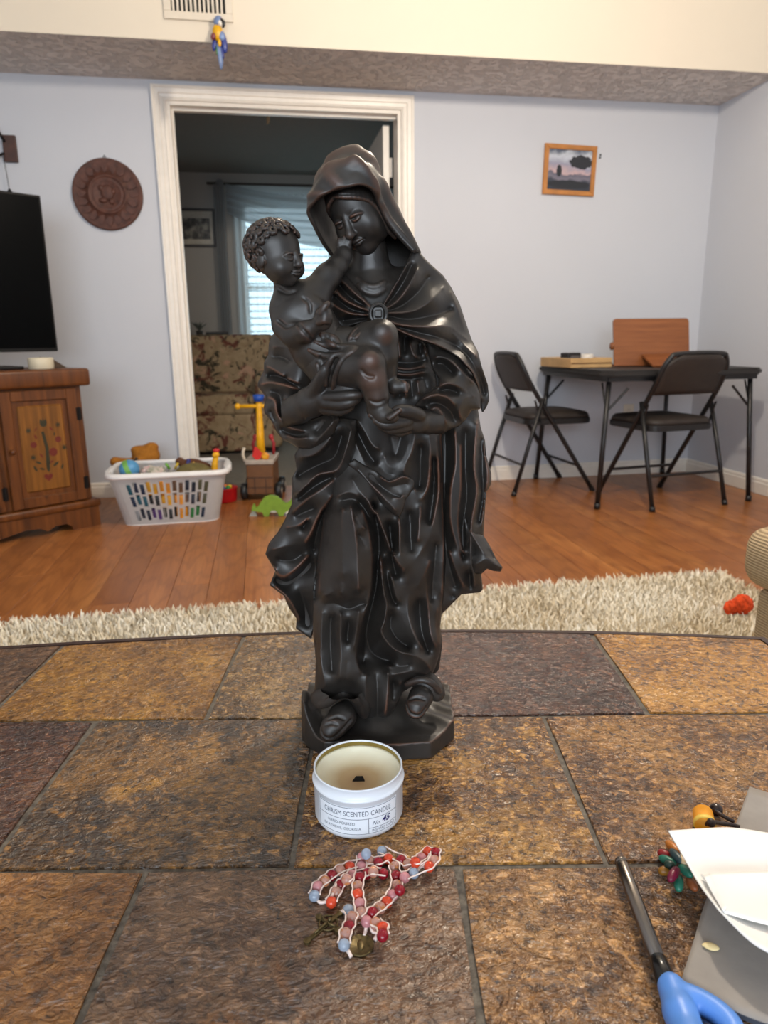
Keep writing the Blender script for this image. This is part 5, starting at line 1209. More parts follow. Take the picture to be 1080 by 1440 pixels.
for k_ in range(12):
    if s0 is None: b = BM(); box(b, (-.0045, -.008, fw), (.0045, -.0015, vh-fw)); s0 = obj('slat', b, M_vent, vn); o = s0
    else: o = copy_obj(s0, vn)
    o.location = (fw+0.010+k_*(vw-2*fw-0.016)/11.5, 0, 0)
pa = on_axis(308, 58, 1, SOFF_Y-0.03)
par = thing('parrot_ornament', 'blue and yellow painted parrot ornament hanging below the air register', 'ornament', (pa.x, SOFF_Y-0.03, pa.z))
cy = plain('parrot_yellow', (222, 168, 14), 0.35); cb_ = plain('parrot_blue', (44, 58, 130), 0.3, var=0.3); clb = plain('parrot_light_blue', (112, 134, 176), 0.3, var=0.2); cw_ = plain('parrot_white', (226, 220, 210), 0.4); cr_ = plain('parrot_maroon', (120, 52, 58), 0.4); cg_ = plain('parrot_green', (70, 128, 66), 0.4)
def ppart(nm, c, r, sc, m, rot=0):
    b = BM(); ball(b, c, r, 18, 12, sc, Matrix.Rotation(math.radians(rot), 3, 'Y')); return obj(nm, b, m, par, True)
ppart('breast', (-.004, -.004, .032), .022, (1, .85, 1.5), cy); ppart('head', (.002, -.004, .075), .021, (.95, .9, 1.1), clb, 20); ppart('face_patch', (.010, -.016, .066), .011, (1, .7, 1.2), cw_); ppart('crown', (.010, -.014, .083), .008, (1, .6, .8), cr_)
b = BM(); tube(b, [tuple(p) for p in crom([(.014, -.016, .078), (.024, -.018, .068), (.024, -.018, .054), (.018, -.017, .046)], 10)], [0.007, .008, .0085, .0085, .008, .007, .006, .005, .0035, .002], 10); obj('beak', b, plain('parrot_black', (20, 20, 24), 0.3), par, True)
ppart('wing', (.020, -.002, -.004), .020, (.75, .6, 2.2), cb_, -6); ppart('wing', (-.020, .004, -.010), .016, (.7, .6, 1.9), cb_, 10); ppart('shoulder', (.012, -.012, .018), .014, (1, .6, 1.4), clb, -15)
ppart('belly', (.002, -.014, -.012), .010, (.8, .6, 1.5), cy); ppart('foot_grip', (-.022, -.012, .014), .013, (.9, .7, 1.2), cr_, 30); ppart('green_feather', (-.010, -.008, -.036), .008, (.6, .5, 2.6), cg_, 4)
b = BM(); tube(b, [(0.0, 0, -.015), (.003, -.002, -.05), (.003, -.004, -.085), (.002, -.005, -.112)], [.016, .016, .012, .005], 12, flat=.6); obj('tail', b, clb, par, True)
ppart('tail_feather', (.011, -.004, -.045), .012, (.6, .6, 2.2), cb_, -8)
b = BM(); box(b, (-.008, .012, .02), (.008, .031, .05), 0.002); obj('wall_mount', b, cb_, par)
# ================================================================== TV CORNER CABINET
CA = math.radians(37.18)
def pine(name, dark, mid, light):
    t = NT(name); g = t.noise(1, 6, 0.6, t.mapping((50, 50, 3.2))); n = t.noise(3, 3)
    c = t.ramp(g, [(0.3, srgb(dark)), (0.55, srgb(mid)), (0.75, srgb(light))])
    vv = t.n('ShaderNodeTexVoronoi'); vv.inputs['Scale'].default_value = 7; t.l(t.mapping((1, 1, 0.7)), vv.inputs['Vector'])
    c = t.mix(t.ramp(vv.outputs['Distance'], [(0.05, (0.9,)*3), (0.10, (0, 0, 0))]), c, srgb(58, 28, 14))
    t.set(Base_Color=c, Roughness=0.36); t.bump(g, 0.12, 0.002); return t.m
M_pn = pine('red_brown_knotty_pine', (74, 40, 16), (104, 58, 22), (126, 74, 30)); M_pn2 = pine('honey_pine_panel', (100, 62, 20), (130, 82, 28), (152, 100, 40))
cab = thing('pine_tv_cabinet', 'red brown pine corner cabinet with painted folk flowers under the television', 'cabinet', (-0.808, 3.485, 0), CA)
CWD, CDP = 1.11, 0.44
b = BM(); box(b, (-CWD, 0.012, 0.13), (-0.005, CDP, 0.66), 0.003, 1); obj('body', b, M_pn, cab)
b = BM(); box(b, (-CWD-0.025, -0.03, 0.66), (0.03, CDP+0.01, 0.738), 0.014, 4); obj('top', b, M_pn, cab, True); 
b = BM(); box(b, (-CWD-0.02, -0.022, 0.095), (0.022, CDP, 0.13), 0.010, 3); obj('base_moulding', b, M_pn, cab, True)
b = BM()
prof = [(-CWD, 0), (-CWD, 0.1), (0.012, 0.1), (0.012, 0.0), (-0.12, 0.0), (-0.125, 0.020), (-0.15, 0.036), (-0.20, 0.034), (-0.235, 0.018), (-0.27, 0.036), (-0.33, 0.040), (-0.39, 0.030), (-0.46, 0.018), (-0.52, 0.03), (-0.58, 0.018), (-0.65, 0.030), (-0.71, 0.040), (-0.77, 0.036), (-0.82, 0.018), (-0.86, 0.034), (-0.91, 0.036), (-0.96, 0.02), (-0.98, 0)]
prism(b, prof[::-1], 0.006, 0.026, MR); 
for v in b.verts: v.co.y += 0.014
bmesh.ops.recalc_face_normals(b, faces=b.faces); obj('scalloped_apron', b, M_pn, cab)
b = BM(); box(b, (-0.012, 0.02, 0), (0.012, CDP, 0.1), 0.003, 1); obj('plinth_side', b, M_pn, cab)
b = BM(); box(b, (-CWD, 0.02, 0), (-CWD+0.02, CDP, 0.1), 0.003, 1); obj('plinth_side', b, M_pn, cab)
M_grn = plain('painted_dark_green', (48, 46, 26), 0.5); M_red = plain('painted_barn_red', (104, 34, 22), 0.5)
def motif(parent, cx_, cz_):
    def put(nm, pts, m, sc, ox, oz, rot=0):
        c, s = math.cos(math.radians(rot)), math.sin(math.radians(rot)); b = BM()
        prism(b, [((p[0]*c-p[1]*s)*sc+ox, (p[0]*s+p[1]*c)*sc+oz) for p in pts], 0, 0.0012, MR); bmesh.ops.recalc_face_normals(b, faces=b.faces)
        o = obj(nm, b, m, parent); o.location = (cx_, 0.0062, cz_)
    heart = [(0.0, -1.0)]+[(0.0+16*math.sin(q)**3/16, (13*math.cos(q)-5*math.cos(2*q)-2*math.cos(3*q)-math.cos(4*q))/16) for q in [2*math.pi*k/24 for k in range(13, 36)]]
    heart = [(16*math.sin(q)**3/16, (13*math.cos(q)-5*math.cos(2*q)-2*math.cos(3*q)-math.cos(4*q))/16) for q in [2*math.pi*k/24 for k in range(24)]]
    star = [((1 if k % 2 == 0 else 0.35)*math.cos(math.pi*k/8), (1 if k % 2 == 0 else 0.35)*math.sin(math.pi*k/8)) for k in range(16)]
    leaf = [(0, -1), (.3, -.4), (.32, .2), (0, 1), (-.32, .2), (-.3, -.4)]
    disc = [(math.cos(2*math.pi*k/12), math.sin(2*math.pi*k/12)) for k in range(12)]
    tulip = [(0, -1), (.6, -.7), (.75, .1), (.55, .8), (.2, .3), (0, 1.0), (-.2, .3), (-.55, .8), (-.75, .1), (-.6, -.7)]
    put('heart', [(-x, y) for x, y in heart][::1], M_red, .020, 0.0, -.130); put('tulip', tulip, M_grn, .021, 0.005, .115)
    for (x, z) in ((-.062, .085), (.068, .10), (-.055, -.035), (.085, -.005)): put('star_flower', star, M_grn, .016, x, z)
    for (x, z) in ((-.047, .02), (.062, .034)): put('rosebud', disc, M_red, .014, x, z)
    put('rose', disc, M_red, .019, .034, -.02); put('stem', [(-.12, -1), (.12, -1), (.2, 0), (.12, 1), (-.05, 1), (.02, 0)], M_grn, .075, 0.0, .0, 4)
    for (x, z, r, sc, m) in ((-.035, .055, 20, .013, M_red), (-.03, .088, -30, .010, M_red), (.036, .085, 40, .012, M_red), (.048, .06, -10, .01, M_grn), (-.02, -.03, 30, .013, M_red), (-.036, -.06, 60, .016, M_grn), (.04, -.075, -55, .018, M_grn), (-.052, -.085, 25, .016, M_grn), (.066, -.09, -25, .014, M_grn), (.004, -.085, 0, .024, M_grn), (-.024, -.09, 70, .014, M_grn), (.022, -.062, -60, .012, M_red)): put('painted_leaf', leaf, m, sc, x, z, r)
def door(x0, x1, first):
    d_ = bpy.data.objects.new('door', None); COL.objects.link(d_); d_.parent = cab; z0, z1 = 0.135, 0.652; fr = 0.046
    obj_ = []
    b = BM(); box(b, (x0, -.008, z0), (x0+fr, .012, z1), 0.003, 1); box(b, (x1-fr, -.008, z0), (x1, .012, z1), 0.003, 1); box(b, (x0+fr, -.008, z0), (x1-fr, .012, z0+fr), 0.003, 1); box(b, (x0+fr, -.008, z1-fr), (x1-fr, .012, z1), 0.003, 1)
    dd = obj('door', b, M_pn, cab); bpy.data.objects.remove(d_)
    b = BM(); box(b, (x0+fr-.002, .004, z0+fr-.002), (x1-fr+.002, .014, z1-fr+.002)); obj('panel_bevel', b, M_pn, dd)
    b = BM(); box(b, (x0+fr+.022, -.0035, z0+fr+.022), (x1-fr-.022, .010, z1-fr-.022), 0.006, 1)
    p_ = obj('painted_panel', b, M_pn2, dd)
    for hz in (0.215, 0.535):
        b = BM(); box(b, (x1-.010, -.011, hz-.028), (x1+.014, -.007, hz+.028), 0.001, 1); tube(b, [(x1+.002, -.012, hz-.03), (x1+.002, -.012, hz+.03)], 0.004, 8); obj('hinge', b, plain('black_iron', (30, 26, 24), 0.5, 0.6), dd)
    if first: motif_parent = dd; motif(dd, (x0+x1)/2, (z0+z1)/2); [setattr(c_, 'location', (c_.location.x, -0.0032, c_.location.z)) for c_ in bpy.data.objects if c_.parent == dd and c_.name.split('.')[0] in ('heart', 'tulip', 'star_flower', 'rosebud', 'rose', 'stem', 'painted_leaf')]
    b = BM(); ball(b, (x0+fr/2, -.018, (z0+z1)/2), 0.012, 12, 8); obj('knob', b, M_pn, dd, True)
door(-0.365, -0.035, True); door(-0.725, -0.395, True); door(-1.085, -0.755, True)
# ---- television
tv = thing('flat_television', 'black flat screen television standing on the pine cabinet', 'television', (-0.808, 3.485, 0.738), CA)
tv.location = Vector((-0.808, 3.485, 0.738)) + Vector((-math.sin(CA), math.cos(CA), 0))*0.20
M_scr = NT('glossy_black_screen').set(Base_Color=srgb(4, 5, 6), Roughness=0.3, Specular_IOR_Level=0.05).m; M_bez = plain('black_bezel', (10, 10, 11), 0.5, spec=0.3)
xr = -0.005
b = BM(); box(b, (xr-1.21, 0.0, 0.075), (xr, 0.035, 0.757), 0.005, 2); obj('housing', b, M_bez, tv)
b = BM(); box(b, (xr-1.20, -0.0016, 0.09), (xr-0.010, 0.002, 0.747)); obj('screen', b, M_scr, tv)
b = BM(); box(b, (xr-0.92, -0.10, 0.0), (xr-0.20, 0.12, 0.014), 0.005, 2); obj('stand_base', b, M_bez, tv)
b = BM(); box(b, (xr-0.70, 0.004, 0.014), (xr-0.42, 0.03, 0.09), 0.004, 2); obj('stand_neck', b, M_bez, tv)
pp = on_floor(66, 513, 0.738)
cdl = thing('white_jar_candle', 'small cream jar candle beside the television on the cabinet', 'candle', Vector((-0.808, 3.485, 0.738))+Vector((math.cos(CA), math.sin(CA), 0))*(-0.150)+Vector((-math.sin(CA), math.cos(CA), 0))*0.055)
b = BM(); lathe(b, [(0, 0), (0.050, 0), (0.053, 0.004), (0.053, 0.046), (0.050, 0.050), (0.046, 0.046), (0, 0.044)], 28); obj('wax', b, plain('cream_wax', (214, 204, 178), 0.5, var=0.04), cdl, True)
b = BM(); tube(b, [(0, 0, .043), (0.001, 0, .052)], 0.0012, 6); obj('wick', b, M_blk, cdl)
rm = thing('dark_wooden_wedge', 'low dark brown wedge lying behind the cream candle', 'block', Vector((-0.808, 3.485, 0.738))+Vector((math.cos(CA), math.sin(CA), 0))*(-0.065)+Vector((-math.sin(CA), math.cos(CA), 0))*0.12, CA)
b = BM(); prism(b, [(-.06, 0), (.05, 0), (-.01, .042), (-.06, .05)], -0.02, 0.02, MR, 0.003); obj('wedge_body', b, plain('dark_brown_wood', (74, 56, 40), 0.6), rm)
b = BM(); box(b, (-.058, -.021, .004), (-.02, -.0195, .03), 0.0); obj('wedge_inset', b, plain('darker_wood', (50, 36, 26), 0.6), rm)
# ================================================================== LAUNDRY BASKET WITH TOYS
BKX, BKY, BKH = -0.462, 3.585, 0.245
bk = thing('laundry_basket', 'white plastic laundry basket full of toys by the doorway', 'basket', (BKX, BKY, 0), math.radians(2))
M_wp = plain('white_plastic', (236, 234, 232), 0.35, var=0.02)
def bpath(t_):
    hx, hy, r = 0.222+0.050*t_, 0.150+0.045*t_, 0.065
    pts = []; kinds = []
    def line(a, c, nh):
        seg = []
        for k in range(nh): seg += [(0.37, 0), (0.63, 1)]
        seg += [(0.37, 0)]; tot = sum(s[0] for s in seg); u = 0
        for m, (s, kd) in enumerate(seg):
            pts.append((a[0]+(c[0]-a[0])*u, a[1]+(c[1]-a[1])*u)); kinds.append(kd*(1+(m//2) % 2)); u += s/tot
    def arc(cx_, cy_, a0):
        for k in range(5):
            a = math.radians(a0+90*k/5); pts.append((cx_+r*math.cos(a), cy_+r*math.sin(a))); kinds.append(0)
    line((-hx+r, -hy), (hx-r, -hy), 13); arc(hx-r, -hy+r, -90); line((hx, -hy+r), (hx, hy-r), 7); arc(hx-r, hy-r, 0)
    line((hx-r, hy), (-hx+r, hy), 13); arc(-hx+r, hy-r, 90); line((-hx, hy-r), (-hx, -hy+r), 7); arc(-hx+r, -hy+r, 180)
    return pts, kinds
b = BM(); NZ = 24; rows = []
for j in range(NZ+1):
    t_ = j/NZ; p, kd = bpath(t_); rows.append([b.verts.new((x, y, 0.004+t_*(BKH-0.004))) for x, y in p])
n = len(rows[0])
for j in range(NZ):
    for i in range(n):
        k_ = kd[i]; jj = j-(1 if k_ == 2 else 0)
        if k_ and (2 <= jj < 7 or 9 <= jj < 14 or 15 <= jj < 20): continue
        b.faces.new((rows[j][i], rows[j][(i+1) % n], rows[j+1][(i+1) % n], rows[j+1][i]))
bmesh.ops.solidify(b, geom=list(b.faces), thickness=0.003); bmesh.ops.recalc_face_normals(b, faces=b.faces); obj('basket_wall', b, M_wp, bk)
b = BM(); p, kd = bpath(0.0); prism(b, p, 0.0, 0.005); obj('basket_floor', b, M_wp, bk)
b = BM(); p, kd = bpath(1.08); tube(b, [(x, y, BKH+0.0) for x, y in p], 0.015, 10, closed=True, flat=0.75); obj('rim', b, M_wp, bk, True)
for s in (-1, 1):
    b = BM(); box(b, (s*0.277-0.018, -0.075, BKH-0.018), (s*0.277+0.018, 0.075, BKH+0.012), 0.008, 3); obj('handle_grip', b, M_wp, bk, True)
def at_b(x, y, z): return Vector((BKX+x, BKY+y, z))
def vmesh(nm, v, mat, parent): return v.build(nm, mat, parent)
# blocks seen through the holes: each a toy of its own
blk_cols = [('black', (30, 32, 34)), ('teal', (30, 92, 108)), ('yellow', (226, 164, 26)), ('purple', (92, 52, 120)), ('green', (44, 128, 56)), ('dark blue', (28, 44, 74)), ('grey', (150, 152, 158)), ('orange', (232, 150, 30)), ('brown', (110, 74, 40)), ('red', (150, 40, 36)), ('navy', (30, 34, 52)), ('olive', (96, 88, 52))]
spots = [(-.17, -.10, .008, 6), (-.115, -.10, .008, 10), (-.06, -.105, .008, 3), (0.0, -.10, .008, 0), (.055, -.105, .008, 7), (.11, -.10, .008, 4), (.165, -.10, .008, 5),
         (-.18, -.11, .075, 5), (-.125, -.11, .075, 1), (-.065, -.115, .075, 0), (-.01, -.115, .075, 2), (.05, -.115, .075, 7), (.11, -.11, .075, 10), (.17, -.11, .075, 11),
         (-.19, -.12, .142, 1), (-.13, -.12, .142, 5), (-.075, -.125, .142, 2), (-.015, -.125, .142, 7), (.045, -.125, .142, 8), (.10, -.12, .142, 10), (.165, -.12, .142, 11)]
hb = BM(); box(hb, (-.025, -.022, 0), (.025, .03, .062), 0.005, 2); hb_me = None
words = ['on the basket floor', 'in the middle layer of the basket', 'in the top layer of the basket']
for k_, (x, y, z, ci) in enumerate(spots):
    nm, rgb = blk_cols[ci]; m = plain('toy_'+nm.replace(' ', '_'), rgb, 0.4)
    if hb_me is None: hb_me = bpy.data.meshes.new('toy_block'); hb.to_mesh(hb_me); hb.free(); hb_me.shade_smooth()
    me = hb_me.copy(); me.materials.clear(); me.materials.append(m)
    o = bpy.data.objects.new('toy_block', me); COL.objects.link(o); o.location = at_b(x, y, z)
    tag(o, f'{nm} toy block {words[k_//7]} seen through the holes', 'toy block', 'toy blocks inside the laundry basket')
# blue ball
o = thing('blue_toy_ball', 'light blue and green toy ball inside the basket near its left rim', 'ball', at_b(-.185, -.045, .205))
b = BM(); ball(b, (0, 0, .048), .048, 24, 16); obj('ball_shell', b, plain('toy_sky_blue', (84, 150, 196), 0.4), o, True)
b = BM(); lathe(b, [(.0485, -.012), (.0492, 0), (.0485, .012)], 28, Matrix.Translation((0, 0, .048)) @ Matrix.Rotation(1.2, 4, 'Y')); obj('green_band', b, plain('toy_lime', (120, 176, 84), 0.4), o, True)
# floral plush
o = thing('pink_floral_plush', 'pale pink floral plush bundle beside the blue ball', 'plush toy', at_b(-.075, -.05, .200)); rr_ = random.Random(2)
v = Vol((-70, -50, -5), (70, 50, 90), 2.2); v.ell((0, 0, 34), (46, 34, 30), 4)
for k_ in range(16): v.ell((rr_.uniform(-44, 44), rr_.uniform(-30, 20), rr_.uniform(34, 60)), (13, 11, 10), 3)
t = NT('pink_floral_cloth'); t.set(Base_Color=t.ramp(t.noise(26, 3), [(0.38, srgb(150, 150, 132)), (0.48, srgb(206, 196, 184)), (0.56, srgb(214, 168, 166)), (0.66, srgb(226, 214, 204))]), Roughness=0.9); v.build('plush_body', t.m, o)
# turtle plush
o = thing('turtle_plush', 'olive green turtle plush with domed shell on top of the basket', 'plush toy', at_b(.115, -.04, .205))
v = Vol((-115, -80, -5), (115, 80, 90), 2.4); v.ell((0, 0, 12), (92, 62, 56), 3); v.f[:, :, :int(5/2.4)+1] = np.maximum(v.f[:, :, :int(5/2.4)+1], 3); v.build('shell', plain('olive_plush', (104, 92, 50), 0.85, var=0.25, bump=0.4, bscale=90, bdist=0.003), o)
v = Vol((-150, -40, -5), (-60, 40, 50), 2.2); v.ell((-98, -10, 18), (26, 18, 15), 3); v.ell((-120, -10, 22), (14, 13, 12), 5); v.build('head', plain('dark_olive_plush', (62, 58, 38), 0.85), o)
# yellow giraffe neck
o = thing('yellow_giraffe_toy', 'yellow toy giraffe with red top sticking up from the basket', 'toy', at_b(.215, .03, .20))
v = Vol((-40, -30, -5), (40, 30, 150), 1.6); v.poly([(-8, 0, 0), (-2, 0, 50), (6, 0, 92)], [20, 15, 13], 4); v.ell((8, -4, 100), (17, 16, 14), 6); v.ell((-2, -12, 96), (8, 10, 7), 4); v.build('giraffe_body', plain('toy_bright_yellow', (240, 176, 20), 0.4), o)
b = BM(); ball(b, (.010, 0, .119), .014, 14, 10, (1.2, 1, .8)); obj('red_cap', b, plain('toy_red', (196, 34, 36), 0.4), o, True)
# plaid brown plush with scarf
o = thing('brown_plush_horse', 'brown plush toy with blue yellow stripes at the back of the basket', 'plush toy', at_b(.075, .085, .185))
v = Vol((-100, -50, -5), (130, 50, 110), 2.4); v.ell((20, 0, 60), (62, 32, 30), 4); v.ell((70, 0, 45), (46, 26, 26), 8); v.ell((-35, 0, 76), (24, 20, 22), 6); v.ell((20, 0, 25), (50, 30, 30), 4); v.build('plush_body', plain('brown_plush', (92, 56, 34), 0.9, bump=0.4, bscale=70, bdist=0.004), o)
b = BM(); tube(b, [(.0, -.038, .04), (.006, -.038, .065), (.012, -.030, .092)], .012, 8, flat=.4); obj('blue_stripe', b, plain('toy_royal_blue', (50, 54, 120), 0.6), o, True)
for k_, (x, a_) in enumerate(((-.06, .5), (-.085, -.4), (.05, -.5))):
    b = BM(); tube(b, [(x, -.034, .045), (x+.04*math.sin(a_), -.040, .045+.035*math.cos(a_))], .008, 8, flat=.5); obj('yarn_tuft', b, plain(['toy_lemon', 'toy_leaf_green', 'toy_lemon2'][k_], [(224, 190, 60), (110, 170, 70), (230, 180, 70)][k_], 0.7), o, True)
# orange-brown dog lying behind the basket rim
dp = at_b(-.175, .29, 0)
o = thing('orange_brown_plush_dog', 'orange brown plush dog flopped against the wall behind the basket', 'plush toy', (dp.x, dp.y, 0.0))
v = Vol((-190, -70, -5), (130, 70, 400), 3.0); v.ell((20, 0, 110), (80, 55, 118), 6); v.ell((20, -6, 268), (72, 52, 56), 10); v.ell((52, -8, 312), (36, 30, 26), 12); v.ell((-20, -8, 300), (34, 28, 22), 12); v.ell((-8, -45, 256), (30, 24, 22), 8); v.poly([(-20, -10, 235), (-90, -20, 236), (-135, -20, 244)], [26, 24, 26], 8); v.poly([(60, 0, 30), (90, -40, 25)], [32, 28], 8)
v.build('plush_body', plain('caramel_plush', (164, 104, 28), 0.92, var=0.22, bump=0.5, bscale=60, bdist=0.006), o)
b = BM(); ball(b, (-.02, -.068, .262), .009, 10, 8); obj('nose', b, M_blk, o, True)
# ================================================================== RIDE-ON CHEST TOY
rp = on_floor(372, 704); rd = thing('ride_on_chest_toy', 'brown treasure chest ride-on toy with yellow mast and crossbar', 'ride-on toy', (rp.x-0.004, rp.y+0.10, 0), math.radians(-8))
M_br = plain('toy_brown_plastic', (112, 72, 36), 0.45); M_gy = plain('toy_grey_plastic', (176, 164, 150), 0.5); M_yl = plain('toy_bright_yellow', (240, 176, 20), 0.4)
b = BM(); vs_ = box(b, (-.072, -.10, .035), (.072, .16, .20), 0.006); obj('chest_body', b, M_br, rd)
for z in (.075, .13): 
    b = BM(); box(b, (-.073, -.1035, z-.003), (.073, -.0995, z+.001)); obj('plank_line', b, plain('toy_dark_brown', (72, 44, 22), 0.5), rd)
for x in (-.03, .03): 
    b = BM(); box(b, (x-.002, -.1035, .035), (x+.002, -.0995, .128)); obj('board_joint', b, plain('toy_dark_brown', (72, 44, 22)), rd)
b = BM(); box(b, (-.078, -.106, .20), (.078, .165, .226), 0.006); obj('lid_rim', b, M_gy, rd)
for s in (-1, 1):
    for y in (-.06, .12):
        b = BM(); lathe(b, [(0, -.016), (.040, -.016), (.046, -.010), (.046, .010), (.040, .016), (0, .016)], 24, Matrix.Translation((s*.094, y, .047)) @ Matrix.Rotation(math.pi/2, 4, 'Y')); wl_ = obj('wheel', b, plain('toy_black', (30, 30, 32), 0.5), rd, True)
        b = BM(); lathe(b, [(0, -.018), (.016, -.018), (.016, .018), (0, .018)], 14, Matrix.Translation((s*.094, y, .047)) @ Matrix.Rotation(math.pi/2, 4, 'Y')); obj('hub', b, M_gy, wl_)
b = BM(); tube(b, [(0, -.02, .222), (0, -.01, .36), (0, 0, .50), (0, 0, .53)], [.026, .021, .016, .017], 14); obj('mast', b, M_yl, rd, True)
b = BM(); tube(b, [(-.115, 0, .505), (.115, 0, .505)], .0105, 12); ball(b, (-.115, 0, .505), .017, 12, 8); ball(b, (.115, 0, .505), .017, 12, 8); o = obj('crossbar', b, M_yl, rd, True); o['kind'] = 'stuff'
b = BM(); lathe(b, [(0, .53), (.026, .53), (.031, .566), (.027, .566), (.024, .54), (0, .54)], 20); obj('blue_cup', b, plain('toy_blue', (18, 74, 168), 0.4), rd, True)
b = BM(); prism(b, [(-.030, .0), (-.002, -.03), (.012, -.012), (.036, -.002), (.002, .045), (-.012, .052)], 0, .004, Matrix.Translation((-.008, -.085, .245)) @ MR); obj('red_flag', b, plain('toy_flag_red', (214, 34, 22), 0.5), rd)
b = BM(); lathe(b, [(0, 0), (.020, 0), (.022, .004), (.020, .010), (0, .010)], 20, Matrix.Translation((.032, -.08, .243)) @ MR); dsc = obj('orange_disc', b, plain('toy_orange', (240, 130, 24), 0.5), rd, True)
b = BM(); lathe(b, [(0, .010), (.011, .010), (.011, .013), (0, .013)], 16, Matrix.Translation((.032, -.08, .243)) @ MR); obj('yellow_centre', b, M_yl, dsc)
for s in (-1, 1):
    b = BM(); tube(b, [(s*.055, .10, .226), (s*.058, .10, .29), (s*.045, .10, .318)], .009, 8); ball(b, (s*.045, .10, .322), .014, 10, 8, (1, .8, 1.3)); o = obj('red_knob', b, plain('toy_knob_red', (170, 44, 50), 0.5), rd, True)
b = BM(); tube(b, [(-.078, -.08, .215), (-.088, -.08, .25), (-.085, -.08, .275), (-.078, -.08, .29)], .008, 8); obj('white_hook', b, plain('toy_cream', (220, 206, 184), 0.5), rd, True)
# ---- red tray of bits
tp = on_floor(326, 709); o = thing('red_toy_tray', 'red plastic tray with rainbow beads beside the ride-on toy', 'toy tray', (tp.x-.050, tp.y+.08, 0))
b = BM(); lathe(b, [(0, 0), (.070, 0), (.076, .01), (.080, .075), (.084, .080), (.078, .080), (.072, .012), (0, .010)], 24, Matrix.Diagonal((1, .8, 1, 1))); obj('tray_shell', b, plain('toy_tray_red', (186, 16, 26), 0.4), o, True)
for k_ in range(12):
    a_ = k_*2.4; r_ = .018+.04*((k_*7) % 10)/10; c_ = [(230, 190, 30), (60, 150, 70), (60, 90, 180), (220, 120, 40)][k_ % 4]
    b = BM(); ball(b, (r_*math.cos(a_), r_*.8*math.sin(a_), .070+.004*(k_ % 3)), .013, 10, 8); obj('rainbow_bead', b, plain('bead_'+str(k_ % 4), c_, 0.4), o, True)
b = BM(); lathe(b, [(0, .010), (.07, .010), (.074, .062), (0, .062)], 20, Matrix.Diagonal((1, .8, 1, 1))); obj('tray_fill', b, plain('tray_fill', (70, 70, 66), 0.7), o)
# ---- green wooden dinosaur
gp = on_floor(383, 727); o = thing('green_wooden_dinosaur', 'green wooden long-necked dinosaur toy on the floor', 'toy', (gp.x+0.012, gp.y+.02, 0), math.radians(-6))
dn = [(-.112, .030), (-.108, .052), (-.100, .066), (-.094, .060), (-.092, .040), (-.080, .046), (-.066, .072), (-.045, .098), (-.015, .108), (.018, .100), (.042, .076), (.055, .060), (.075, .066), (.098, .090), (.112, .112), (.122, .118), (.124, .100), (.110, .066), (.090, .040), (.068, .026), (.050, .020), (.044, .0), (.022, .0), (.018, .022), (.006, .034), (-.014, .034), (-.024, .022), (-.028, .0), (-.052, .0), (-.058, .026), (-.078, .026)]
b = BM(); prism(b, dn[::-1], -.014, .014, MR, 0.003); bmesh.ops.recalc_face_normals(b, faces=b.faces); obj('green_body', b, plain('toy_apple_green', (124, 158, 44), 0.5), o)
b = BM(); prism(b, [(-.020, .02), (.014, .02), (.010, .040), (-.016, .040)], -.010, .010, MR); obj('white_belly', b, plain('toy_white_wood', (222, 220, 208), 0.5), o)
b = BM(); prism(b, [(.050, .020), (.068, .026), (.095, .044), (.118, .068), (.112, .050), (.085, .022), (.06, .010)], -.012, .012, MR); obj('white_tail_edge', b, plain('toy_white_wood', (222, 220, 208)), o)
b = BM(); prism(b, [(-.128, .0), (-.088, .0), (-.092, .02), (-.1, .045), (-.106, .045), (-.112, .022)], -.02, .0, MR, .002); bmesh.ops.recalc_face_normals(b, faces=b.faces); obj('speckled_head', b, plain('toy_speckle', (170, 172, 160), 0.6, var=0.5, nscale=200), o)
# ================================================================== THROUGH THE DOORWAY
def floral():
    t = NT('beige_floral_upholstery'); src = t.obj()
    base = t.ramp(t.noise(18, 3), [(0.3, srgb(150, 126, 94)), (0.7, srgb(176, 152, 118))])
    a = t.ramp(t.noise(7.5, 5, 0.6, t.mapping(loc=(3, 1, 2)), 1.0), [(0.55, (0, 0, 0)), (0.60, (1, 1, 1))]); c = t.mix(a, base, srgb(110, 62, 48))
    g = t.ramp(t.noise(10, 5, 0.65, t.mapping(loc=(7, 5, 1)), 1.5), [(0.56, (0, 0, 0)), (0.61, (1, 1, 1))]); c = t.mix(g, c, srgb(60, 54, 38))
    p = t.ramp(t.noise(9, 4, 0.6, t.mapping(loc=(1, 9, 4)), 0.8), [(0.60, (0, 0, 0)), (0.66, (1, 1, 1))]); c = t.mix(p, c, srgb(190, 150, 122))
    t.set(Base_Color=c, Roughness=0.9); t.bump(t.noise(200, 3), 0.3, 0.002); return t.m
M_fl = floral()
lv = thing('floral_loveseat', 'beige loveseat with brown floral upholstery in the next room', 'loveseat', (-0.56, 5.58, 0))
b = BM(); box(b, (-.70, .35, .30), (.70, .66, .905), 0.06, 5); obj('back', b, M_fl, lv, True)
for x0, x1 in ((-.50, -.005), (.005, .50)):
    b = BM(); box(b, (x0, -.02, .30), (x1, .40, .46), 0.04, 4); obj('seat_cushion', b, M_fl, lv, True)
for s in (-1, 1):
    b = BM(); box(b, (s*.61-.10, -.01, .03), (s*.61+.10, .62, .62), 0.06, 5); obj('arm', b, M_fl, lv, True)
b = BM(); box(b, (-.52, .0, .02), (.52, .45, .31), 0.02, 3); obj('skirt_front', b, M_fl, lv, True)
o = thing('dark_remote', 'slim dark remote lying on top of the floral loveseat back', 'remote', (-0.33, 6.08, 0.906), 0.1)
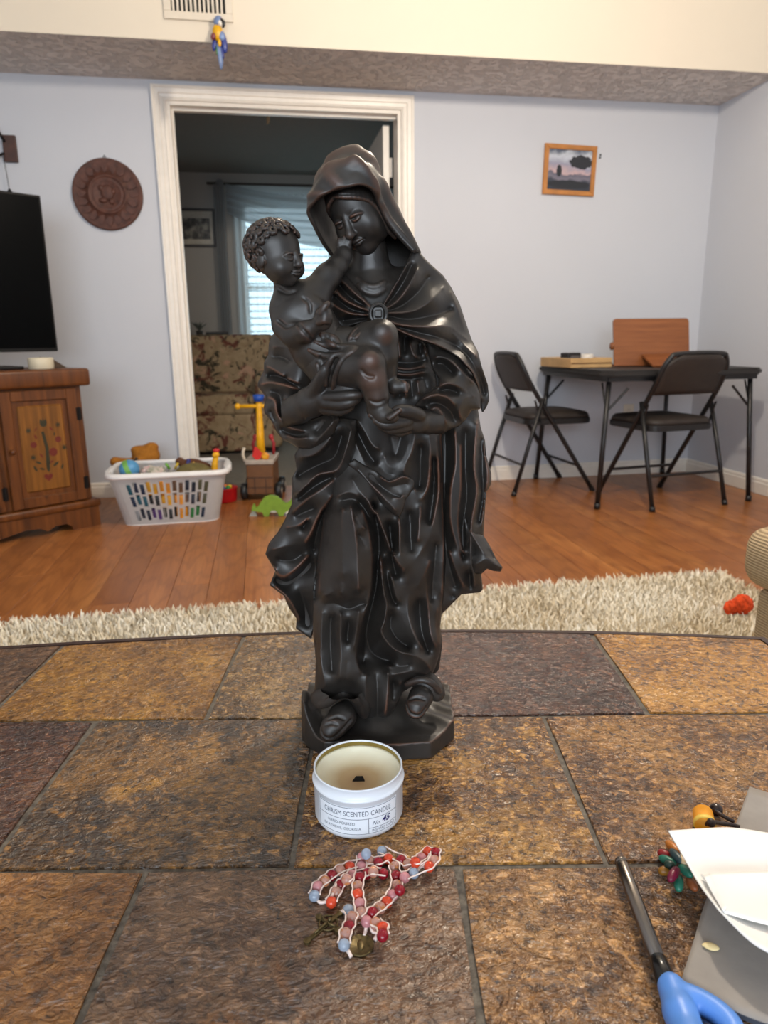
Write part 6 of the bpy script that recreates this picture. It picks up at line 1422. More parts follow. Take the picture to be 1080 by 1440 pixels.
b = BM(); box(b, (-.09, -.025, 0), (.09, .025, .022), 0.008, 3); obj('remote_body', b, plain('charcoal_plastic', (34, 30, 28), 0.5), o); b = BM(); box(b, (-.05, -.012, .0221), (.05, .012, .024)); obj('button_strip', b, plain('grey_buttons', (80, 80, 80), 0.5), o)
o = thing('feathery_dried_plant', 'small feathery grey dried plant standing on the loveseat back', 'plant', (-0.47, 6.10, 0.906)); rr_ = random.Random(9)
b = BM(); lathe(b, [(0, 0), (.025, 0), (.028, .03), (.022, .032), (0, .03)], 14); obj('pot', b, plain('dark_pot', (50, 46, 42), 0.6), o, True)
b = BM()
for k_ in range(40):
    a_ = rr_.uniform(0, 6.28); l_ = rr_.uniform(.05, .10); s_ = rr_.uniform(.3, 1.1); tube(b, [(0, 0, .03), (.5*l_*s_*math.cos(a_), .5*l_*s_*math.sin(a_), .03+.5*l_), (l_*s_*math.cos(a_), l_*s_*math.sin(a_), .03+.8*l_)], [.0025, .004, .001], 4)
q = obj('fronds', b, plain('grey_green_frond', (92, 96, 88), 0.8), o); q['kind'] = 'stuff'
# framed print on the far wall
c0 = on_axis(250, 293, 1, Y2); c1 = on_axis(305, 348, 1, Y2)
o = thing('dark_framed_print', 'dark framed landscape print on the wall of the next room', 'picture', ((c0.x+c1.x)/2-.03, Y2, (c0.z+c1.z)/2)); hw_, hh_ = (c1.x-c0.x)/2+.03, (c0.z-c1.z)/2
for lo, hi in (((-hw_, -.02, -hh_), (hw_, 0, -hh_+.02)), ((-hw_, -.02, hh_-.02), (hw_, 0, hh_)), ((-hw_, -.02, -hh_+.02), (-hw_+.02, 0, hh_-.02)), ((hw_-.02, -.02, -hh_+.02), (hw_, 0, hh_-.02))):
    b = BM(); box(b, lo, hi, .002, 1); obj('frame_side', b, plain('dark_walnut_frame', (48, 38, 32), 0.4), o)
b = BM(); box(b, (-hw_+.02, -.012, -hh_+.02), (hw_-.02, -.006, hh_-.02)); obj('mat_board', b, plain('cream_mat_board', (176, 168, 152), 0.25), o)
t = NT('old_landscape_print'); t.set(Base_Color=t.ramp(t.noise(16, 5), [(0.35, srgb(50, 48, 46)), (0.5, srgb(96, 92, 86)), (0.65, srgb(160, 154, 140))]), Roughness=0.2)
b = BM(); box(b, (-hw_+.045, -.014, -hh_+.06), (hw_-.045, -.0121, hh_-.075)); obj('landscape_print', b, t.m, o)
# curtains
def sheer(name, rgb, alpha):
    t = NT(name); tr = t.n('ShaderNodeBsdfTranslucent'); tr.inputs[0].default_value = (*srgb(rgb), 1); tp = t.n('ShaderNodeBsdfTransparent'); tp.inputs[0].default_value = (1, 1, 1, 1)
    m1 = t.n('ShaderNodeMixShader'); m1.inputs[0].default_value = 0.55; m2 = t.n('ShaderNodeMixShader')
    f = t.ramp(t.noise(500, 2), [(0.3, (alpha-.06,)*3), (0.7, (alpha+.06,)*3)]); t.l(f, m2.inputs[0])
    t.set(Base_Color=srgb(rgb), Roughness=0.9); t.l(t.b.outputs[0], m1.inputs[1]); t.l(tr.outputs[0], m1.inputs[2]); t.l(tp.outputs[0], m2.inputs[1]); t.l(m1.outputs[0], m2.inputs[2]); t.l(m2.outputs[0], t.out.inputs[0]); return t.m
M_sheer = sheer('white_sheer_voile', (226, 230, 230), 0.55); M_swag = sheer('grey_sheer_swag', (158, 158, 158), 0.80)
def cloth(name, x0, x1, ztop, zbot, y, amp, waves, mat, parent, nx=70, nz=26, sag=None):
    V = []; Fc = []
    for i in range(nx+1):
        u = i/nx
        for j in range(nz+1):
            v_ = j/nz; zt, zb = ztop, zbot
            if sag: zt, zb = ztop-sag[0]*math.sin(math.pi*u), zbot-sag[1]*math.sin(math.pi*u)
            yy = y+amp*math.sin(2*math.pi*waves*(u if not sag else v_*1.0+0.15*math.sin(math.pi*u)))*(0.6+0.4*v_)-(0.05*math.sin(math.pi*v_) if sag else 0)
            V.append((x0+(x1-x0)*u, yy, zt+(zb-zt)*v_))
    for i in range(nx):
        for j in range(nz): a_ = i*(nz+1)+j; Fc.append((a_, a_+1, a_+nz+2, a_+nz+1))
    return obj(name, mesh_np(name, V, Fc), mat, parent, True)
o = thing('sheer_curtain', 'white sheer curtain panel hanging over the bright window', 'curtain', (0, 0, 0)); cloth('voile', -.16, .62, 2.085, .0, Y2-.07, .018, 14, M_sheer, o)
b = BM(); box(b, (-.16, Y2-.075, 2.03), (.62, Y2-.09, 2.10)); obj('heading_tape', b, M_sheer, o)
o = thing('sheer_curtain', 'second white sheer curtain panel at the far side of the window', 'curtain', (0, 0, 0)); cloth('voile', .64, 1.5, 2.085, .0, Y2-.07, .018, 14, M_sheer, o); b = BM(); box(b, (.64, Y2-.075, 2.03), (1.5, Y2-.09, 2.10)); obj('heading_tape', b, M_sheer, o)
o = thing('curtain_tail', 'grey side tail of the swag curtain beside the window', 'curtain', (0, 0, 0)); cloth('tail_cloth', -.30, -.215, 2.08, .0, Y2-.13, .016, 4, M_swag, o, 40, 20); b = BM(); ball(b, (-.245, Y2-.13, 2.09), .03, 12, 8); obj('gathered_knot', b, M_swag, o, True)
o = thing('curtain_swag', 'grey sheer swag draped across the top of the window', 'curtain', (0, 0, 0)); cloth('swag_cloth', -.20, 1.5, 2.08, 1.86, Y2-.16, .022, 4.5, M_swag, o, 60, 40, (0.10, 0.26)); 
b = BM(); tube(b, [(-.35, Y2-.10, 2.09), (1.6, Y2-.10, 2.09)], .010, 10); obj('rod', b, plain('dark_rod', (60, 52, 46), 0.5), o)
# pull cord below the door header
cpn = on_axis(372, 150, 1, 4.75); cpb = on_axis(376, 175, 1, 4.75); ct = on_axis(370, 140, 1, 4.75)
o = thing('ceiling_pull_cord', 'short cream pull cord hanging from the dim ceiling beyond the doorway', 'pull cord', (cpn.x, 4.75, 2.19))
b = BM(); tube(b, [(0, 0, 0), (0, 0, cpn.z-2.19)], .002, 6); obj('cord', b, plain('cream_cord', (200, 184, 152), 0.6), o)
b = BM(); dz = cpb.z-2.19; tube(b, [tuple(p) for p in crom([(0, 0, cpn.z-2.19+.004), (cpb.x-cpn.x+.006, 0, (cpn.z-2.19+dz)/2+.01), (cpb.x-cpn.x+.004, 0, dz+.015), (cpb.x-cpn.x-.004, 0, dz)], 12)], [.004, .006, .008, .009, .010, .010, .010, .009, .008, .007, .005, .003], 8); obj('pull_handle', b, plain('cream_pull', (206, 190, 158), 0.5), o, True)
# ================================================================== THINGS ON THE COFFEE TABLE
def on_t(px, py, h=0.0): return on_floor(px, py, TABLE_Z+h)
# ---------------------------------------------------------------- candle tin
cp = on_t(503, 1184) + Vector((math.sin(YAW), math.cos(YAW), 0))*0.0392
tin = thing('candle_tin', 'round white metal candle tin with burnt cream wax and printed label', 'candle', cp, -YAW)
M_tin = plain('white_powder_coated_tin', (226, 232, 240), 0.32, var=0.01, spec=0.5)
R_, H_ = 0.0382, 0.0465
b = BM(); lathe(b, [(0, 0), (R_-0.004, 0), (R_-0.0012, 0.0012), (R_, 0.004), (R_, 0.0345), (R_+0.0012, 0.0355), (R_+0.0014, 0.0368), (R_+0.0002, 0.0380), (R_-0.0004, 0.0385), (R_-0.0004, H_-0.0012), (R_-0.0000, H_-0.0006), (R_-0.0002, H_+0.0002), (R_-0.0010, H_+0.0004), (R_-0.0017, H_-0.0004), (R_-0.0018, 0.002), (0, 0.0015)], 96); obj('tin_body', b, M_tin, tin, True)
t = NT('burnt_cream_wax'); sp_ = t.n('ShaderNodeVectorMath', operation='LENGTH'); t.l(t.mapping((1, 1, 0)), sp_.inputs[0])
dist_ = t.math('ADD', t.math('MULTIPLY', sp_.outputs['Value'], 1/0.0365), t.math('MULTIPLY', t.math('SUBTRACT', t.noise(40, 3), 0.5), 0.22))
t.set(Base_Color=t.ramp(dist_, [(0.0, srgb(172, 140, 104)), (0.45, srgb(188, 162, 124)), (0.68, srgb(214, 202, 172)), (0.95, srgb(226, 222, 198))]), Roughness=0.35, Subsurface_Weight=0.15, Subsurface_Radius=(0.004, 0.003, 0.002))
b = BM(); lathe(b, [(0, 0.0300), (0.014, 0.0302), (0.024, 0.0310), (0.029, 0.0328), (0.033, 0.0362), (0.0352, 0.0400), (0.0364, 0.0420), (0.0364, 0.006), (0, 0.006)], 72); obj('wax', b, t.m, tin, True)
t = NT('smoked_tin_inside'); t.set(Base_Color=srgb(150, 132, 70), Metallic=0.6, Roughness=0.4)
b = BM(); lathe(b, [(R_-0.00185, 0.0410), (R_-0.00185, H_-0.0008)], 72); [f.normal_flip() for f in b.faces]; obj('inner_wall', b, t.m, tin, True)
b = BM(); box(b, (-.0055, -.0008, .0295), (.0055, .0008, .0340), 0.0003, 1)
for v in b.verts:
    if v.co.z > .0325: v.co.x = v.co.x*0.55+0.0008; v.co.z += 0.0006*math.sin(v.co.x*2000)
obj('wooden_wick', b, plain('charred_wick', (18, 15, 13), 0.9), tin)
# printed label
M_lab = plain('label_paper', (232, 238, 246), 0.45, var=0.01); M_ink = plain('grey_ink', (84, 92, 108), 0.6, var=0.02); M_pen = plain('indigo_pen_ink', (30, 26, 96), 0.5, var=0.02)
LA = 0.965; lz0, lz1 = 0.0062, 0.0305
def cyl_patch(a0, a1, z0, z1, off, n=36):
    b = BM(); A_ = []; B_ = []
    for k in range(n+1):
        a = a0+(a1-a0)*k/n; x, y = math.sin(a)*(R_+off), -math.cos(a)*(R_+off)
        A_.append(b.verts.new((x, y, z0))); B_.append(b.verts.new((x, y, z1)))
    for k in range(n): b.faces.new((A_[k], A_[k+1], B_[k+1], B_[k]))
    return b
lab = obj('label', cyl_patch(-LA-.025, LA+.025, lz0-.0009, lz1+.0009, 0.00012), M_lab, tin, True)
th = 0.00022; zd = 0.0200; zr = 0.0110; ad = 0.245
for (a0, a1, z) in ((-LA, LA, lz0), (-LA, LA, lz1), (-LA, LA, zd), (ad, LA, zr)): obj('rule_line', cyl_patch(a0, a1, z-th, z+th, 0.0002), M_ink, lab)
for (a, z0, z1) in ((-LA, lz0, lz1), (LA, lz0, lz1), (ad, lz0, zd)): obj('rule_line', cyl_patch(a-th/R_, a+th/R_, z0, z1, 0.0002, 2), M_ink, lab)
def cyl_text(s, size, ac, zc, width, mat, name, shear=0.0, bold=0.0):
    cu = bpy.data.curves.new('t', 'FONT'); cu.body = s; cu.size = 1.0; cu.align_x = 'CENTER'; cu.align_y = 'CENTER'; cu.space_character = 1.06; cu.shear = shear; cu.offset = bold
    to = bpy.data.objects.new('t', cu); COL.objects.link(to); dg = bpy.context.evaluated_depsgraph_get(); dg.update()
    me = bpy.data.meshes.new_from_object(to.evaluated_get(dg)); bpy.data.objects.remove(to)
    n = len(me.vertices); co = np.zeros(n*3, np.float32); me.vertices.foreach_get('co', co); co = co.reshape(-1, 3)
    co[:, 0] -= (co[:, 0].max()+co[:, 0].min())/2; co[:, 1] -= (co[:, 1].max()+co[:, 1].min())/2
    k = width/(co[:, 0].max()-co[:, 0].min()); a = ac+co[:, 0]*k/R_; hz = co[:, 1]*size/(co[:, 1].max()-co[:, 1].min())
    out = np.stack([np.sin(a)*(R_+.00030), -np.cos(a)*(R_+.00030), zc+hz], 1).astype(np.float32)
    me.vertices.foreach_set('co', out.ravel()); me.update(); o = obj(name, me, mat, lab); o['kind'] = 'stuff'; return o
cyl_text('CHRISM SCENTED CANDLE', 0.0046, 0.0, 0.0252, 0.0600, M_ink, 'title_lettering')
cyl_text('HAND-POURED', 0.0027, -0.37, 0.0160, 0.0240, M_ink, 'maker_lettering'); cyl_text('IN ATHENS, GEORGIA', 0.0028, -0.36, 0.0110, 0.0335, M_ink, 'maker_lettering')
cyl_text('No.', 0.0036, 0.42, 0.0152, 0.0070, M_ink, 'number_lettering', 0.4); cyl_text('45', 0.0056, 0.665, 0.0162, 0.0080, M_pen, 'handwritten_number', 0.25, 0.035)
cyl_text('INSPIRED LIVING', 0.0022, 0.61, 0.0087, 0.0220, M_ink, 'small_lettering')
# ---------------------------------------------------------------- rosary
ros = thing('bead_rosary', 'red, pink and orange glass bead rosary heaped in front of the candle', 'rosary', (0, 0, 0))
def glass(name, rgb, tr, rough=0.12, var=0.15):
    t = NT(name); c = srgb(rgb); f = t.noise(160, 3)
    t.set(Base_Color=t.ramp(f, [(0.35, tuple(x*(1-var) for x in c)), (0.65, tuple(min(1, x*(1+var)) for x in c))]), Roughness=rough, Transmission_Weight=tr, IOR=1.48, Specular_IOR_Level=0.6); return t.m
GB = {'B': glass('pale_blue_glass', (178, 194, 214), 0.45, 0.05), 'P': glass('rose_pink_glass', (226, 158, 164), 0.4, 0.05), 'R': glass('ruby_red_glass', (150, 10, 34), 0.25, 0.05), 'O': glass('orange_glass', (226, 78, 44), 0.3, 0.05), 'C': None}
t = NT('clear_glass_gold_flake'); fl = t.ramp(t.noise(330, 3), [(0.52, (0, 0, 0)), (0.60, (1, 1, 1))])
t.set(Base_Color=t.mix(fl, srgb(238, 190, 176), srgb(252, 170, 100)), Roughness=0.05, Transmission_Weight=0.65, IOR=1.45); GB['C'] = t.m
NMB = {'B': 'blue_bead', 'P': 'pink_bead', 'R': 'ruby_bead', 'O': 'orange_bead', 'C': 'clear_bead'}
seqs = [[(442, 1260, 'B'), (447, 1247, 'P'), (457, 1239, 'C'), (467, 1231, 'R'), (478.5, 1224, 'C'), (492, 1219, 'O'), (520, 1212, 'C'), (532, 1213, 'R'), (546, 1208, 'O'), (554, 1219, 'C'), (557, 1232, 'R'), (558, 1245, 'C'), (552, 1259, 'P'), (544, 1269, 'O'), (535, 1277, 'C'), (524, 1284, 'R'), (515.5, 1296, 'P')],
        [(466, 1269, 'O'), (473, 1255, 'C'), (479, 1245, 'R'), (487.5, 1237, 'C'), (496, 1231, 'P'), (516, 1229, 'R'), (525, 1226, 'C'), (539, 1229, 'R')],
        [(509, 1206, 'P'), (508, 1219, 'P'), (506, 1234, 'R'), (503, 1246, 'C'), (503, 1258, 'O'), (505.6, 1271, 'P'), (507.6, 1284, 'C')],
        [(537, 1197, 'B'), (564, 1210, 'R'), (573, 1216, 'C'), (584, 1213, 'O'), (593, 1207, 'P'), (601.5, 1198, 'O'), (612.5, 1199, 'R'), (611, 1210, 'C'), (603.5, 1219, 'O'), (582, 1228, 'B'), (569, 1234, 'P')],
        [(515, 1201, 'B')], [(490, 1280, 'B'), (495, 1290, 'C'), (491, 1303, 'R'), (486, 1313, 'C'), (484, 1329, 'B')],
        [(528, 1299, 'C'), (538, 1305, 'O'), (538, 1316, 'R')], [(562, 1252, 'R')]]
rb = 0.0041; placed = []; bead0 = {}
sm_ = BM(); ball(sm_, (0, 0, 0), rb, 14, 10); bme = bpy.data.meshes.new('bead'); sm_.to_mesh(bme); sm_.free(); bme.shade_smooth()
paths = []
for si, sq in enumerate(seqs):
    pth = []
    for (px, py, k) in sq:
        h = rb
        for _ in range(12):
            p = on_t(px, py, h)
            if all((p-q).length > rb*1.82 for q in placed): break
            h += 0.0012
        placed.append(p); pth.append(p)
        if k not in bead0: m_ = bme.copy(); m_.materials.append(GB[k]); bead0[k] = m_
        o = bpy.data.objects.new(NMB[k], bead0[k]); COL.objects.link(o); o.parent = ros; o.location = p; o.rotation_euler = (random.random()*3, random.random()*3, 0)
    paths.append(pth)
M_thr = plain('white_waxed_thread', (232, 214, 206), 0.5, var=0.05)
def strand(pts, off, r=0.0006):
    P = [Vector(p) for p in pts]; L = []
    for i in range(len(P)):
        tn = P[min(i+1, len(P)-1)]-P[max(i-1, 0)]; tn.z = 0; tn.normalize() if tn.length > 0 else None
        sd = Vector((-tn.y, tn.x, 0)); L.append(P[i]+sd*off+Vector((0, 0, 0.0018)))
        if i < len(P)-1: m = (P[i]+P[i+1])/2; L.append(m+sd*off*0.82+Vector((0, 0, 0.0014)))
    C = crom([tuple(p) for p in L], len(L)*3); C[:, 2] = np.maximum(C[:, 2], TABLE_Z+r)
    b = BM(); tube(b, [tuple(c) for c in C], r, 6); obj('thread', b, M_thr, ros, True)
for pth in (paths[0], paths[1], paths[2], paths[3], paths[5], paths[6]):
    for s in (-1, 1): strand(pth, s*0.0044)
def ploop(pts, r=0.0009):
    P = crom([tuple(on_t(x, y, h)) for x, y, h in pts], len(pts)*5); b = BM(); tube(b, [tuple(c) for c in P], r, 6); obj('thread', b, M_thr, ros, True)
ploop([(444, 1262, .002), (450, 1269, .0015), (460, 1267, .002), (468, 1258, .005), (473, 1243, .006)], .0012)
ploop([(588, 1224, .003), (592, 1217, .004), (598, 1221, .002), (598, 1226, .001)]); ploop([(590, 1221, .004), (601, 1212, .006), (606, 1202, .007), (616, 1201, .006), (618, 1206, .003), (612, 1213, .003), (604, 1214, .006)])
ploop([(515, 1301, .004), (514, 1309, .0015), (512, 1316, .001)], .0013); ploop([(522, 1303, .004), (524, 1310, .002), (531, 1312, .0015), (540, 1310, .002), (547, 1303, .0015)], .0011); ploop([(533, 1312, .002), (529, 1318, .0015), (527, 1322, .001)], .0015)
ploop([(486, 1332, .003), (491, 1340, .002), (494, 1346, .001)], .0014); ploop([(485, 1282, .003), (480, 1282, .001), (478, 1282, .001)], .0011)
M_brz = plain('antique_bronze', (92, 80, 52), 0.42, 0.75, var=0.35, nscale=300, bump=0.4, bscale=500, bdist=0.0006)
mp = on_t(507, 1331)
b = BM(); lathe(b, [(0, 0.0), (0.0086, 0.0), (0.0092, 0.0006), (0.0092, 0.0016), (0.0086, 0.0018), (0.0080, 0.0013), (0, 0.0013)], 32, Matrix.Translation(mp)); md = obj('medal', b, M_brz, ros, True)
b = BM(); ball(b, mp+Vector((0, 0, .0014)), .003, 12, 8, (.8, 1.5, .25)); obj('medal_relief', b, M_brz, md, True)
foot_ = on_t(432, 1323, .0012); head_ = on_t(478, 1284, .0012); xl_ = on_t(449, 1289, .0012); xr_ = on_t(475.5, 1308, .0012)
crux = BM(); 
def bar(bm, a, c, w_, h_):
    d_ = (c-a); L = d_.length; ang = math.atan2(d_.y, d_.x)
    box(bm, (0, -w_/2, 0), (L, w_/2, h_), 0.0004, 1, Matrix.Translation(a) @ Matrix.Rotation(ang, 4, 'Z'))
bar(crux, foot_-Vector((0, 0, .0012)), head_-Vector((0, 0, .0012)), .0032, .0018); cx = obj('crucifix', crux, M_brz, ros)
b = BM(); bar(b, xl_-Vector((0, 0, .0011)), xr_-Vector((0, 0, .0011)), .0030, .0018); obj('cross_arm', b, M_brz, cx)
for p_ in (foot_, xl_, xr_, head_):
    b = BM(); lathe(b, [(0, 0), (.0026, 0), (.0026, .0018), (0, .0022)], 10, Matrix.Translation((p_.x, p_.y, TABLE_Z))); obj('trefoil_end', b, M_brz, cx)
ctr_ = foot_.lerp(head_, .64)
b = BM(); tube(b, [(ctr_.x+.0066*math.cos(a), ctr_.y+.0066*math.sin(a), TABLE_Z+.0012) for a in [2*math.pi*k/24 for k in range(24)]], .0007, 6, closed=True); obj('halo_ring', b, M_brz, cx, True)
u_ = (head_-foot_).normalized(); s_ = (xr_-xl_).normalized()
v = Vol((0, 0, 0), (1, 1, 1), 1)
b = BM(); tube(b, [foot_.lerp(head_, q)+Vector((0, 0, .0012)) for q in (.22, .36, .48, .60)], [.0007, .0010, .0012, .0015], 8); ball(b, foot_.lerp(head_, .68)+Vector((0, 0, .0018)), .0015, 10, 8); o = obj('corpus', b, M_brz, cx, True); o['kind'] = 'stuff'
c2_ = foot_.lerp(head_, .60)
b = BM(); tube(b, [c2_-s_*.0075+u_*.002+Vector((0, 0, .001)), c2_-s_*.003+Vector((0, 0, .0014)), c2_+Vector((0, 0, .0016)), c2_+s_*.003+Vector((0, 0, .0014)), c2_+s_*.0075+u_*.002+Vector((0, 0, .001))], .0007, 6); obj('corpus_arms', b, M_brz, cx, True)
# ---------------------------------------------------------------- utility lighter
li = thing('utility_lighter', 'long utility lighter with steel barrel and blue handle on the slate', 'lighter', (0, 0, 0))
M_stl = NT('gunmetal_steel').set(Base_Color=srgb(126, 120, 114), Metallic=1.0, Roughness=0.26).m; M_lblk = plain('black_ferrule', (18, 18, 19), 0.22); M_lbl = plain('cornflower_blue_plastic', (92, 146, 226), 0.38, var=0.04)
ax0 = on_t(872, 1209, .0095); ax1 = on_t(925, 1350, .0095); ax2 = on_t(939, 1384, .0095); dr_ = (ax1-ax0).normalized()
b = BM(); L = (ax1-ax0).length; tube(b, [ax0, ax0+dr_*.0015, ax0+dr_*.004, ax0+dr_*.0042, ax0+dr_*.0055, ax0+dr_*.0057, ax0+dr_*.0075, ax1], [.0035, .0046, .0048, .0043, .0043, .0049, .0050, .0050], 20); obj('barrel', b, M_stl, li, True)
b = BM(); tube(b, [ax1-dr_*.001, ax1, ax2+dr_*.004], [.0050, .0056, .0064], 20); obj('ferrule', b, M_lblk, li, True)
side = Vector((dr_.y, -dr_.x, 0)); 
g = [on_t(944, 1388, .0095), on_t(957, 1425, .010), on_t(974, 1470, .011), on_t(992, 1530, .011), on_t(1010, 1600, .010)]
O_ = np.array(g[0])*1000
v = Vol(np.array(g).min(0)*1000-[25, 25, 16], np.array(g).max(0)*1000+[70, 25, 22], 1.2)
v.poly([np.array(p)*1000 for p in g], [8.2, 9.4, 10.4, 10.8, 9.8], 4)
gd = [on_t(958, 1398, .0095), on_t(985, 1409, .009), on_t(1012, 1426, .009), on_t(1033, 1452, .009), on_t(1040, 1500, .009), on_t(1025, 1560, .009), on_t(1000, 1585, .009)]
v.tubec([np.array(p)*1000 for p in gd], 6.2, 5.4, 3, n=26)
zz = (v.lo[2]+v.h*np.arange(v.n[2])); cut = (TABLE_Z*1000+0.4-zz)[None, None, :]; v.f = np.maximum(v.f, cut).astype(np.float32)
V_, F_ = v.mesh('h'); obj('handle', mesh_np('handle', V_*.001, F_), M_lbl, li, True)
tg = [on_t(985, 1440, .0095), on_t(1003, 1452, .0095), on_t(1010, 1475, .0095)]
b = BM(); tube(b, tg, [.003, .004, .003], 10); obj('trigger', b, M_lblk, li, True)
# ---------------------------------------------------------------- papers at the right
def patch(name, rows, mat, parent, th=0.0006, n=24, m=24):
    """rows: list of rows of (px,py,height) control points"""
    R3 = [crom([tuple(on_t(x, y, h)) for x, y, h in r], n) for r in rows]; G_ = np.stack([crom([r[i] for r in R3], m) for i in range(n)], 0)
    V = G_.reshape(-1, 3); K = len(V); dS = np.gradient(G_, axis=0); dT = np.gradient(G_, axis=1); N_ = np.cross(dS, dT); N_ /= np.linalg.norm(N_, axis=2, keepdims=True)+1e-12
    if N_[..., 2].mean() < 0: N_ = -N_
    V2 = (G_-N_*th).reshape(-1, 3); ids = np.arange(K).reshape(n, m); a, b_, c, d = ids[:-1, :-1], ids[1:, :-1], ids[1:, 1:], ids[:-1, 1:]
    Q = np.stack([a, b_, c, d], -1).reshape(-1, 4); per = np.concatenate([ids[:, 0], ids[-1, 1:], ids[::-1, -1][1:], ids[0, ::-1][1:]])
    S = np.stack([per[:-1], per[1:], per[1:]+K, per[:-1]+K], 1)
    bm = BM(); me = mesh_np(name, np.vstack([V, V2]), np.vstack([Q, Q[:, ::-1]+K, S])); bm.from_mesh(me); bmesh.ops.recalc_face_normals(bm, faces=bm.faces); bm.to_mesh(me); bm.free()
    return obj(name, me, mat, parent, True)
gs = thing('grey_folder', 'flat grey card folder lying at the edge of the slate table', 'folder', (0, 0, 0))
M_gc = plain('grey_card', (150, 144, 138), 0.75, var=0.06, nscale=60, bump=0.1, bscale=300); M_nv = plain('dark_slate_blue_card', (62, 68, 82), 0.6)
patch('front_cover', [[(1054, 1106, .004), (1090, 1117, .004), (1150, 1132, .004)], [(1032, 1166, .004), (1090, 1190, .004), (1165, 1215, .004)], [(993, 1265, .005), (1070, 1290, .005), (1180, 1320, .005)], [(976, 1321, .007), (1060, 1355, .007), (1190, 1390, .007)], [(958, 1378, .011), (1049, 1428, .011), (1200, 1475, .011)]], M_gc, gs)
patch('back_cover', [[(1056, 1108, .001), (1090, 1119, .001), (1150, 1134, .001)], [(1034, 1168, .001), (1090, 1192, .001), (1165, 1217, .001)], [(994, 1270, .001), (1070, 1294, .001), (1180, 1324, .001)], [(962, 1385, .001), (1051, 1436, .001), (1200, 1484, .001)]], M_nv, gs)
for i_ in range(4):
    f_ = i_/3; patch('inner_sheet', [[(1000, 1270, .0015+.0025*f_*.6), (1080, 1296, .0015+.0025*f_*.6), (1180, 1322, .0015+.0025*f_*.6)], [(962-2*f_, 1383-3*f_, .0025+.007*f_), (1050, 1434-4*f_, .0025+.007*f_), (1200, 1482-5*f_, .0025+.007*f_)]], M_nv, gs, 0.0004, 12, 8)
pn = thing('white_paper_plate', 'white paper plate edge with a folded napkin over the grey folder', 'plate', (0, 0, 0))
M_wpap = plain('bright_white_paper', (244, 243, 240), 0.7, var=0.015, bump=0.12, bscale=25, bdist=0.004)
patch('plate_sheet', [[(940, 1168, .034), (985, 1165, .030), (1034, 1164, .028), (1110, 1176, .028)], [(953, 1190, .030), (1000, 1196, .024), (1060, 1200, .022), (1120, 1208, .022)], [(968, 1216, .028), (1010, 1228, .020), (1070, 1240, .018), (1130, 1248, .018)], [(986, 1246, .030), (1030, 1268, .022), (1080, 1285, .020), (1140, 1300, .020)], [(1010, 1278, .036), (1049, 1317, .036), (1080, 1338, .036), (1150, 1372, .036)]], M_wpap, pn, 0.0009, 34, 34)
patch('folded_napkin', [[(986, 1229, .0305), (1030, 1226, .027), (1110, 1224, .026)], [(1004, 1254, .0315), (1050, 1258, .027), (1120, 1262, .026)], [(1019, 1282, .036), (1050, 1291, .033), (1130, 1312, .032)]], M_wpap, pn, 0.0012, 24, 20)
patch('napkin_fold', [[(989, 1231, .0325), (998, 1228, .0325)], [(1003, 1258, .0335), (1010, 1250, .034)], [(1017, 1281, .0375), (1022, 1276, .037)]], M_wpap, pn, 0.0008, 10, 14)
sdp = on_t(999, 1333, .0078); sd = thing('pumpkin_seed', 'single pale pumpkin seed lying on the grey folder', 'seed', sdp, -YAW-0.3)
b = BM(); ball(b, (0, 0, .0012), .0055, 16, 10, (1, .6, .22)); 
for v in b.verts:
    if v.co.x < 0: v.co.y *= 1-0.5*(-v.co.x/.0055)**2
obj('seed_shell', b, plain('pale_seed', (232, 212, 158), 0.6), sd, True)
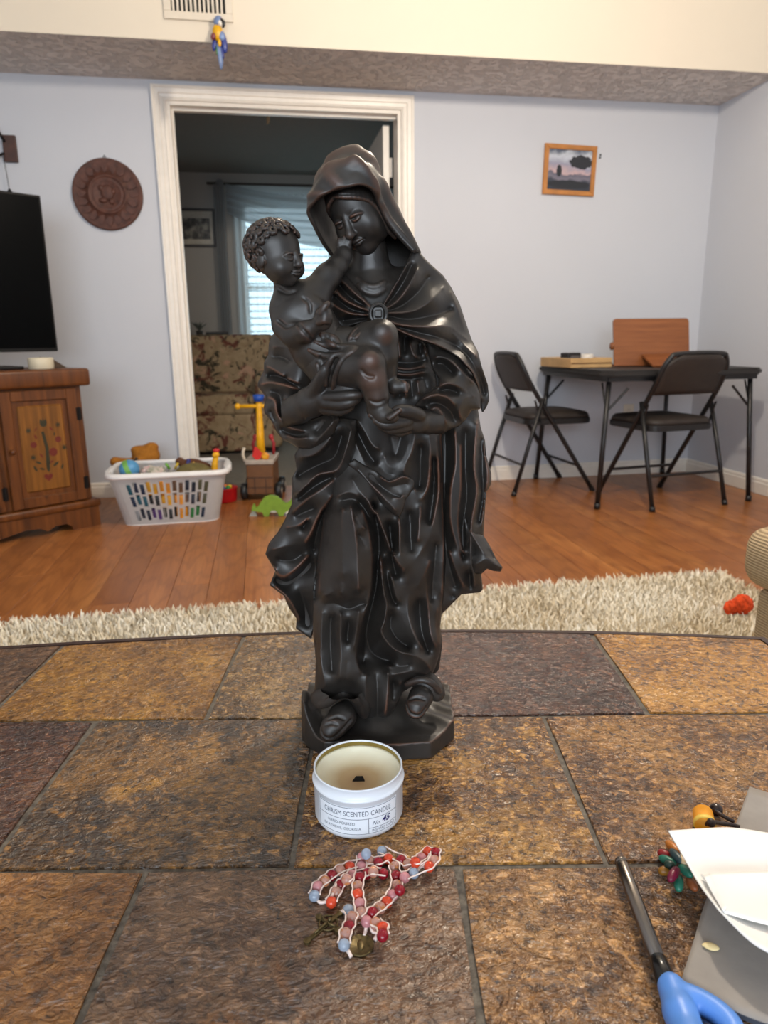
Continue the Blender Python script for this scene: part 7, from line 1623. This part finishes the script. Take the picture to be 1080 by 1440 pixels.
# ---------------------------------------------------------------- beaded necklace half under the plate
nk = thing('beaded_necklace', 'colourful long wooden bead necklace tucked under the white paper plate', 'necklace', (0, 0, 0))
bead_specs = [((937, 1183), (955, 1200), (200, 124, 52), 'orange_bead'), ((943, 1195), (960, 1214), (46, 66, 70), 'slate_bead'), ((925, 1198), (942, 1204), (140, 26, 30), 'red_bead'), ((927, 1205), (951, 1216), (40, 116, 96), 'teal_bead'), ((934, 1215), (950, 1218), (30, 56, 46), 'dark_green_bead'), ((956, 1217), (973, 1233), (62, 140, 108), 'teal_bead'), ((926, 1226), (943, 1223), (142, 96, 26), 'ochre_bead'), ((941, 1239), (953, 1220), (112, 18, 52), 'burgundy_bead'), ((954, 1253), (955, 1232), (36, 124, 108), 'teal_bead'), ((967, 1235), (979, 1252), (146, 82, 46), 'rust_bead'), ((952, 1203), (965, 1216), (206, 180, 140), 'cream_bead')]
for k_, (a_, c_, rgb, nm) in enumerate(bead_specs):
    h_ = .0042+.0045*(k_ % 3 == 1)+.003*(k_ in (5, 7)); p0 = on_t(*a_, h_); p1 = on_t(*c_, h_+.0015); b = BM()
    tube(b, [p0.lerp(p1, q) for q in (0, .06, .2, .5, .8, .94, 1)], [.0008, .0020, .0030, .0035, .0030, .0020, .0008], 12); obj(nm, b, plain('wood_'+nm, rgb, 0.35, var=0.2), nk, True)
y0 = on_t(988, 1142, .0085); y1 = on_t(992, 1165, .0085); b = BM(); tube(b, [y0, y0.lerp(y1, .04), y0.lerp(y1, .7), y1], [.0062, .0080, .0084, .0080], 22); yb_ = obj('yellow_barrel_bead', b, plain('amber_yellow_bead', (238, 160, 22), 0.35), nk, True)
b = BM(); tube(b, [y0.lerp(y1, .66), y0.lerp(y1, .9)], [.0086, .0087], 22); obj('pale_band', b, plain('pale_yellow_band', (244, 206, 90), 0.4), yb_, True)
M_cord_ = plain('dark_brown_leather_cord', (48, 34, 28), 0.45); b = BM(); tube(b, [tuple(p) for p in crom([tuple(on_t(x, y, h)) for x, y, h in [(975, 1166, .004), (990, 1160, .010), (1000, 1156, .016), (1015, 1158, .010), (1030, 1160, .006), (1040, 1163, .005)]], 30)], .0017, 8); obj('leather_cord', b, M_cord_, nk, True)
b = BM(); tube(b, [tuple(p) for p in crom([tuple(on_t(x, y, h)) for x, y, h in [(1008, 1142, .008), (1016, 1147, .008), (1025, 1152, .006), (1031, 1155, .004)]], 20)], .0017, 8); obj('leather_cord', b, M_cord_, nk, True)
b = BM(); ball(b, on_t(1007, 1139, .0062), .0056, 16, 12); obj('dark_round_bead', b, plain('dark_wood_bead', (34, 22, 22), 0.2), nk, True)
b = BM(); ball(b, on_t(1000, 1157, .0150), .0036, 12, 10); obj('cord_knot', b, M_cord_, nk, True)
